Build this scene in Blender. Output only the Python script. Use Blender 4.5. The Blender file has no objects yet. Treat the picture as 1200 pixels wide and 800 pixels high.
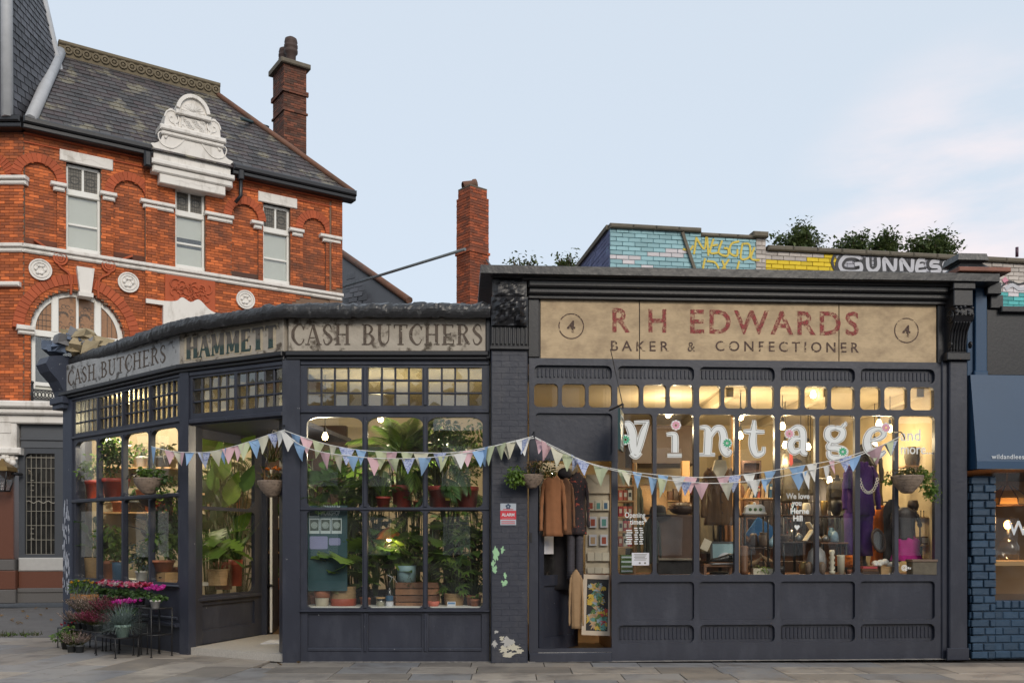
import bpy, bmesh, math, random
from mathutils import Matrix, Vector
R = math.radians
rnd = random.Random(11)
SC = bpy.context.scene
COL = SC.collection
# ---------------------------------------------------------------- camera
FPX, HZ, EYE = 1100.0, 636.0, 1.55
cam = bpy.data.cameras.new("camera")
cam.sensor_width = 36.0
cam.lens = FPX / 1200 * 36.0
cam.shift_y = (HZ - 400) / 1200
cam.clip_start, cam.clip_end = 0.1, 3000
cam_o = bpy.data.objects.new("camera", cam)
cam_o.location = (0, 0, EYE)
cam_o.rotation_euler = (R(90), 0, 0)
COL.objects.link(cam_o)
SC.camera = cam_o
# ---------------------------------------------------------------- light
SUN_EL, SUN_AZ = R(30), R(158)      # azimuth clockwise from +Y: low soft sun behind the photographer, to the right
world = bpy.data.worlds.new("World")
SC.world = world
world.use_nodes = True
nt = world.node_tree
nt.nodes.clear()
wn = nt.nodes.new
out = wn("ShaderNodeOutputWorld"); bg = wn("ShaderNodeBackground")
sky = wn("ShaderNodeTexSky"); sky.sky_type = 'NISHITA'; sky.sun_disc = False
sky.sun_elevation = SUN_EL; sky.sun_rotation = SUN_AZ
sky.air_density = 1.0; sky.dust_density = 2.5; sky.ozone_density = 2.0
bg.inputs[1].default_value = 0.12
tc = wn("ShaderNodeTexCoord")
veil = wn("ShaderNodeMix"); veil.data_type = 'RGBA'          # thin high cloud over the whole sky
veil.inputs[0].default_value = 0.80
veil.inputs[7].default_value = (5.85, 6.50, 7.20, 1)
nt.links.new(sky.outputs[0], veil.inputs[6])
mp = wn("ShaderNodeMapping"); mp.inputs['Scale'].default_value = (1.6, 1.6, 6.0); mp.inputs['Location'].default_value = (0.35, 0.2, 0.55)
nz = wn("ShaderNodeTexNoise"); nz.inputs['Scale'].default_value = 2.6; nz.inputs['Detail'].default_value = 7; nz.inputs['Roughness'].default_value = 0.55
rp = wn("ShaderNodeValToRGB")
rp.color_ramp.elements[0].position = 0.44; rp.color_ramp.elements[0].color = (0, 0, 0, 1)
rp.color_ramp.elements[1].position = 0.70; rp.color_ramp.elements[1].color = (1, 1, 1, 1)
cl = wn("ShaderNodeMix"); cl.data_type = 'RGBA'
cl.inputs[7].default_value = (7.2, 6.55, 6.75, 1)
nt.links.new(tc.outputs['Generated'], mp.inputs[0]); nt.links.new(mp.outputs[0], nz.inputs[0])
nt.links.new(nz.outputs[0], rp.inputs[0])
dt = wn("ShaderNodeVectorMath"); dt.operation = 'DOT_PRODUCT'     # a bank of pinkish cloud low to the right, thinning away from it
dt.inputs[1].default_value = Vector((0.49, 1.0, 0.31)).normalized()
mr = wn("ShaderNodeMapRange"); mr.inputs[1].default_value = 0.980; mr.inputs[2].default_value = 0.998; mr.interpolation_type = 'SMOOTHSTEP'; mr.inputs[3].default_value = 0.0
mm_ = wn("ShaderNodeMath"); mm_.operation = 'MULTIPLY'
nt.links.new(tc.outputs['Generated'], dt.inputs[0]); nt.links.new(dt.outputs['Value'], mr.inputs[0])
nt.links.new(rp.outputs[0], mm_.inputs[0]); nt.links.new(mr.outputs[0], mm_.inputs[1]); nt.links.new(mm_.outputs[0], cl.inputs[0])
nt.links.new(veil.outputs[2], cl.inputs[6])
nt.links.new(cl.outputs[2], bg.inputs[0]); nt.links.new(bg.outputs[0], out.inputs[0])
sun = bpy.data.lights.new("sun", 'SUN'); sun.energy = 1.5; sun.angle = R(22); sun.color = (1.0, 0.90, 0.77)
sun_o = bpy.data.objects.new("sun", sun); COL.objects.link(sun_o)
sd = Vector((math.sin(SUN_AZ) * math.cos(SUN_EL), math.cos(SUN_AZ) * math.cos(SUN_EL), math.sin(SUN_EL)))
sun_o.rotation_euler = (-sd).to_track_quat('-Z', 'Y').to_euler()
SC.view_settings.view_transform = 'Standard'; SC.view_settings.look = 'None'
SC.view_settings.gamma = 1.0; SC.view_settings.use_curve_mapping = False
SC.view_settings.exposure = 0.18
SC.render.engine = 'CYCLES'
cy = SC.cycles
cy.use_denoising = True; cy.max_bounces = 6; cy.diffuse_bounces = 3; cy.glossy_bounces = 3
cy.transmission_bounces = 4; cy.transparent_max_bounces = 16; cy.sample_clamp_indirect = 4.0
cy.caustics_reflective = False; cy.caustics_refractive = False
# ---------------------------------------------------------------- helpers
WM = {}
I4 = Matrix()
def W(px, py, Y):
    return Vector(((px - 600) * Y / FPX, Y, EYE - (py - HZ) * Y / FPX))
def link(o, parent=None, M=None):
    COL.objects.link(o)
    if M is None: M = WM[parent.name] if parent else Matrix()
    WM[o.name] = M.copy()
    if parent:
        o.parent = parent
        o.matrix_basis = WM[parent.name].inverted() @ M
    else:
        o.matrix_basis = M
    return o
LABELS = {}
def tag(o, label=None, cat=None, group=None, kind=None):
    if label: o['label'] = label
    if cat: o['category'] = cat
    if group: o['group'] = group
    if kind: o['kind'] = kind
    return o
def thing(name, label, cat, M, group=None):
    o = bpy.data.objects.new(name, None); o.empty_display_size = 0.1
    if isinstance(M, (tuple, Vector)): M = Matrix.Translation(Vector(M))
    link(o, None, M)
    return tag(o, label, cat, group)
def T(x, y, z, rz=0, rx=0, ry=0, s=1):
    m = Matrix.Translation((x, y, z)) @ Matrix.Rotation(rz, 4, 'Z') @ Matrix.Rotation(ry, 4, 'Y') @ Matrix.Rotation(rx, 4, 'X')
    if s != 1:
        m = m @ (Matrix.Diagonal((*s, 1)) if isinstance(s, tuple) else Matrix.Scale(s, 4))
    return m
class Facet:
    """A vertical plane in the street: x runs along it, y into the building, z up."""
    def __init__(s, x, y, ang):
        s.M = Matrix.Translation((x, y, 0)) @ Matrix.Rotation(ang, 4, 'Z')
        s.I = s.M.inverted()
        s.c = s.I @ Vector((0, 0, EYE)); s.a = ang
    def uz(s, px, py, w=0.0):
        d = s.I.to_3x3() @ Vector(((px - 600) / FPX, 1, (HZ - py) / FPX))
        t = (w - s.c.y) / d.y
        p = s.c + d * t
        return p.x, p.z
    def u(s, px, w=0.0): return s.uz(px, HZ, w)[0]
    def z(s, px, py, w=0.0): return s.uz(px, py, w)[1]
class MB:
    def __init__(s): s.v = []; s.f = []; s.sm = []
    def add(s, vs, fs, M=None, smooth=False):
        b = len(s.v)
        s.v += [tuple(M @ Vector(p)) for p in vs] if M else [tuple(p) for p in vs]
        for f in fs:
            s.f.append([i + b for i in f]); s.sm.append(smooth)
        return s
    def box(s, x0, x1, y0, y1, z0, z1, M=None):
        v = [(x0, y0, z0), (x1, y0, z0), (x1, y1, z0), (x0, y1, z0), (x0, y0, z1), (x1, y0, z1), (x1, y1, z1), (x0, y1, z1)]
        return s.add(v, [(0, 3, 2, 1), (4, 5, 6, 7), (0, 1, 5, 4), (1, 2, 6, 5), (2, 3, 7, 6), (3, 0, 4, 7)], M)
    def cbox(s, x0, x1, y0, y1, z0, z1, b=0.006, M=None):
        """box whose front (-y) edges are chamfered"""
        b = min(b, (x1 - x0) / 3, (z1 - z0) / 3)
        v = [(x0, y0 + b, z0), (x1, y0 + b, z0), (x1, y1, z0), (x0, y1, z0), (x0, y0 + b, z1), (x1, y0 + b, z1), (x1, y1, z1), (x0, y1, z1),
             (x0 + b, y0, z0 + b), (x1 - b, y0, z0 + b), (x1 - b, y0, z1 - b), (x0 + b, y0, z1 - b)]
        return s.add(v, [(0, 3, 2, 1), (4, 5, 6, 7), (1, 2, 6, 5), (2, 3, 7, 6), (3, 0, 4, 7), (8, 9, 10, 11), (0, 1, 9, 8), (1, 5, 10, 9), (5, 4, 11, 10), (4, 0, 8, 11)], M)
    def prism(s, pts, y0, y1, M=None, smooth=False):
        """polygon in x,z (counter-clockwise seen from -y) extruded along y"""
        n = len(pts)
        v = [(p[0], y0, p[1]) for p in pts] + [(p[0], y1, p[1]) for p in pts]
        b = len(s.v)
        s.add(v, [list(range(n)), list(range(2 * n - 1, n - 1, -1))], M)
        s.add([], [])
        for i in range(n):
            j = (i + 1) % n
            s.f.append([b + i, b + n + i, b + n + j, b + j]); s.sm.append(smooth)
        return s
    def tube(s, pts, r, n=6, M=None, caps=True):
        pts = [Vector(p) for p in pts]; rs = r if isinstance(r, (list, tuple)) else [r] * len(pts)
        vs = []; prev = None
        for i, p in enumerate(pts):
            d = (pts[min(i + 1, len(pts) - 1)] - pts[max(i - 1, 0)])
            d = d.normalized() if d.length > 1e-9 else Vector((0, 0, 1))
            a = prev if prev is not None else (Vector((0, 0, 1)) if abs(d.z) < 0.9 else Vector((1, 0, 0)))
            x = (a - d * a.dot(d))
            x = x.normalized() if x.length > 1e-6 else d.orthogonal().normalized()
            prev = x; y = d.cross(x)
            for k in range(n):
                t = 2 * math.pi * k / n
                vs.append(p + (x * math.cos(t) + y * math.sin(t)) * rs[i])
        fs = []
        for i in range(len(pts) - 1):
            for k in range(n):
                k2 = (k + 1) % n
                fs.append((i * n + k, i * n + k2, (i + 1) * n + k2, (i + 1) * n + k))
        s.add(vs, fs, M, True)
        if caps:
            b = len(s.v) - len(vs)
            s.f.append([b + k for k in range(n)][::-1]); s.sm.append(False)
            s.f.append([b + (len(pts) - 1) * n + k for k in range(n)]); s.sm.append(False)
        return s
    def lathe(s, prof, n=16, M=None, sx=1.0, sy=1.0):
        vs = []; fs = []
        for r, z in prof:
            for k in range(n):
                t = 2 * math.pi * k / n
                vs.append((r * math.cos(t) * sx, r * math.sin(t) * sy, z))
        for i in range(len(prof) - 1):
            for k in range(n):
                k2 = (k + 1) % n
                fs.append((i * n + k, i * n + k2, (i + 1) * n + k2, (i + 1) * n + k))
        return s.add(vs, fs, M, True)
    def ball(s, c, r, n=8, m=6, sc=(1, 1, 1), M=None):
        prof = [(r * math.sin(math.pi * i / m) + 1e-5, -r * math.cos(math.pi * i / m)) for i in range(m + 1)]
        m2 = Matrix.Translation(c) @ Matrix.Diagonal((*sc, 1))
        return s.lathe(prof, n, M @ m2 if M else m2)
    def loft(s, secs, M=None, cap=True, smooth=True):
        """list of equal-length closed rings of points"""
        n = len(secs[0]); b = len(s.v)
        s.add([p for q in secs for p in q], [(i * n + k, i * n + (k + 1) % n, (i + 1) * n + (k + 1) % n, (i + 1) * n + k) for i in range(len(secs) - 1) for k in range(n)], M, smooth)
        if cap:
            s.f.append([b + k for k in range(n)][::-1]); s.sm.append(False)
            s.f.append([b + (len(secs) - 1) * n + k for k in range(n)]); s.sm.append(False)
        return s
    def mesh(s, name):
        me = bpy.data.meshes.new(name)
        me.from_pydata(s.v, [], s.f)
        me.polygons.foreach_set('use_smooth', s.sm)
        me.update()
        return me
    def build(s, name, mat, parent=None, M=None, **kw):
        me = s.mesh(name)
        if mat: me.materials.append(mat)
        return tag(link(bpy.data.objects.new(name, me), parent, M), **kw)
def put(name, me, mat, parent, M, **kw):
    """one more object that shares the mesh me"""
    if mat and not me.materials: me.materials.append(mat)
    return tag(link(bpy.data.objects.new(name, me), parent, M), **kw)
def rrect(x0, x1, z0, z1, r=0.02, n=4, corners=(1, 1, 1, 1)):
    r = min(r, (x1 - x0) / 2.01, (z1 - z0) / 2.01); p = []
    for (cx, cz, a, on) in ((x0 + r, z0 + r, 180, corners[0]), (x1 - r, z0 + r, 270, corners[1]), (x1 - r, z1 - r, 0, corners[2]), (x0 + r, z1 - r, 90, corners[3])):
        if on:
            for i in range(n + 1):
                t = R(a + 90 * i / n); p.append((cx + r * math.cos(t), cz + r * math.sin(t)))
        else:
            t = R(a + 45); p.append((cx + math.copysign(r, math.cos(t)), cz + math.copysign(r, math.sin(t))))
    return p
def plate(outer, holes, y0, y1, bevel=0.004):
    """flat board with shaped openings cut through it; returns an MB"""
    bm = bmesh.new(); edges = []
    for loop in [outer] + holes:
        vs = [bm.verts.new((p[0], y0, p[1])) for p in loop]
        for i in range(len(vs)): edges.append(bm.edges.new((vs[i], vs[(i + 1) % len(vs)])))
    bmesh.ops.triangle_fill(bm, use_beauty=True, use_dissolve=False, edges=edges, normal=(0, -1, 0))
    for f in bm.faces:
        f.normal_update()
        if f.normal.y > 0: f.normal_flip()
    mb = MB(); idx = {}
    for v in bm.verts: idx[v] = len(mb.v); mb.v.append(tuple(v.co))
    nv = len(mb.v)
    mb.v += [(p[0], y1, p[2]) for p in mb.v[:nv]]
    for f in bm.faces:
        q = [idx[v] for v in f.verts]; mb.f.append(q); mb.sm.append(False)
        mb.f.append([i + nv for i in q][::-1]); mb.sm.append(False)
    for e in bm.edges:
        if len(e.link_faces) == 1:
            l = e.link_faces[0]; vs = [v for v in l.verts]
            a, b = e.verts
            i = vs.index(a)
            if vs[(i + 1) % len(vs)] is not b: a, b = b, a
            mb.f.append([idx[b], idx[a], idx[a] + nv, idx[b] + nv]); mb.sm.append(False)
    bm.free()
    return mb
def arc(cx, cz, r, a0, a1, n=12, rz=None):
    rz = rz or r
    return [(cx + r * math.cos(R(a0 + (a1 - a0) * i / n)), cz + rz * math.sin(R(a0 + (a1 - a0) * i / n))) for i in range(n + 1)]
def spline(pts, n=6, closed=False):
    P = [Vector(p) for p in pts]; N = len(P); o = []
    for i in range(N if closed else N - 1):
        p0 = P[(i - 1) % N] if closed or i > 0 else P[0]
        p1 = P[i % N]; p2 = P[(i + 1) % N]
        p3 = P[(i + 2) % N] if closed or i + 2 < N else P[-1]
        for k in range(n):
            t = k / n
            o.append(0.5 * ((2 * p1) + (p2 - p0) * t + (2 * p0 - 5 * p1 + 4 * p2 - p3) * t * t + (3 * p1 - p0 - 3 * p2 + p3) * t ** 3))
    if not closed: o.append(P[-1])
    return o
def ribbon(mb, pts, ws, y, th, M=None, n=5, smooth=True):
    """flat pen stroke through 2-D points with a width at each one"""
    if smooth and len(pts) > 2:
        q = spline([(p[0], p[1], w) for p, w in zip(pts, ws)], n)
        pts = [(p[0], p[1]) for p in q]; ws = [max(p[2], 1e-4) for p in q]
    L = []; Rr = []
    for i, p in enumerate(pts):
        a = pts[max(i - 1, 0)]; b = pts[min(i + 1, len(pts) - 1)]
        dx, dz = b[0] - a[0], b[1] - a[1]; l = math.hypot(dx, dz) or 1
        nx, nz = -dz / l, dx / l
        L.append((p[0] + nx * ws[i] / 2, p[1] + nz * ws[i] / 2)); Rr.append((p[0] - nx * ws[i] / 2, p[1] - nz * ws[i] / 2))
    k = len(pts)
    v = [(p[0], y, p[1]) for p in Rr] + [(p[0], y, p[1]) for p in L] + [(p[0], y + th, p[1]) for p in Rr] + [(p[0], y + th, p[1]) for p in L]
    f = []
    for i in range(k - 1):
        f += [(i, i + 1, k + i + 1, k + i), (2 * k + i + 1, 2 * k + i, 3 * k + i, 3 * k + i + 1), (i + 1, i, 2 * k + i, 2 * k + i + 1), (k + i, k + i + 1, 3 * k + i + 1, 3 * k + i)]
    f += [(0, k, 3 * k, 2 * k), (k - 1, 3 * k - 1, 4 * k - 1, 2 * k - 1)]
    mb.add(v, f, M)
def text_mesh(s, size, align='CENTER', bold=0.0, spacing=1.0, depth=0.002):
    c = bpy.data.curves.new("lettering", 'FONT'); c.body = s; c.size = size; c.align_x = align; c.extrude = depth / 2
    c.space_character = spacing; c.offset = bold; c.resolution_u = 3
    o = bpy.data.objects.new("lettering", c)
    me = bpy.data.meshes.new_from_object(o)
    bpy.data.objects.remove(o); bpy.data.curves.remove(c)
    return me
def text(name, s, size, mat, parent, M, align='CENTER', bold=0.0, spacing=1.0, width=None, depth=0.002, **kw):
    """print on a surface: lies in x,z facing -y"""
    me = text_mesh(s, size, align, bold, spacing, depth)
    me.materials.clear(); me.materials.append(mat)
    S = Matrix()
    if width:
        xs = [v.co.x for v in me.vertices]; S = Matrix.Diagonal((width / max(1e-6, max(xs) - min(xs)), 1, 1, 1))
    return tag(link(bpy.data.objects.new(name, me), parent, M @ Matrix.Rotation(R(90), 4, 'X') @ S), **kw)
# ---------------------------------------------------------------- materials
def nodes(name):
    m = bpy.data.materials.new(name); m.use_nodes = True
    t = m.node_tree; b = t.nodes['Principled BSDF']
    return m, t, b
def mixrgb(t, fac, a, b, mode='MIX'):
    n = t.nodes.new("ShaderNodeMix"); n.data_type = 'RGBA'; n.blend_type = mode
    for i, x in ((0, fac), (6, a), (7, b)):
        if hasattr(x, 'is_linked'): t.links.new(x, n.inputs[i])
        elif i: n.inputs[i].default_value = (*x[:3], 1)
        else: n.inputs[0].default_value = x
    return n.outputs[2]
def noise(t, scale, detail=4, rough=0.55, stretch=None, coord='Object', off=(0, 0, 0)):
    c = t.nodes.new("ShaderNodeTexCoord"); n = t.nodes.new("ShaderNodeTexNoise")
    n.inputs['Scale'].default_value = scale; n.inputs['Detail'].default_value = detail; n.inputs['Roughness'].default_value = rough
    m = t.nodes.new("ShaderNodeMapping"); m.inputs['Location'].default_value = off
    if stretch: m.inputs['Scale'].default_value = stretch
    t.links.new(c.outputs[coord], m.inputs[0]); t.links.new(m.outputs[0], n.inputs[0])
    return n.outputs[0]
def ramp(t, x, lo, hi, a=(0, 0, 0), b=(1, 1, 1)):
    n = t.nodes.new("ShaderNodeValToRGB"); e = n.color_ramp.elements
    e[0].position = lo; e[0].color = (*a, 1); e[1].position = hi; e[1].color = (*b, 1)
    t.links.new(x, n.inputs[0]); return n.outputs[0]
def math_(t, op, a, b=0.5):
    n = t.nodes.new("ShaderNodeMath"); n.operation = op
    for i, x in ((0, a), (1, b)):
        if hasattr(x, 'is_linked'): t.links.new(x, n.inputs[i])
        else: n.inputs[i].default_value = x
    return n.outputs[0]
def bump(t, b, h, strength=0.3, dist=0.01):
    n = t.nodes.new("ShaderNodeBump"); n.inputs['Strength'].default_value = strength; n.inputs['Distance'].default_value = dist
    t.links.new(h, n.inputs['Height']); t.links.new(n.outputs[0], b.inputs['Normal'])
def piece_random(t):
    """one number per loose piece and per object"""
    g = t.nodes.new("ShaderNodeNewGeometry"); o = t.nodes.new("ShaderNodeObjectInfo")
    return math_(t, 'FRACT', math_(t, 'ADD', g.outputs['Random Per Island'], o.outputs['Random']))
def var(c, k): return tuple(min(1, x * k) for x in c)
def mat(name, c, rough=0.6, vary=0.25, scale=6, bmp=0.15, bscale=40, metal=0, piece=0.0, wear=None, stretch=None, spec=0.5, coat=0, hue=None, chips=None):
    m, t, b = nodes(name)
    col = mixrgb(t, noise(t, scale, 5, 0.6, stretch), var(c, 1 - vary), var(c, 1 + vary))
    if piece:
        pr = piece_random(t)
        col = mixrgb(t, pr, mixrgb(t, 1.0, col, (1 - piece,) * 3, 'MULTIPLY'), mixrgb(t, 1.0, col, (1 + piece,) * 3, 'MULTIPLY'))
        if hue:
            q = ramp(t, math_(t, 'FRACT', math_(t, 'MULTIPLY', pr, 7.31)), 0.3, 0.8)
            col = mixrgb(t, q, col, mixrgb(t, 0.75, col, hue))
    if wear:                                   # (colour, low, high, scale[, stretch])
        q = ramp(t, noise(t, wear[3], 6, 0.65, wear[4] if len(wear) > 4 else None, off=(3, 5, 7)), wear[1], wear[2])
        col = mixrgb(t, q, col, wear[0])
    if chips:                                  # specks where the paint has been knocked off
        col = mixrgb(t, ramp(t, noise(t, chips[0], 2, 0.5, off=(9, 2, 4)), chips[1], chips[1] + .015), col, (0.30, 0.30, 0.31))
    t.links.new(col, b.inputs['Base Color'])
    b.inputs['Roughness'].default_value = rough; b.inputs['Metallic'].default_value = metal
    b.inputs['Specular IOR Level'].default_value = spec
    if coat: b.inputs['Coat Weight'].default_value = coat
    if bmp: bump(t, b, noise(t, bscale, 5, 0.6, stretch), bmp)
    return m
def glass_mat(name, refl=0.085, tint=(0.96, 0.97, 0.96), dirt=0.03, rough=0.0, wavy=0.0):
    m, t, b = nodes(name); t.nodes.remove(b)
    o = t.nodes['Material Output']
    tr = t.nodes.new("ShaderNodeBsdfTransparent"); tr.inputs[0].default_value = (*tint, 1)
    gl = t.nodes.new("ShaderNodeBsdfGlossy"); gl.inputs['Roughness'].default_value = rough
    lw = t.nodes.new("ShaderNodeLayerWeight"); lw.inputs[0].default_value = 0.5
    f = math_(t, 'ADD', math_(t, 'MULTIPLY', math_(t, 'POWER', lw.outputs['Facing'], 5.0), 1 - refl), refl)
    if wavy:
        bp = t.nodes.new("ShaderNodeBump"); bp.inputs['Strength'].default_value = wavy; bp.inputs['Distance'].default_value = 0.05
        t.links.new(noise(t, 1.7, 2, 0.4), bp.inputs['Height'])
        t.links.new(bp.outputs[0], gl.inputs['Normal'])
    mx = t.nodes.new("ShaderNodeMixShader")
    t.links.new(f, mx.inputs[0]); t.links.new(tr.outputs[0], mx.inputs[1]); t.links.new(gl.outputs[0], mx.inputs[2])
    last = mx.outputs[0]
    if dirt:
        df = t.nodes.new("ShaderNodeBsdfDiffuse"); df.inputs[0].default_value = (0.6, 0.6, 0.58, 1)
        m2 = t.nodes.new("ShaderNodeMixShader")
        t.links.new(math_(t, 'MULTIPLY', ramp(t, noise(t, 3.0, 6, 0.7), 0.45, 0.8), dirt), m2.inputs[0])
        t.links.new(last, m2.inputs[1]); t.links.new(df.outputs[0], m2.inputs[2]); last = m2.outputs[0]
    t.links.new(last, o.inputs[0])
    return m
def worn_mat(name, c, lo=0.35, hi=0.5, scale=14, stretch=(1, 1, 2.5), rough=0.7, keep=1.0):
    """old sign paint: patches have flaked away and show what lies beneath"""
    m, t, b = nodes(name)
    o = t.nodes['Material Output']
    t.links.new(mixrgb(t, noise(t, 20, 4), var(c, 0.75), var(c, 1.25)), b.inputs['Base Color'])
    b.inputs['Roughness'].default_value = rough
    tr = t.nodes.new("ShaderNodeBsdfTransparent"); mx = t.nodes.new("ShaderNodeMixShader")
    t.links.new(math_(t, 'MULTIPLY', ramp(t, noise(t, scale, 6, 0.7, stretch), lo, hi), keep), mx.inputs[0])
    t.links.new(tr.outputs[0], mx.inputs[1]); t.links.new(b.outputs[0], mx.inputs[2]); t.links.new(mx.outputs[0], o.inputs[0])
    return m
def two_tone(name, c, c2, z, w):
    """lettering whose feet are painted a second colour"""
    m = worn_mat(name, c, .30, .42, 16, (1, 1, 1)); t = m.node_tree; b = t.nodes['Principled BSDF']
    tc_ = t.nodes.new("ShaderNodeTexCoord"); sx = t.nodes.new("ShaderNodeSeparateXYZ"); t.links.new(tc_.outputs['Object'], sx.inputs[0])
    old = b.inputs['Base Color'].links[0].from_socket
    t.links.new(mixrgb(t, ramp(t, math_(t, 'ADD', math_(t, 'MULTIPLY', math_(t, 'SUBTRACT', sx.outputs[2], z), 1 / w), math_(t, 'MULTIPLY', noise(t, 9, 3), 1.0)), .75, 1.0), c2, old), b.inputs['Base Color'])
    return m
def glow(name, c, s):
    m, t, b = nodes(name)
    b.inputs['Base Color'].default_value = (*c, 1); b.inputs['Emission Color'].default_value = (*c, 1); b.inputs['Emission Strength'].default_value = s
    return m
def leaf_mat(name, c, c2=None, piece=0.35, rough=0.45):
    m, t, b = nodes(name)
    c2 = c2 or (c[0] * 1.6, c[1] * 1.35, c[2] * 1.1)
    col = mixrgb(t, piece_random(t), var(c, 1 - piece), c2)
    col = mixrgb(t, ramp(t, noise(t, 3.0, 3), 0.3, 0.7), mixrgb(t, 1.0, col, (0.7, 0.72, 0.7), 'MULTIPLY'), col)
    t.links.new(col, b.inputs['Base Color']); b.inputs['Roughness'].default_value = rough
    o = t.nodes['Material Output']
    tl = t.nodes.new("ShaderNodeBsdfTranslucent"); t.links.new(col, tl.inputs[0])
    mx = t.nodes.new("ShaderNodeMixShader"); mx.inputs[0].default_value = 0.42
    t.links.new(b.outputs[0], mx.inputs[1]); t.links.new(tl.outputs[0], mx.inputs[2]); t.links.new(mx.outputs[0], o.inputs[0])
    return m
PAINT = (0.027, 0.0305, 0.046)
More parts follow.
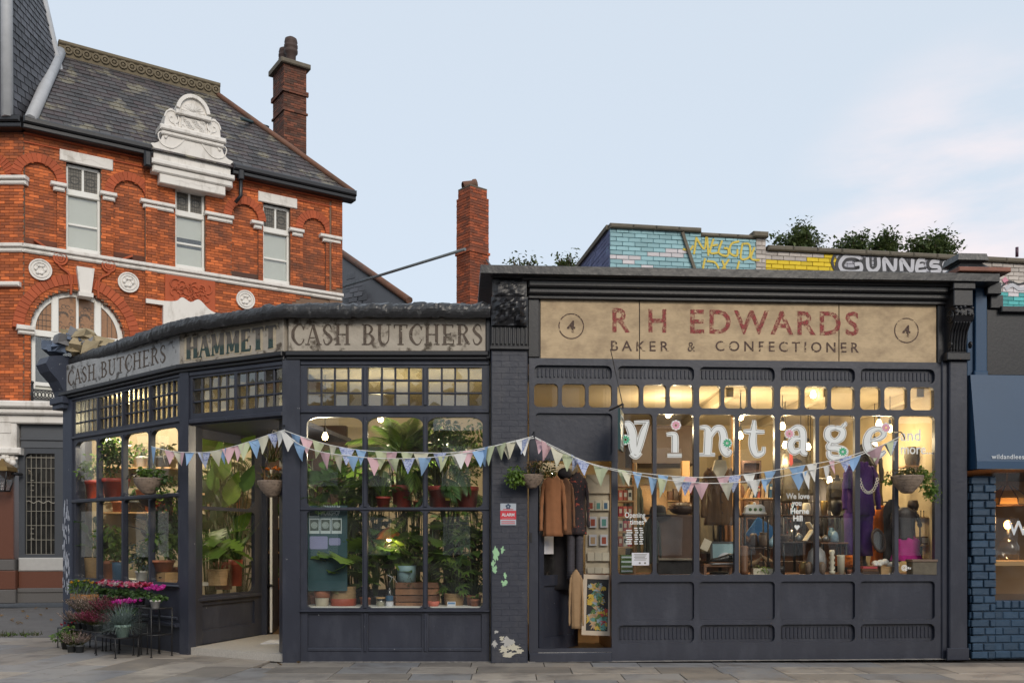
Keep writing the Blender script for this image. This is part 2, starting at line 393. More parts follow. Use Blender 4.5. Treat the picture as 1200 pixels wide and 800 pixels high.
M = dict(
 paint=mat('slate_paint', PAINT, 0.40, 0.30, 1.3, 0.22, 18, wear=((0.052, 0.057, 0.076), 0.50, 0.80, 4, (1, 1, .35)), chips=(22, .775)),
 paint_rough=mat('slate_paint_on_brick', PAINT, 0.5, 0.18, 5, 0.5, 14, wear=((0.06, 0.06, 0.07), 0.5, 0.8, 5, (1, 1, .4)), chips=(18, .76)),
 paint_chip=mat('slate_paint_chipped', (0.035, 0.043, 0.068), 0.5, 0.15, 5, 0.3, 30, wear=((0.45, 0.46, 0.48), 0.67, 0.70, 16)),
 paint_black=mat('black_gloss_paint', (0.018, 0.018, 0.021), 0.38, 0.2, 4, 0.15, 30),
 felt=mat('black_roof_felt', (0.026, 0.026, 0.028), 0.36, 0.4, 5, 0.6, 10, wear=((0.12, 0.12, 0.12), 0.6, 0.75, 7)),
 cream=mat('cream_plaster', (0.52, 0.44, 0.31), 0.8, 0.06, 2, 0.05),
 cream_yellow=mat('warm_cream_plaster', (0.52, 0.43, 0.28), 0.8, 0.22, 1.5, 0.25, 9),
 floorboard=mat('brown_floor', (0.16, 0.10, 0.06), 0.6, 0.3, 4, 0.1, stretch=(1, 8, 1)),
 pine=mat('pine_wood', (0.45, 0.27, 0.12), 0.55, 0.2, 3, 0.08, 30, stretch=(1, 1, 9)),
 brownwood=mat('brown_wood', (0.17, 0.075, 0.035), 0.5, 0.3, 4, 0.1, 30, stretch=(9, 1, 1)),
 darkwood=mat('dark_wood', (0.05, 0.025, 0.016), 0.5, 0.3, 4, 0.1),
 brick=mat('orange_red_brick', (0.50, 0.128, 0.037), 0.85, 0.28, 3.5, 0.4, 60, piece=0.42, hue=(0.26, 0.072, 0.03), wear=((0.085, 0.048, 0.035), 0.50, 0.78, 0.9)),
 redbrick=mat('rubbed_red_brick', (0.40, 0.085, 0.03), 0.8, 0.15, 5, 0.2, 60, piece=0.15),
 stockbrick=mat('sooty_chimney_brick', (0.155, 0.055, 0.032), 0.9, 0.4, 4, 0.4, 60, piece=0.5, hue=(0.07, 0.045, 0.035)),
 chimbrick=mat('weathered_chimney_brick', (0.34, 0.085, 0.035), 0.9, 0.35, 3, 0.4, 60, piece=0.35, hue=(0.14, 0.055, 0.035)),
 mortar=mat('sooty_mortar', (0.20, 0.125, 0.085), 0.95, 0.3, 6, 0.3),
 mortar_dark=mat('dark_mortar', (0.10, 0.07, 0.055), 0.95, 0.3, 6, 0.3),
 mortar_pale=mat('pale_mortar', (0.36, 0.30, 0.24), 0.95, 0.3, 6, 0.3),
 white=mat('white_masonry_paint', (0.72, 0.685, 0.64), 0.6, 0.08, 3, 0.2, 30, wear=((0.30, 0.265, 0.22), 0.52, 0.85, 3.5, (1, 1, .4))),
 white_frame=mat('white_window_paint', (0.76, 0.75, 0.71), 0.5, 0.04, 3, 0.05),
 slate=mat('roof_slate', (0.066, 0.061, 0.062), 0.55, 0.3, 4, 0.35, 25, piece=0.36, hue=(0.075, 0.055, 0.055), wear=((0.19, 0.17, 0.125), 0.55, 0.62, 1.3)),
 slate_clean=mat('blue_grey_slate', (0.055, 0.056, 0.066), 0.5, 0.3, 4, 0.35, 25, piece=0.4),
 lead=mat('grey_lead', (0.42, 0.43, 0.45), 0.55, 0.2, 4, 0.2),
 terracotta=mat('terracotta_ridge', (0.17, 0.08, 0.05), 0.8, 0.35, 5, 0.3, wear=((0.10, 0.07, 0.05), 0.5, 0.7, 2)),
 mossy=mat('mossy_ridge_tile', (0.16, 0.13, 0.085), 0.9, 0.35, 6, 0.4),
 iron=mat('black_iron', (0.014, 0.014, 0.016), 0.45, 0.3, 6, 0.15),
 netting=mat('pale_blind', (0.62, 0.62, 0.56), 0.8, 0.06, 1.5, 0.0),
 leaded=mat('leaded_light', (0.15, 0.135, 0.11), 0.15, 0.5, 9, 0.05),
 amber=mat('amber_leaded_light', (0.30, 0.155, 0.075), 0.25, 0.4, 14, 0.1),
 came=mat('lead_came', (0.05, 0.048, 0.044), 0.6, 0.2, 6, 0),
 came_pale=mat('pale_lead_came', (0.26, 0.24, 0.20), 0.5, 0.2, 6, 0),
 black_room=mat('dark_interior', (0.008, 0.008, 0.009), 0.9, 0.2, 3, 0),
 granite=mat('brown_granite', (0.13, 0.052, 0.033), 0.3, 0.4, 60, 0.05, 80),
 granite_grey=mat('grey_granite', (0.105, 0.098, 0.094), 0.5, 0.35, 40, 0.1, 80),
 pale_stone=mat('pale_stone_sill', (0.40, 0.39, 0.375), 0.7, 0.15, 10, 0.1),
 sign_stone=mat('grey_render_sign', (0.40, 0.355, 0.295), 0.9, 0.35, 5, 0.6, 30, wear=((0.10, 0.08, 0.06), 0.55, 0.66, 6)),
 sign_stone_skylit=mat('grey_skylit_render_sign', (0.36, 0.365, 0.37), 0.85, 0.3, 5, 0.6, 30, wear=((0.09, 0.085, 0.08), 0.56, 0.66, 6)),  # same render, with the blue sky light put into its colour
 sign_timber=mat('tan_sign_boards', (0.53, 0.40, 0.25), 0.8, 0.10, 30, 0.35, 60, stretch=(.3, 1, 1.6), wear=((0.27, 0.195, 0.125), 0.42, 0.78, 3.4, (1, 1, 1.5))),
 sign_red=worn_mat('faded_red_lettering', (0.33, 0.055, 0.055), 0.40, 0.62, 16, keep=.85),
 sign_brown=worn_mat('faded_brown_lettering', (0.085, 0.048, 0.036), 0.42, 0.52, 9),
 butcher=worn_mat('worn_dark_lettering', (0.095, 0.07, 0.052), 0.36, 0.48, 16, (1, 1, 1)),
 hammett_grey=worn_mat('worn_grey_lettering', (0.13, 0.115, 0.10), 0.30, 0.42, 16, (1, 1, 1)),
 hammett_green=worn_mat('worn_green_lettering', (0.03, 0.075, 0.065), 0.3, 0.4, 16, (1, 1, 1)),
 hammett_tan=worn_mat('worn_gilt_edge', (0.48, 0.40, 0.28), 0.28, 0.42, 16, (1, 1, 1)),
 glass=glass_mat('shop_window_glass', 0.06, wavy=0.012),
 lens=glass_mat('prism_glass', 0.15, (0.66, 0.66, 0.58), 0.06, 0.02, wavy=.15),
 pubglass=glass_mat('sash_glass', 0.10, wavy=0.02),
 bulb=glow('lit_bulb', (1.0, 0.72, 0.36), 14),
 blue=mat('deep_blue_paint', (0.015, 0.054, 0.118), 0.5, 0.1, 2, 0.1, 30),
 bluebrick=mat('blue_painted_brick', (0.021, 0.052, 0.097), 0.5, 0.2, 8, 0.5, 25, piece=0.15),
 bluemortar=mat('blue_painted_joint', (0.014, 0.033, 0.062), 0.7, 0.2, 8, 0.3),
 asphalt=mat('asphalt', (0.11, 0.102, 0.098), 0.9, 0.3, 2, 0.4, 120),
 slab=mat('york_stone_slab', (0.27, 0.238, 0.205), 0.55, 0.25, 3, 0.15, 40, piece=0.28, hue=(0.20, 0.208, 0.225), wear=((0.13, 0.115, 0.105), 0.48, 0.72, 2.4)),
 joint=mat('paving_joint', (0.045, 0.04, 0.036), 0.9, 0.3, 20, 0.2),
 terrazzo=mat('terrazzo_step', (0.40, 0.375, 0.34), 0.6, 0.4, 55, 0.1, 80),
 copper=mat('rusty_copper', (0.22, 0.085, 0.055), 0.6, 0.5, 6, 0.3),
 painted_pale=mat('painted_pale_wall_brick', (0.50, 0.45, 0.41), 0.85, 0.2, 6, 0.4, 50, piece=0.15),
 painted_sky=mat('painted_sky_blue_brick', (0.30, 0.49, 0.53), 0.8, 0.15, 3, 0.35, 50, piece=0.14),
 painted_teal=mat('painted_teal_brick', (0.10, 0.42, 0.42), 0.8, 0.2, 3, 0.35, 50, piece=0.25),
 painted_violet=mat('painted_violet_brick', (0.145, 0.165, 0.295), 0.8, 0.2, 3, 0.35, 50, piece=0.15),
 painted_yellow=mat('painted_yellow_brick', (0.72, 0.52, 0.02), 0.7, 0.15, 3, 0.35, 50, piece=0.12),
 painted_white=mat('painted_white_brick', (0.62, 0.58, 0.60), 0.7, 0.12, 3, 0.35, 50, piece=0.1),
 painted_grey=mat('painted_silver_brick', (0.42, 0.42, 0.47), 0.6, 0.15, 3, 0.35, 50, piece=0.1),
 spray_black=mat('black_spray_paint', (0.03, 0.03, 0.035), 0.6, 0.2, 8, 0),
 spray_yellow=mat('yellow_spray_paint', (0.62, 0.47, 0.06), 0.6, 0.15, 8, 0),
 spray_white=mat('white_spray_paint', (0.50, 0.50, 0.54), 0.6, 0.1, 8, 0),
 spray_pink=mat('pink_spray_paint', (0.62, 0.25, 0.33), 0.6, 0.1, 8, 0),
 coping=mat('mossy_coping_stone', (0.145, 0.125, 0.095), 0.9, 0.35, 7, 0.4),
)
def flat(name, c, rough=0.6, vary=0.12, **k): 
    M[name] = mat(name, c, rough, vary, **k); return M[name]
# ---------------------------------------------------------------- ground
mb = MB(); mb.box(-400, 400, -300, 900, -1.0, -0.13); mb.build('ground', M['asphalt'], kind='structure')
FA = Facet(-2.917, 12.2, 0.0)
FR = Facet(0.2218, 12.2, R(3.3))
P1x, P1y = -4.62, 13.12
FB = Facet(P1x, P1y, math.atan2(12.2 - P1y, -2.95 - P1x))
FC = Facet(-7.36, 15.5, math.atan2(P1y - 15.5, P1x + 7.36))
LB = math.hypot(12.2 - P1y, -2.95 - P1x); LC = math.hypot(P1y - 15.5, P1x + 7.36)
FL = Facet(-4.50, 13.16, math.atan2(1.74, 0.54)); LL = 1.82
zA = lambda py: FA.z(450, py)
# pavement slabs: rows parallel to the shop front, turned at the street corner
pav = MB(); pav.box(-14, 30, 5.6, 12.6, -0.2, -0.035)
pav.box(-12, -2.5, 12.5, 15.3, -0.2, -0.037)
pav = pav.build('pavement', M['joint'], kind='structure')
def slabs(x0, x1, rows, M0, wlo, whi, clip=None, shift=.5):
    for (y0, y1) in rows:
        x = x0 - shift * rnd.random()
        while x < x1:
            w = rnd.uniform(wlo, whi); c = (x + w / 2, (y0 + y1) / 2)
            p = M0 @ Vector((c[0], c[1], 0))
            if clip is None or clip(p):
                g = 0.005; dz = rnd.uniform(-0.002, 0.002)
                v = [(x + g, y0 + g, 0), (x + w - g, y0 + g, 0), (x + w - g, y1 - g, 0), (x + g, y1 - g, 0)]
                e = 0.004
                vt = [(x + g + e, y0 + g + e, dz + e), (x + w - g - e, y0 + g + e, dz + e), (x + w - g - e, y1 - g - e, dz + e), (x + g + e, y1 - g - e, dz + e)]
                b = MB(); b.add([(a[0], a[1], -0.04) for a in v] + [(a[0], a[1], dz) for a in v] + vt,
                                [(0, 1, 5, 4), (1, 2, 6, 5), (2, 3, 7, 6), (3, 0, 4, 7), (4, 5, 9, 8), (5, 6, 10, 9), (6, 7, 11, 10), (7, 4, 8, 11), (8, 9, 10, 11)], M0)
                b.build('paving_slab', M['slab'], pav)
            x += w
rows = []; y = 12.16
for h in (0.42, 0.60, 0.52, 0.62, 0.5, 0.6, 0.6):
    rows.append((y - h, y)); y -= h
inA = lambda p: p.x > -3.35 and p.x < 7.4
slabs(-3.8, 7.4, rows, Matrix(), 0.55, 1.15, inA)
MC = Matrix.Translation((-3.0, 12.0, -0.003)) @ Matrix.Rotation(R(-6 + 90 - 90), 4, 'Z')
def inC(p):
    if p.x >= -2.6 or p.y > 15.2: return False
    a = FC.I @ Vector((p.x, p.y, 0)); b = FB.I @ Vector((p.x, p.y, 0))
    return (a.y < 0.3 or p.x < -7.6) and (b.y < 0.35 or p.x < -5.0)
for k in range(14):            # long joints run away from the viewer on the corner
    xs = 0.4 - k * 0.62
    y = -2.6 + (k % 3) * 0.3
    while y < 4.2:
        h = rnd.uniform(0.8, 1.25)
        p = MC @ Vector((xs - 0.31, y + h / 2, 0))
        if inC(p):
            slabs(xs - 0.62, xs - 0.61, [(y, y + h)], MC, 0.62, 0.6201, shift=0)
        y += h
gq = MB(); dq = MB()
for k in range(60):
    x, y = rnd.uniform(-6, 6.5), rnd.uniform(9.9, 12.0); r = rnd.uniform(.008, .022); gq.prism([(r * math.cos(R(60 * i)) * rnd.uniform(.7, 1.2), r * math.sin(R(60 * i)) * rnd.uniform(.7, 1.2)) for i in range(6)], -.0045, -.001, T(x, y, 0, 0, R(-90)))
gq.build('gum_spots', mat('trodden_gum', (0.30, 0.28, 0.26), .8), pav, kind='stuff')
for F, a, b_ in ((FA, .15, 3.1), (FR, -.45, 5.9), (FC, .0, LC)):
    n = 60
    for i in range(n):          # mortar and grit gathered at the foot of the walls
        x0, x1 = a + (b_ - a) * i / n, a + (b_ - a) * (i + 1) / n; w0 = -.03 - .025 * rnd.random() - (.09 if F is FR and x0 < .02 else 0)
        dq.add([F.M @ Vector(p) for p in ((x0, w0, .006), (x1, w0 + rnd.uniform(-.01, .01), .006), (x1, .05, .022), (x0, .05, .022))], [(0, 1, 2, 3)])
dq.build('grit', mat('pale_grit', (0.24, 0.22, 0.20), .95, .5, 12, .5, 60), pav, kind='stuff')
b = MB(); b.box(-40, 30, 5.3, 5.6, -0.13, 0.0); b.build('kerb', M['granite_grey'], kind='structure')
# ---------------------------------------------------------------- the vintage shop (right)
vs = thing('vintage_shop', 'dark slate blue vintage shop with open door under tan painted sign boards', 'shop', FR.M)
fm = FR.M
BAYS = [(723.5, 813.5), (819.5, 908), (914, 1002), (1008, 1095.5)]
TOPL = [[(626, 654), (658.5, 686), (690, 717)], [(723.5, 749.5), (754, 781), (785, 812.5)], [(819.5, 844.5), (849, 876), (880, 907)], [(914.5, 938), (943, 969.5), (974, 1001.5)], [(1008, 1032), (1036.5, 1063), (1067, 1094.5)]]
MAIN = [(724, 765), (769.5, 813), (819.5, 861), (866, 908), (914.5, 955.5), (960, 1002), (1008, 1048.5), (1053, 1095.5)]
def zr(py, F=FR): return F.z(860, py)
def hol(a, b, c, d, r, F=FR, **k):
    return rrect(F.u(a), F.u(b), zr(d, F), zr(c, F), r, **k)
holes = []
for t in TOPL:
    for a, b_ in t: holes.append(hol(a, b_, 451.5, 478.5, 0.055))
for a, b_ in MAIN: holes.append(hol(a, b_, 485.5, 673, 0.055))
for a, b_ in BAYS:
    holes.append(hol(a, b_, 681, 726.5, 0.05)); holes.append(hol(a, b_, 731.5, 752.5, 0.07))
for a, b_ in [(626, 717)] + BAYS: holes.append(hol(a, b_, 430, 447.5, 0.07))
holes.append(hol(627.5, 717.5, 485.5, 534.5, 0.05))
holes.append(hol(630.5, 717, 540.5, 758, 0.012))
outer = [(FR.u(620), 0.0), (FR.u(1105.5), 0.0), (FR.u(1105.5), zr(422)), (FR.u(620), zr(422))]
plate(outer, holes, 0.0, 0.075).build('shop_frame', M['paint'], vs)
b = MB()
b.cbox(FR.u(620), FR.u(717), -0.03, 0.0, 0.0, 0.12, 0.01)
b.build('door_step_riser', M['paint'], vs)
for a, b_ in BAYS:
    q = MB(); q.box(FR.u(a) - .02, FR.u(b_) + .02, 0.045, 0.07, zr(727), zr(680)); q.build('panel', M['paint'], vs)
for a, b_ in [(626, 717)] + BAYS:
    u0, u1 = FR.u(a), FR.u(b_)
    for (c, d) in ((430, 447.5), (731.5, 752.5)):
        if c > 700 and a < 700: continue
        z1, z0 = zr(c), zr(d)
        q = MB(); q.box(u0 - .02, u1 + .02, 0.055, 0.07, z0 - .02, z1 + .02); v = q.build('vent_panel', M['paint'], vs)
        n = int((u1 - u0) / 0.052); q = MB()
        for i in range(1, n):
            x = u0 + (u1 - u0) * i / n
            q.cbox(x - .012, x + .012, 0.042, 0.056, z0 + .045, z1 - .04, 0.006)
        q.build('vent_slats', M['paint'], v)
q = MB(); q.box(FR.u(627) - .02, FR.u(718) + .02, 0.04, 0.07, zr(535.5), zr(484.5)); q.build('panel', M['paint'], vs)
# glass
for t in TOPL:
    for a, b_ in t:
        q = MB(); q.box(FR.u(a) - .015, FR.u(b_) + .015, 0.052, 0.058, zr(480.5), zr(450)); q.build('pane', M['glass'], vs)
for a, b_ in MAIN:
    q = MB(); q.box(FR.u(a) - .018, FR.u(b_) + .018, 0.050, 0.056, zr(675), zr(483.5)); q.build('pane', M['glass'], vs)
# pilasters
def pil(x0, x1, ytop, ybot, w0, w1, name='pilaster', m='paint_rough', F=FR):
    q = MB(); q.cbox(F.u(x0, w0), F.u(x1, w0), w0, w1, ybot, zr(ytop, F), 0.012); return q.build(name, M[m], vs)
lp = pil(575.5, 618.5, 412, 0.0, -0.10, 0.35)
j = 0; z = .012                              # the painted bricks of the left pilaster
ua, ub = FR.u(576.5, -.1), FR.u(617.5, -.1)
while z < zr(413) - .05:
    cut = [ua, ua + (ub - ua) * (.5 if j % 2 else .27), ub] if j % 2 else [ua, ua + (ub - ua) * .27, ua + (ub - ua) * .75, ub]
    for x0, x1 in zip(cut[:-1], cut[1:]):
        q = MB(); q.cbox(x0 + .0008, x1 - .0008, -.1022 - rnd.uniform(0, .0006), -.098, z + .0008, z + .0752, .002); q.build('brick', M['paint_rough'], lp, FR.M)
    z += .076; j += 1
rp_ = pil(1113, 1134, 421, 0.0, -0.08, 0.3, m='paint')
pil(1104, 1113.5, 421, 0.0, -0.025, 0.2, 'trim', 'paint')
q = MB()
for z in (0.0,):
    q.cbox(FR.u(1110, -.1), FR.u(1136, -.1), -0.10, -0.08, 0.0, 0.16, 0.008)
q.build('plinth', M['paint'], vs)
# console on the left pilaster: fluted base, rough broken carving, plain block
u0, u1 = FR.u(575, -.12), FR.u(619, -.12)
q = MB(); q.cbox(u0 - .01, u1 + .01, -0.15, 0.3, zr(415), zr(411), 0.008)
q.cbox(u0, u1, -0.105, 0.3, zr(411), zr(386), 0.004)
c = q.build('console', M['paint_black'], vs)
q = MB(); n = 9
for i in range(n):
    x = u0 + (u1 - u0) * (i + .5) / n
    q.cbox(x - .016, x + .016, -0.128, -0.103, zr(409), zr(389), 0.008)
q.build('fluting', M['paint_black'], c)
q = MB(); nx, nz = 16, 12
import mathutils.noise as mn
def rough_block(q, u0, u1, z0, z1, yb, amp, sd, nx=18, nz=14):
    vs_, fs = [], []
    for j in range(nz + 1):
        for i in range(nx + 1):
            x = u0 + (u1 - u0) * i / nx; z = z0 + (z1 - z0) * j / nz
            e = min(1, 5 * min(i / nx, 1 - i / nx, j / nz + .05, 1 - j / nz + .05))
            d = (mn.noise(Vector((x * 9, sd, z * 9))) * .6 + mn.noise(Vector((x * 22, sd, z * 22))) * .4)
            vs_.append((x, yb - amp * e * (0.55 + 1.0 * d), z))
    for j in range(nz):
        for i in range(nx):
            a = j * (nx + 1) + i; fs.append((a, a + 1, a + nx + 2, a + nx + 1))
    q.add(vs_, fs)
    q.box(u0 + .01, u1 - .01, yb - .002, 0.3, z0 + .01, z1 - .01)
rough_block(q, u0 + .005, u1 - .005, zr(388), zr(355), -0.14, 0.13, 3.3)
q.build('carving', M['paint_black'], c)
q = MB(); rough_block(q, u0 + .02, u1 - .02, zr(354), zr(334), -0.14, 0.03, 9.1)
q.build('block', M['paint_black'], c)
q = MB(); rough_block(q, u0 + .0, u1 - .0, zr(334), zr(325), -0.17, 0.05, 5.1, 18, 6)
q.build('broken_cap', M['paint_black'], c)
# console on the right pilaster: scroll bracket with leaf and square block
u0, u1 = FR.u(1110, -.1), FR.u(1134, -.1)
q = MB(); q.cbox(u0 - .02, u1 + .02, -0.14, 0.25, zr(421), zr(412), 0.01)
pr = [(0.02, zr(412)), (-.10, zr(412)), (-.11, zr(400)), (-.14, zr(388)), (-.22, zr(378)), (-.27, zr(371)), (-.27, zr(364)), (-.2, zr(360)), (.02, zr(360))]
v = [(u0 + .02, y, z) for y, z in pr] + [(u1 - .02, y, z) for y, z in pr]; k = len(pr)
q.add(v, [list(range(k))[::-1], list(range(k, 2 * k))] + [(i, (i + 1) % k, k + (i + 1) % k, k + i) for i in range(k)])
q.cbox(u0 + .01, u1 - .01, -0.25, 0.2, zr(360), zr(341), 0.01)
q.cbox(u0 - .01, u1 + .01, -0.28, 0.2, zr(341), zr(333), 0.01)
c = q.build('console', M['paint_black'], vs)
q = MB()
for i in range(6):
    x = u0 + .04 + (u1 - u0 - .08) * i / 5
    q.tube(spline([(x, -.115, zr(410)), (x, -.125, zr(400)), (x, -.155, zr(388)), (x, -.23, zr(378))], 4), 0.011, 5)
for sx in (u0 + .005, u1 - .005):
    for (cz, r) in ((zr(371), .075), (zr(404), .035)):
        for rr in (1.0, .6, .25):
            q.tube([(sx, -.17 + rr * r * math.cos(t * .5), cz + rr * r * math.sin(t * .5)) for t in range(13)], 0.012, 5)
for i in range(14): q.ball((u0 + .03 + (u1 - u0 - .06) * (i % 5) / 4, -.275 + rnd.uniform(-.01, .02), zr(366) + rnd.uniform(-.05, .05)), .022, 6, 4)
q.build('scroll', M['paint_black'], c)
# fascia and cornice
def run(q, x0, x1, y0, y1, w0, w1, b=0.008, F=FR):
    q.cbox(F.u(x0, w0), F.u(x1, w0), w0, w1, F.z(860, y1, w0), F.z(860, y0, w0), b)
q = MB(); q.box(FR.u(619), FR.u(1110), 0.03, 0.3, zr(424), zr(345)); q.build('fascia', M['paint_black'], vs)
for a, b_, c in ((619, 632, 421), (1099, 1111, 423)):
    q = MB(); run(q, a, b_, 352, c, -0.012, 0.04); q.build('fascia_end', M['paint_black'], vs)
q = MB()
run(q, 619, 1113, 347, 353, -0.05, 0.3); run(q, 619, 1113, 339, 347.2, -0.11, 0.3, 0.02); run(q, 619, 1113, 331, 339.2, -0.17, 0.3, 0.02); run(q, 612, 1136, 323, 331.2, -0.20, 0.3, 0.012)
q.build('cornice', M['paint_black'], vs)
q = MB(); run(q, 563, 1172, 315, 325, -0.32, 0.35, 0.006)
q.box(FR.u(563, -.3), FR.u(1160, -.3), -0.30, 4.6, FR.z(860, 324, -.3), FR.z(860, 316.5, -.3)); q.build('roof', M['felt'], vs)
q = MB(); x0, x1 = FR.u(1126, -.2), FR.u(1178, -.2); zt = FR.z(1150, 318, -.3)
q.cbox(x0 - .1, x1, -0.34, 0.5, zt - .01, zt + .05, 0.01)
q.build('parapet_cap', M['copper'], vs)
q = MB(); cx = FR.u(1131, .1); zt += .05
q.box(cx - .28, cx + .28, -.18, .38, zt, zt + .03)
for (h0, h1, a, b2) in ((0.03, .13, .25, .15), (.13, .16, .15, .19), (.16, .25, .21, .19)):
    q.loft([[(cx + sx * a, .1 + sy * a, zt + h0) for sx, sy in ((-1, -1), (1, -1), (1, 1), (-1, 1))], [(cx + sx * b2, .1 + sy * b2, zt + h1) for sx, sy in ((-1, -1), (1, -1), (1, 1), (-1, 1))]], smooth=False)
q.build('pier_cap', M['felt'], vs)
# room
RW, RD, RH = 5.62, 4.4, 3.66
q = MB(); q.box(-0.45, RW, 0.35, RD, 0.02, 0.115); q.build('floor', M['floorboard'], vs)
q = MB(); q.box(-0.45, RW, 0.085, RD, RH, RH + .08); q.build('ceiling', M['cream'], vs)
q = MB(); q.box(-0.45, RW, RD, RD + .1, 0, RH + .08); q.build('back_wall', M['cream_yellow'], vs)
q = MB(); q.box(-0.45, -0.35, 0.36, RD, 0, RH); q.build('side_wall', M['cream_yellow'], vs)
q = MB(); q.box(RW, RW + .1, 0.31, RD, 0, RH + .08); q.build('side_wall', M['cream_yellow'], vs)
q = MB(); q.box(FR.u(719), RW, 0.09, 1.25, 1.06, 1.125); q.box(FR.u(719), FR.u(719) + .04, .09, 1.25, .12, 1.06)
q.build('window_deck', M['brownwood'], vs)
# door leaf, hinged on the left and swung inwards
hx, dw = FR.u(631.5), FR.u(717) - FR.u(631)
dM = fm @ T(hx + .01, 0.06, 0.125, R(51))
z_ = lambda py: zr(py) - .125
dh = zr(540.5) - .13
q = plate([(0, 0), (dw, 0), (dw, dh), (0, dh)], [rrect(.11, dw - .11, 1.0, dh - .12, .02), rrect(.11, dw - .11, .17, .86, .02)], 0, .045)
d = q.build('door', M['paint'], vs, dM)
q = MB(); q.box(.10, dw - .10, .025, .04, .16, .87); q.build('door_panel', M['paint'], d)
q = MB(); q.box(.10, dw - .10, .02, .026, .99, dh - .11); q.build('pane', M['glass'], d)
q = MB(); q.box(.14, .36, .012, .016, 1.28, 1.55); q.build('notice', flat('paper', (0.62, 0.62, 0.66), .8), d)
q = MB(); q.cbox(FR.u(621), FR.u(623.5), -.012, 0, zr(635), zr(624), .003); q.build('door_bell', M['iron'], vs)
q = MB(); q.box(FR.u(631), FR.u(717), 0.0, 0.36, 0.122, 0.13); q.build('threshold', M['pale_stone'], vs)
# ---------------------------------------------------------------- the painted sign boards
sg = thing('painted_sign', 'weathered tan sign boards with red lettering and a circled four at each end', 'sign', FR.M)
cuts = [633, 749.5, 983.5, 1098]
for a, b_ in zip(cuts[:-1], cuts[1:]):
    q = MB(); q.cbox(FR.u(a) + .006, FR.u(b_) - .006, 0.008, 0.032, zr(422), zr(354), .003); q.build('sign_board', M['sign_timber'], sg)
tx = lambda px, py: fm @ T(*[c for c in (FR.u(px), 0.0055, FR.z(px, py))])
for w_, xa, xb, yb, h in (('R', 716, 737, 388.5, 29), ('H', 760, 781, 388.7, 28), ('EDWARDS', 806, 1009, 391, 28.5)):
    text('lettering', w_, h / 90 / 0.729, M['sign_red'], sg, tx((xa + xb) / 2, yb), bold=0.008, spacing=1.2, width=(xb - xa) / 89.6)
for w_, xa, xb, yb, h in (('BAKER', 715, 783.5, 411, 12.3), ('&', 805.5, 814.5, 411.3, 11.5), ('CONFECTIONER', 836, 1009, 411.8, 12.3)):
    text('lettering', w_, h / 90 / 0.729, M['sign_brown'], sg, tx((xa + xb) / 2, yb), bold=0.002, spacing=1.5, width=(xb - xa) / 89.6)
for px, py, r in ((669.5, 382, 14.5), (1062.5, 387, 14.5)):
    q = MB(); cx, cz = FR.uz(px, py); ribbon(q, arc(cx, cz, r / 90, 0, 360, 40), [.014] * 41, 0.004, .002, smooth=False)
    q.build('number_ring', M['sign_brown'], sg)
    text('lettering', '4', 14 / 90 / .729, M['sign_brown'], sg, tx(px, py + 7), bold=0.005)
# ---------------------------------------------------------------- serif letters for the butcher's fascia
GL = {  # pen strokes (x, z, thickness) in a box one unit high; width; serifs (x, z, half-width)
 'C': (.78, [[(.72, .72, .05), (.60, .95, .06), (.38, .97, .10), (.14, .72, .17), (.10, .5, .19), (.14, .28, .17), (.38, .03, .10), (.60, .05, .06), (.73, .27, .05)]], [(.72, .76, .0, .13)]),
 'A': (.86, [[(.10, .02, .06), (.40, .98, .06)], [(.40, .98, .17), (.74, .02, .17)], [(.22, .34, .06), (.60, .34, .06)]], [(.10, .02, .13), (.74, .02, .16)]),
 'S': (.64, [[(.54, .74, .05), (.46, .93, .07), (.28, .97, .10), (.11, .76, .14), (.24, .56, .17), (.42, .44, .17), (.54, .24, .14), (.36, .03, .10), (.17, .06, .07), (.08, .28, .05)]], []),
 'H': (.94, [[(.20, .02, .17), (.20, .98, .17)], [(.74, .02, .17), (.74, .98, .17)], [(.2, .5, .07), (.74, .5, .07)]], [(.2, .02, .17), (.2, .98, .17), (.74, .02, .17), (.74, .98, .17)]),
 'B': (.78, [[(.20, .02, .17), (.20, .98, .17)], [(.2, .97, .06), (.44, .95, .09), (.60, .76, .16), (.44, .54, .08), (.2, .53, .06)], [(.2, .53, .06), (.48, .50, .09), (.67, .28, .18), (.48, .04, .09), (.2, .03, .06)]], [(.18, .02, .16), (.18, .98, .16)]),
 'U': (.92, [[(.20, .98, .17), (.20, .4, .17), (.26, .14, .15), (.46, .03, .09), (.66, .14, .07), (.73, .4, .06), (.73, .98, .06)]], [(.2, .98, .17), (.73, .98, .13)]),
 'T': (.84, [[(.42, .02, .18), (.42, .98, .18)], [(.06, .96, .07), (.78, .96, .07)]], [(.42, .02, .18)], [(.06, .8, .17), (.78, .8, .17)]),
 'E': (.78, [[(.20, .02, .17), (.20, .98, .17)], [(.2, .96, .07), (.66, .96, .07)], [(.2, .51, .06), (.52, .51, .06)], [(.2, .04, .07), (.70, .04, .07)]], [(.18, .02, .15), (.18, .98, .15)], [(.66, .82, .15), (.52, .44, .14), (.70, .04, .2)]),
 'R': (.84, [[(.20, .02, .17), (.20, .98, .17)], [(.2, .97, .06), (.46, .95, .09), (.62, .75, .16), (.46, .53, .08), (.2, .52, .06)], [(.42, .52, .1), (.60, .2, .17), (.78, .03, .12)]], [(.2, .02, .17), (.18, .98, .15)]),
 'M': (1.06, [[(.16, .02, .07), (.18, .98, .09)], [(.18, .98, .18), (.50, .1, .13)], [(.50, .1, .06), (.82, .98, .08)], [(.85, .02, .18), (.85, .98, .18)]], [(.16, .02, .12), (.85, .02, .17), (.14, .98, .1), (.88, .98, .12)]),
}
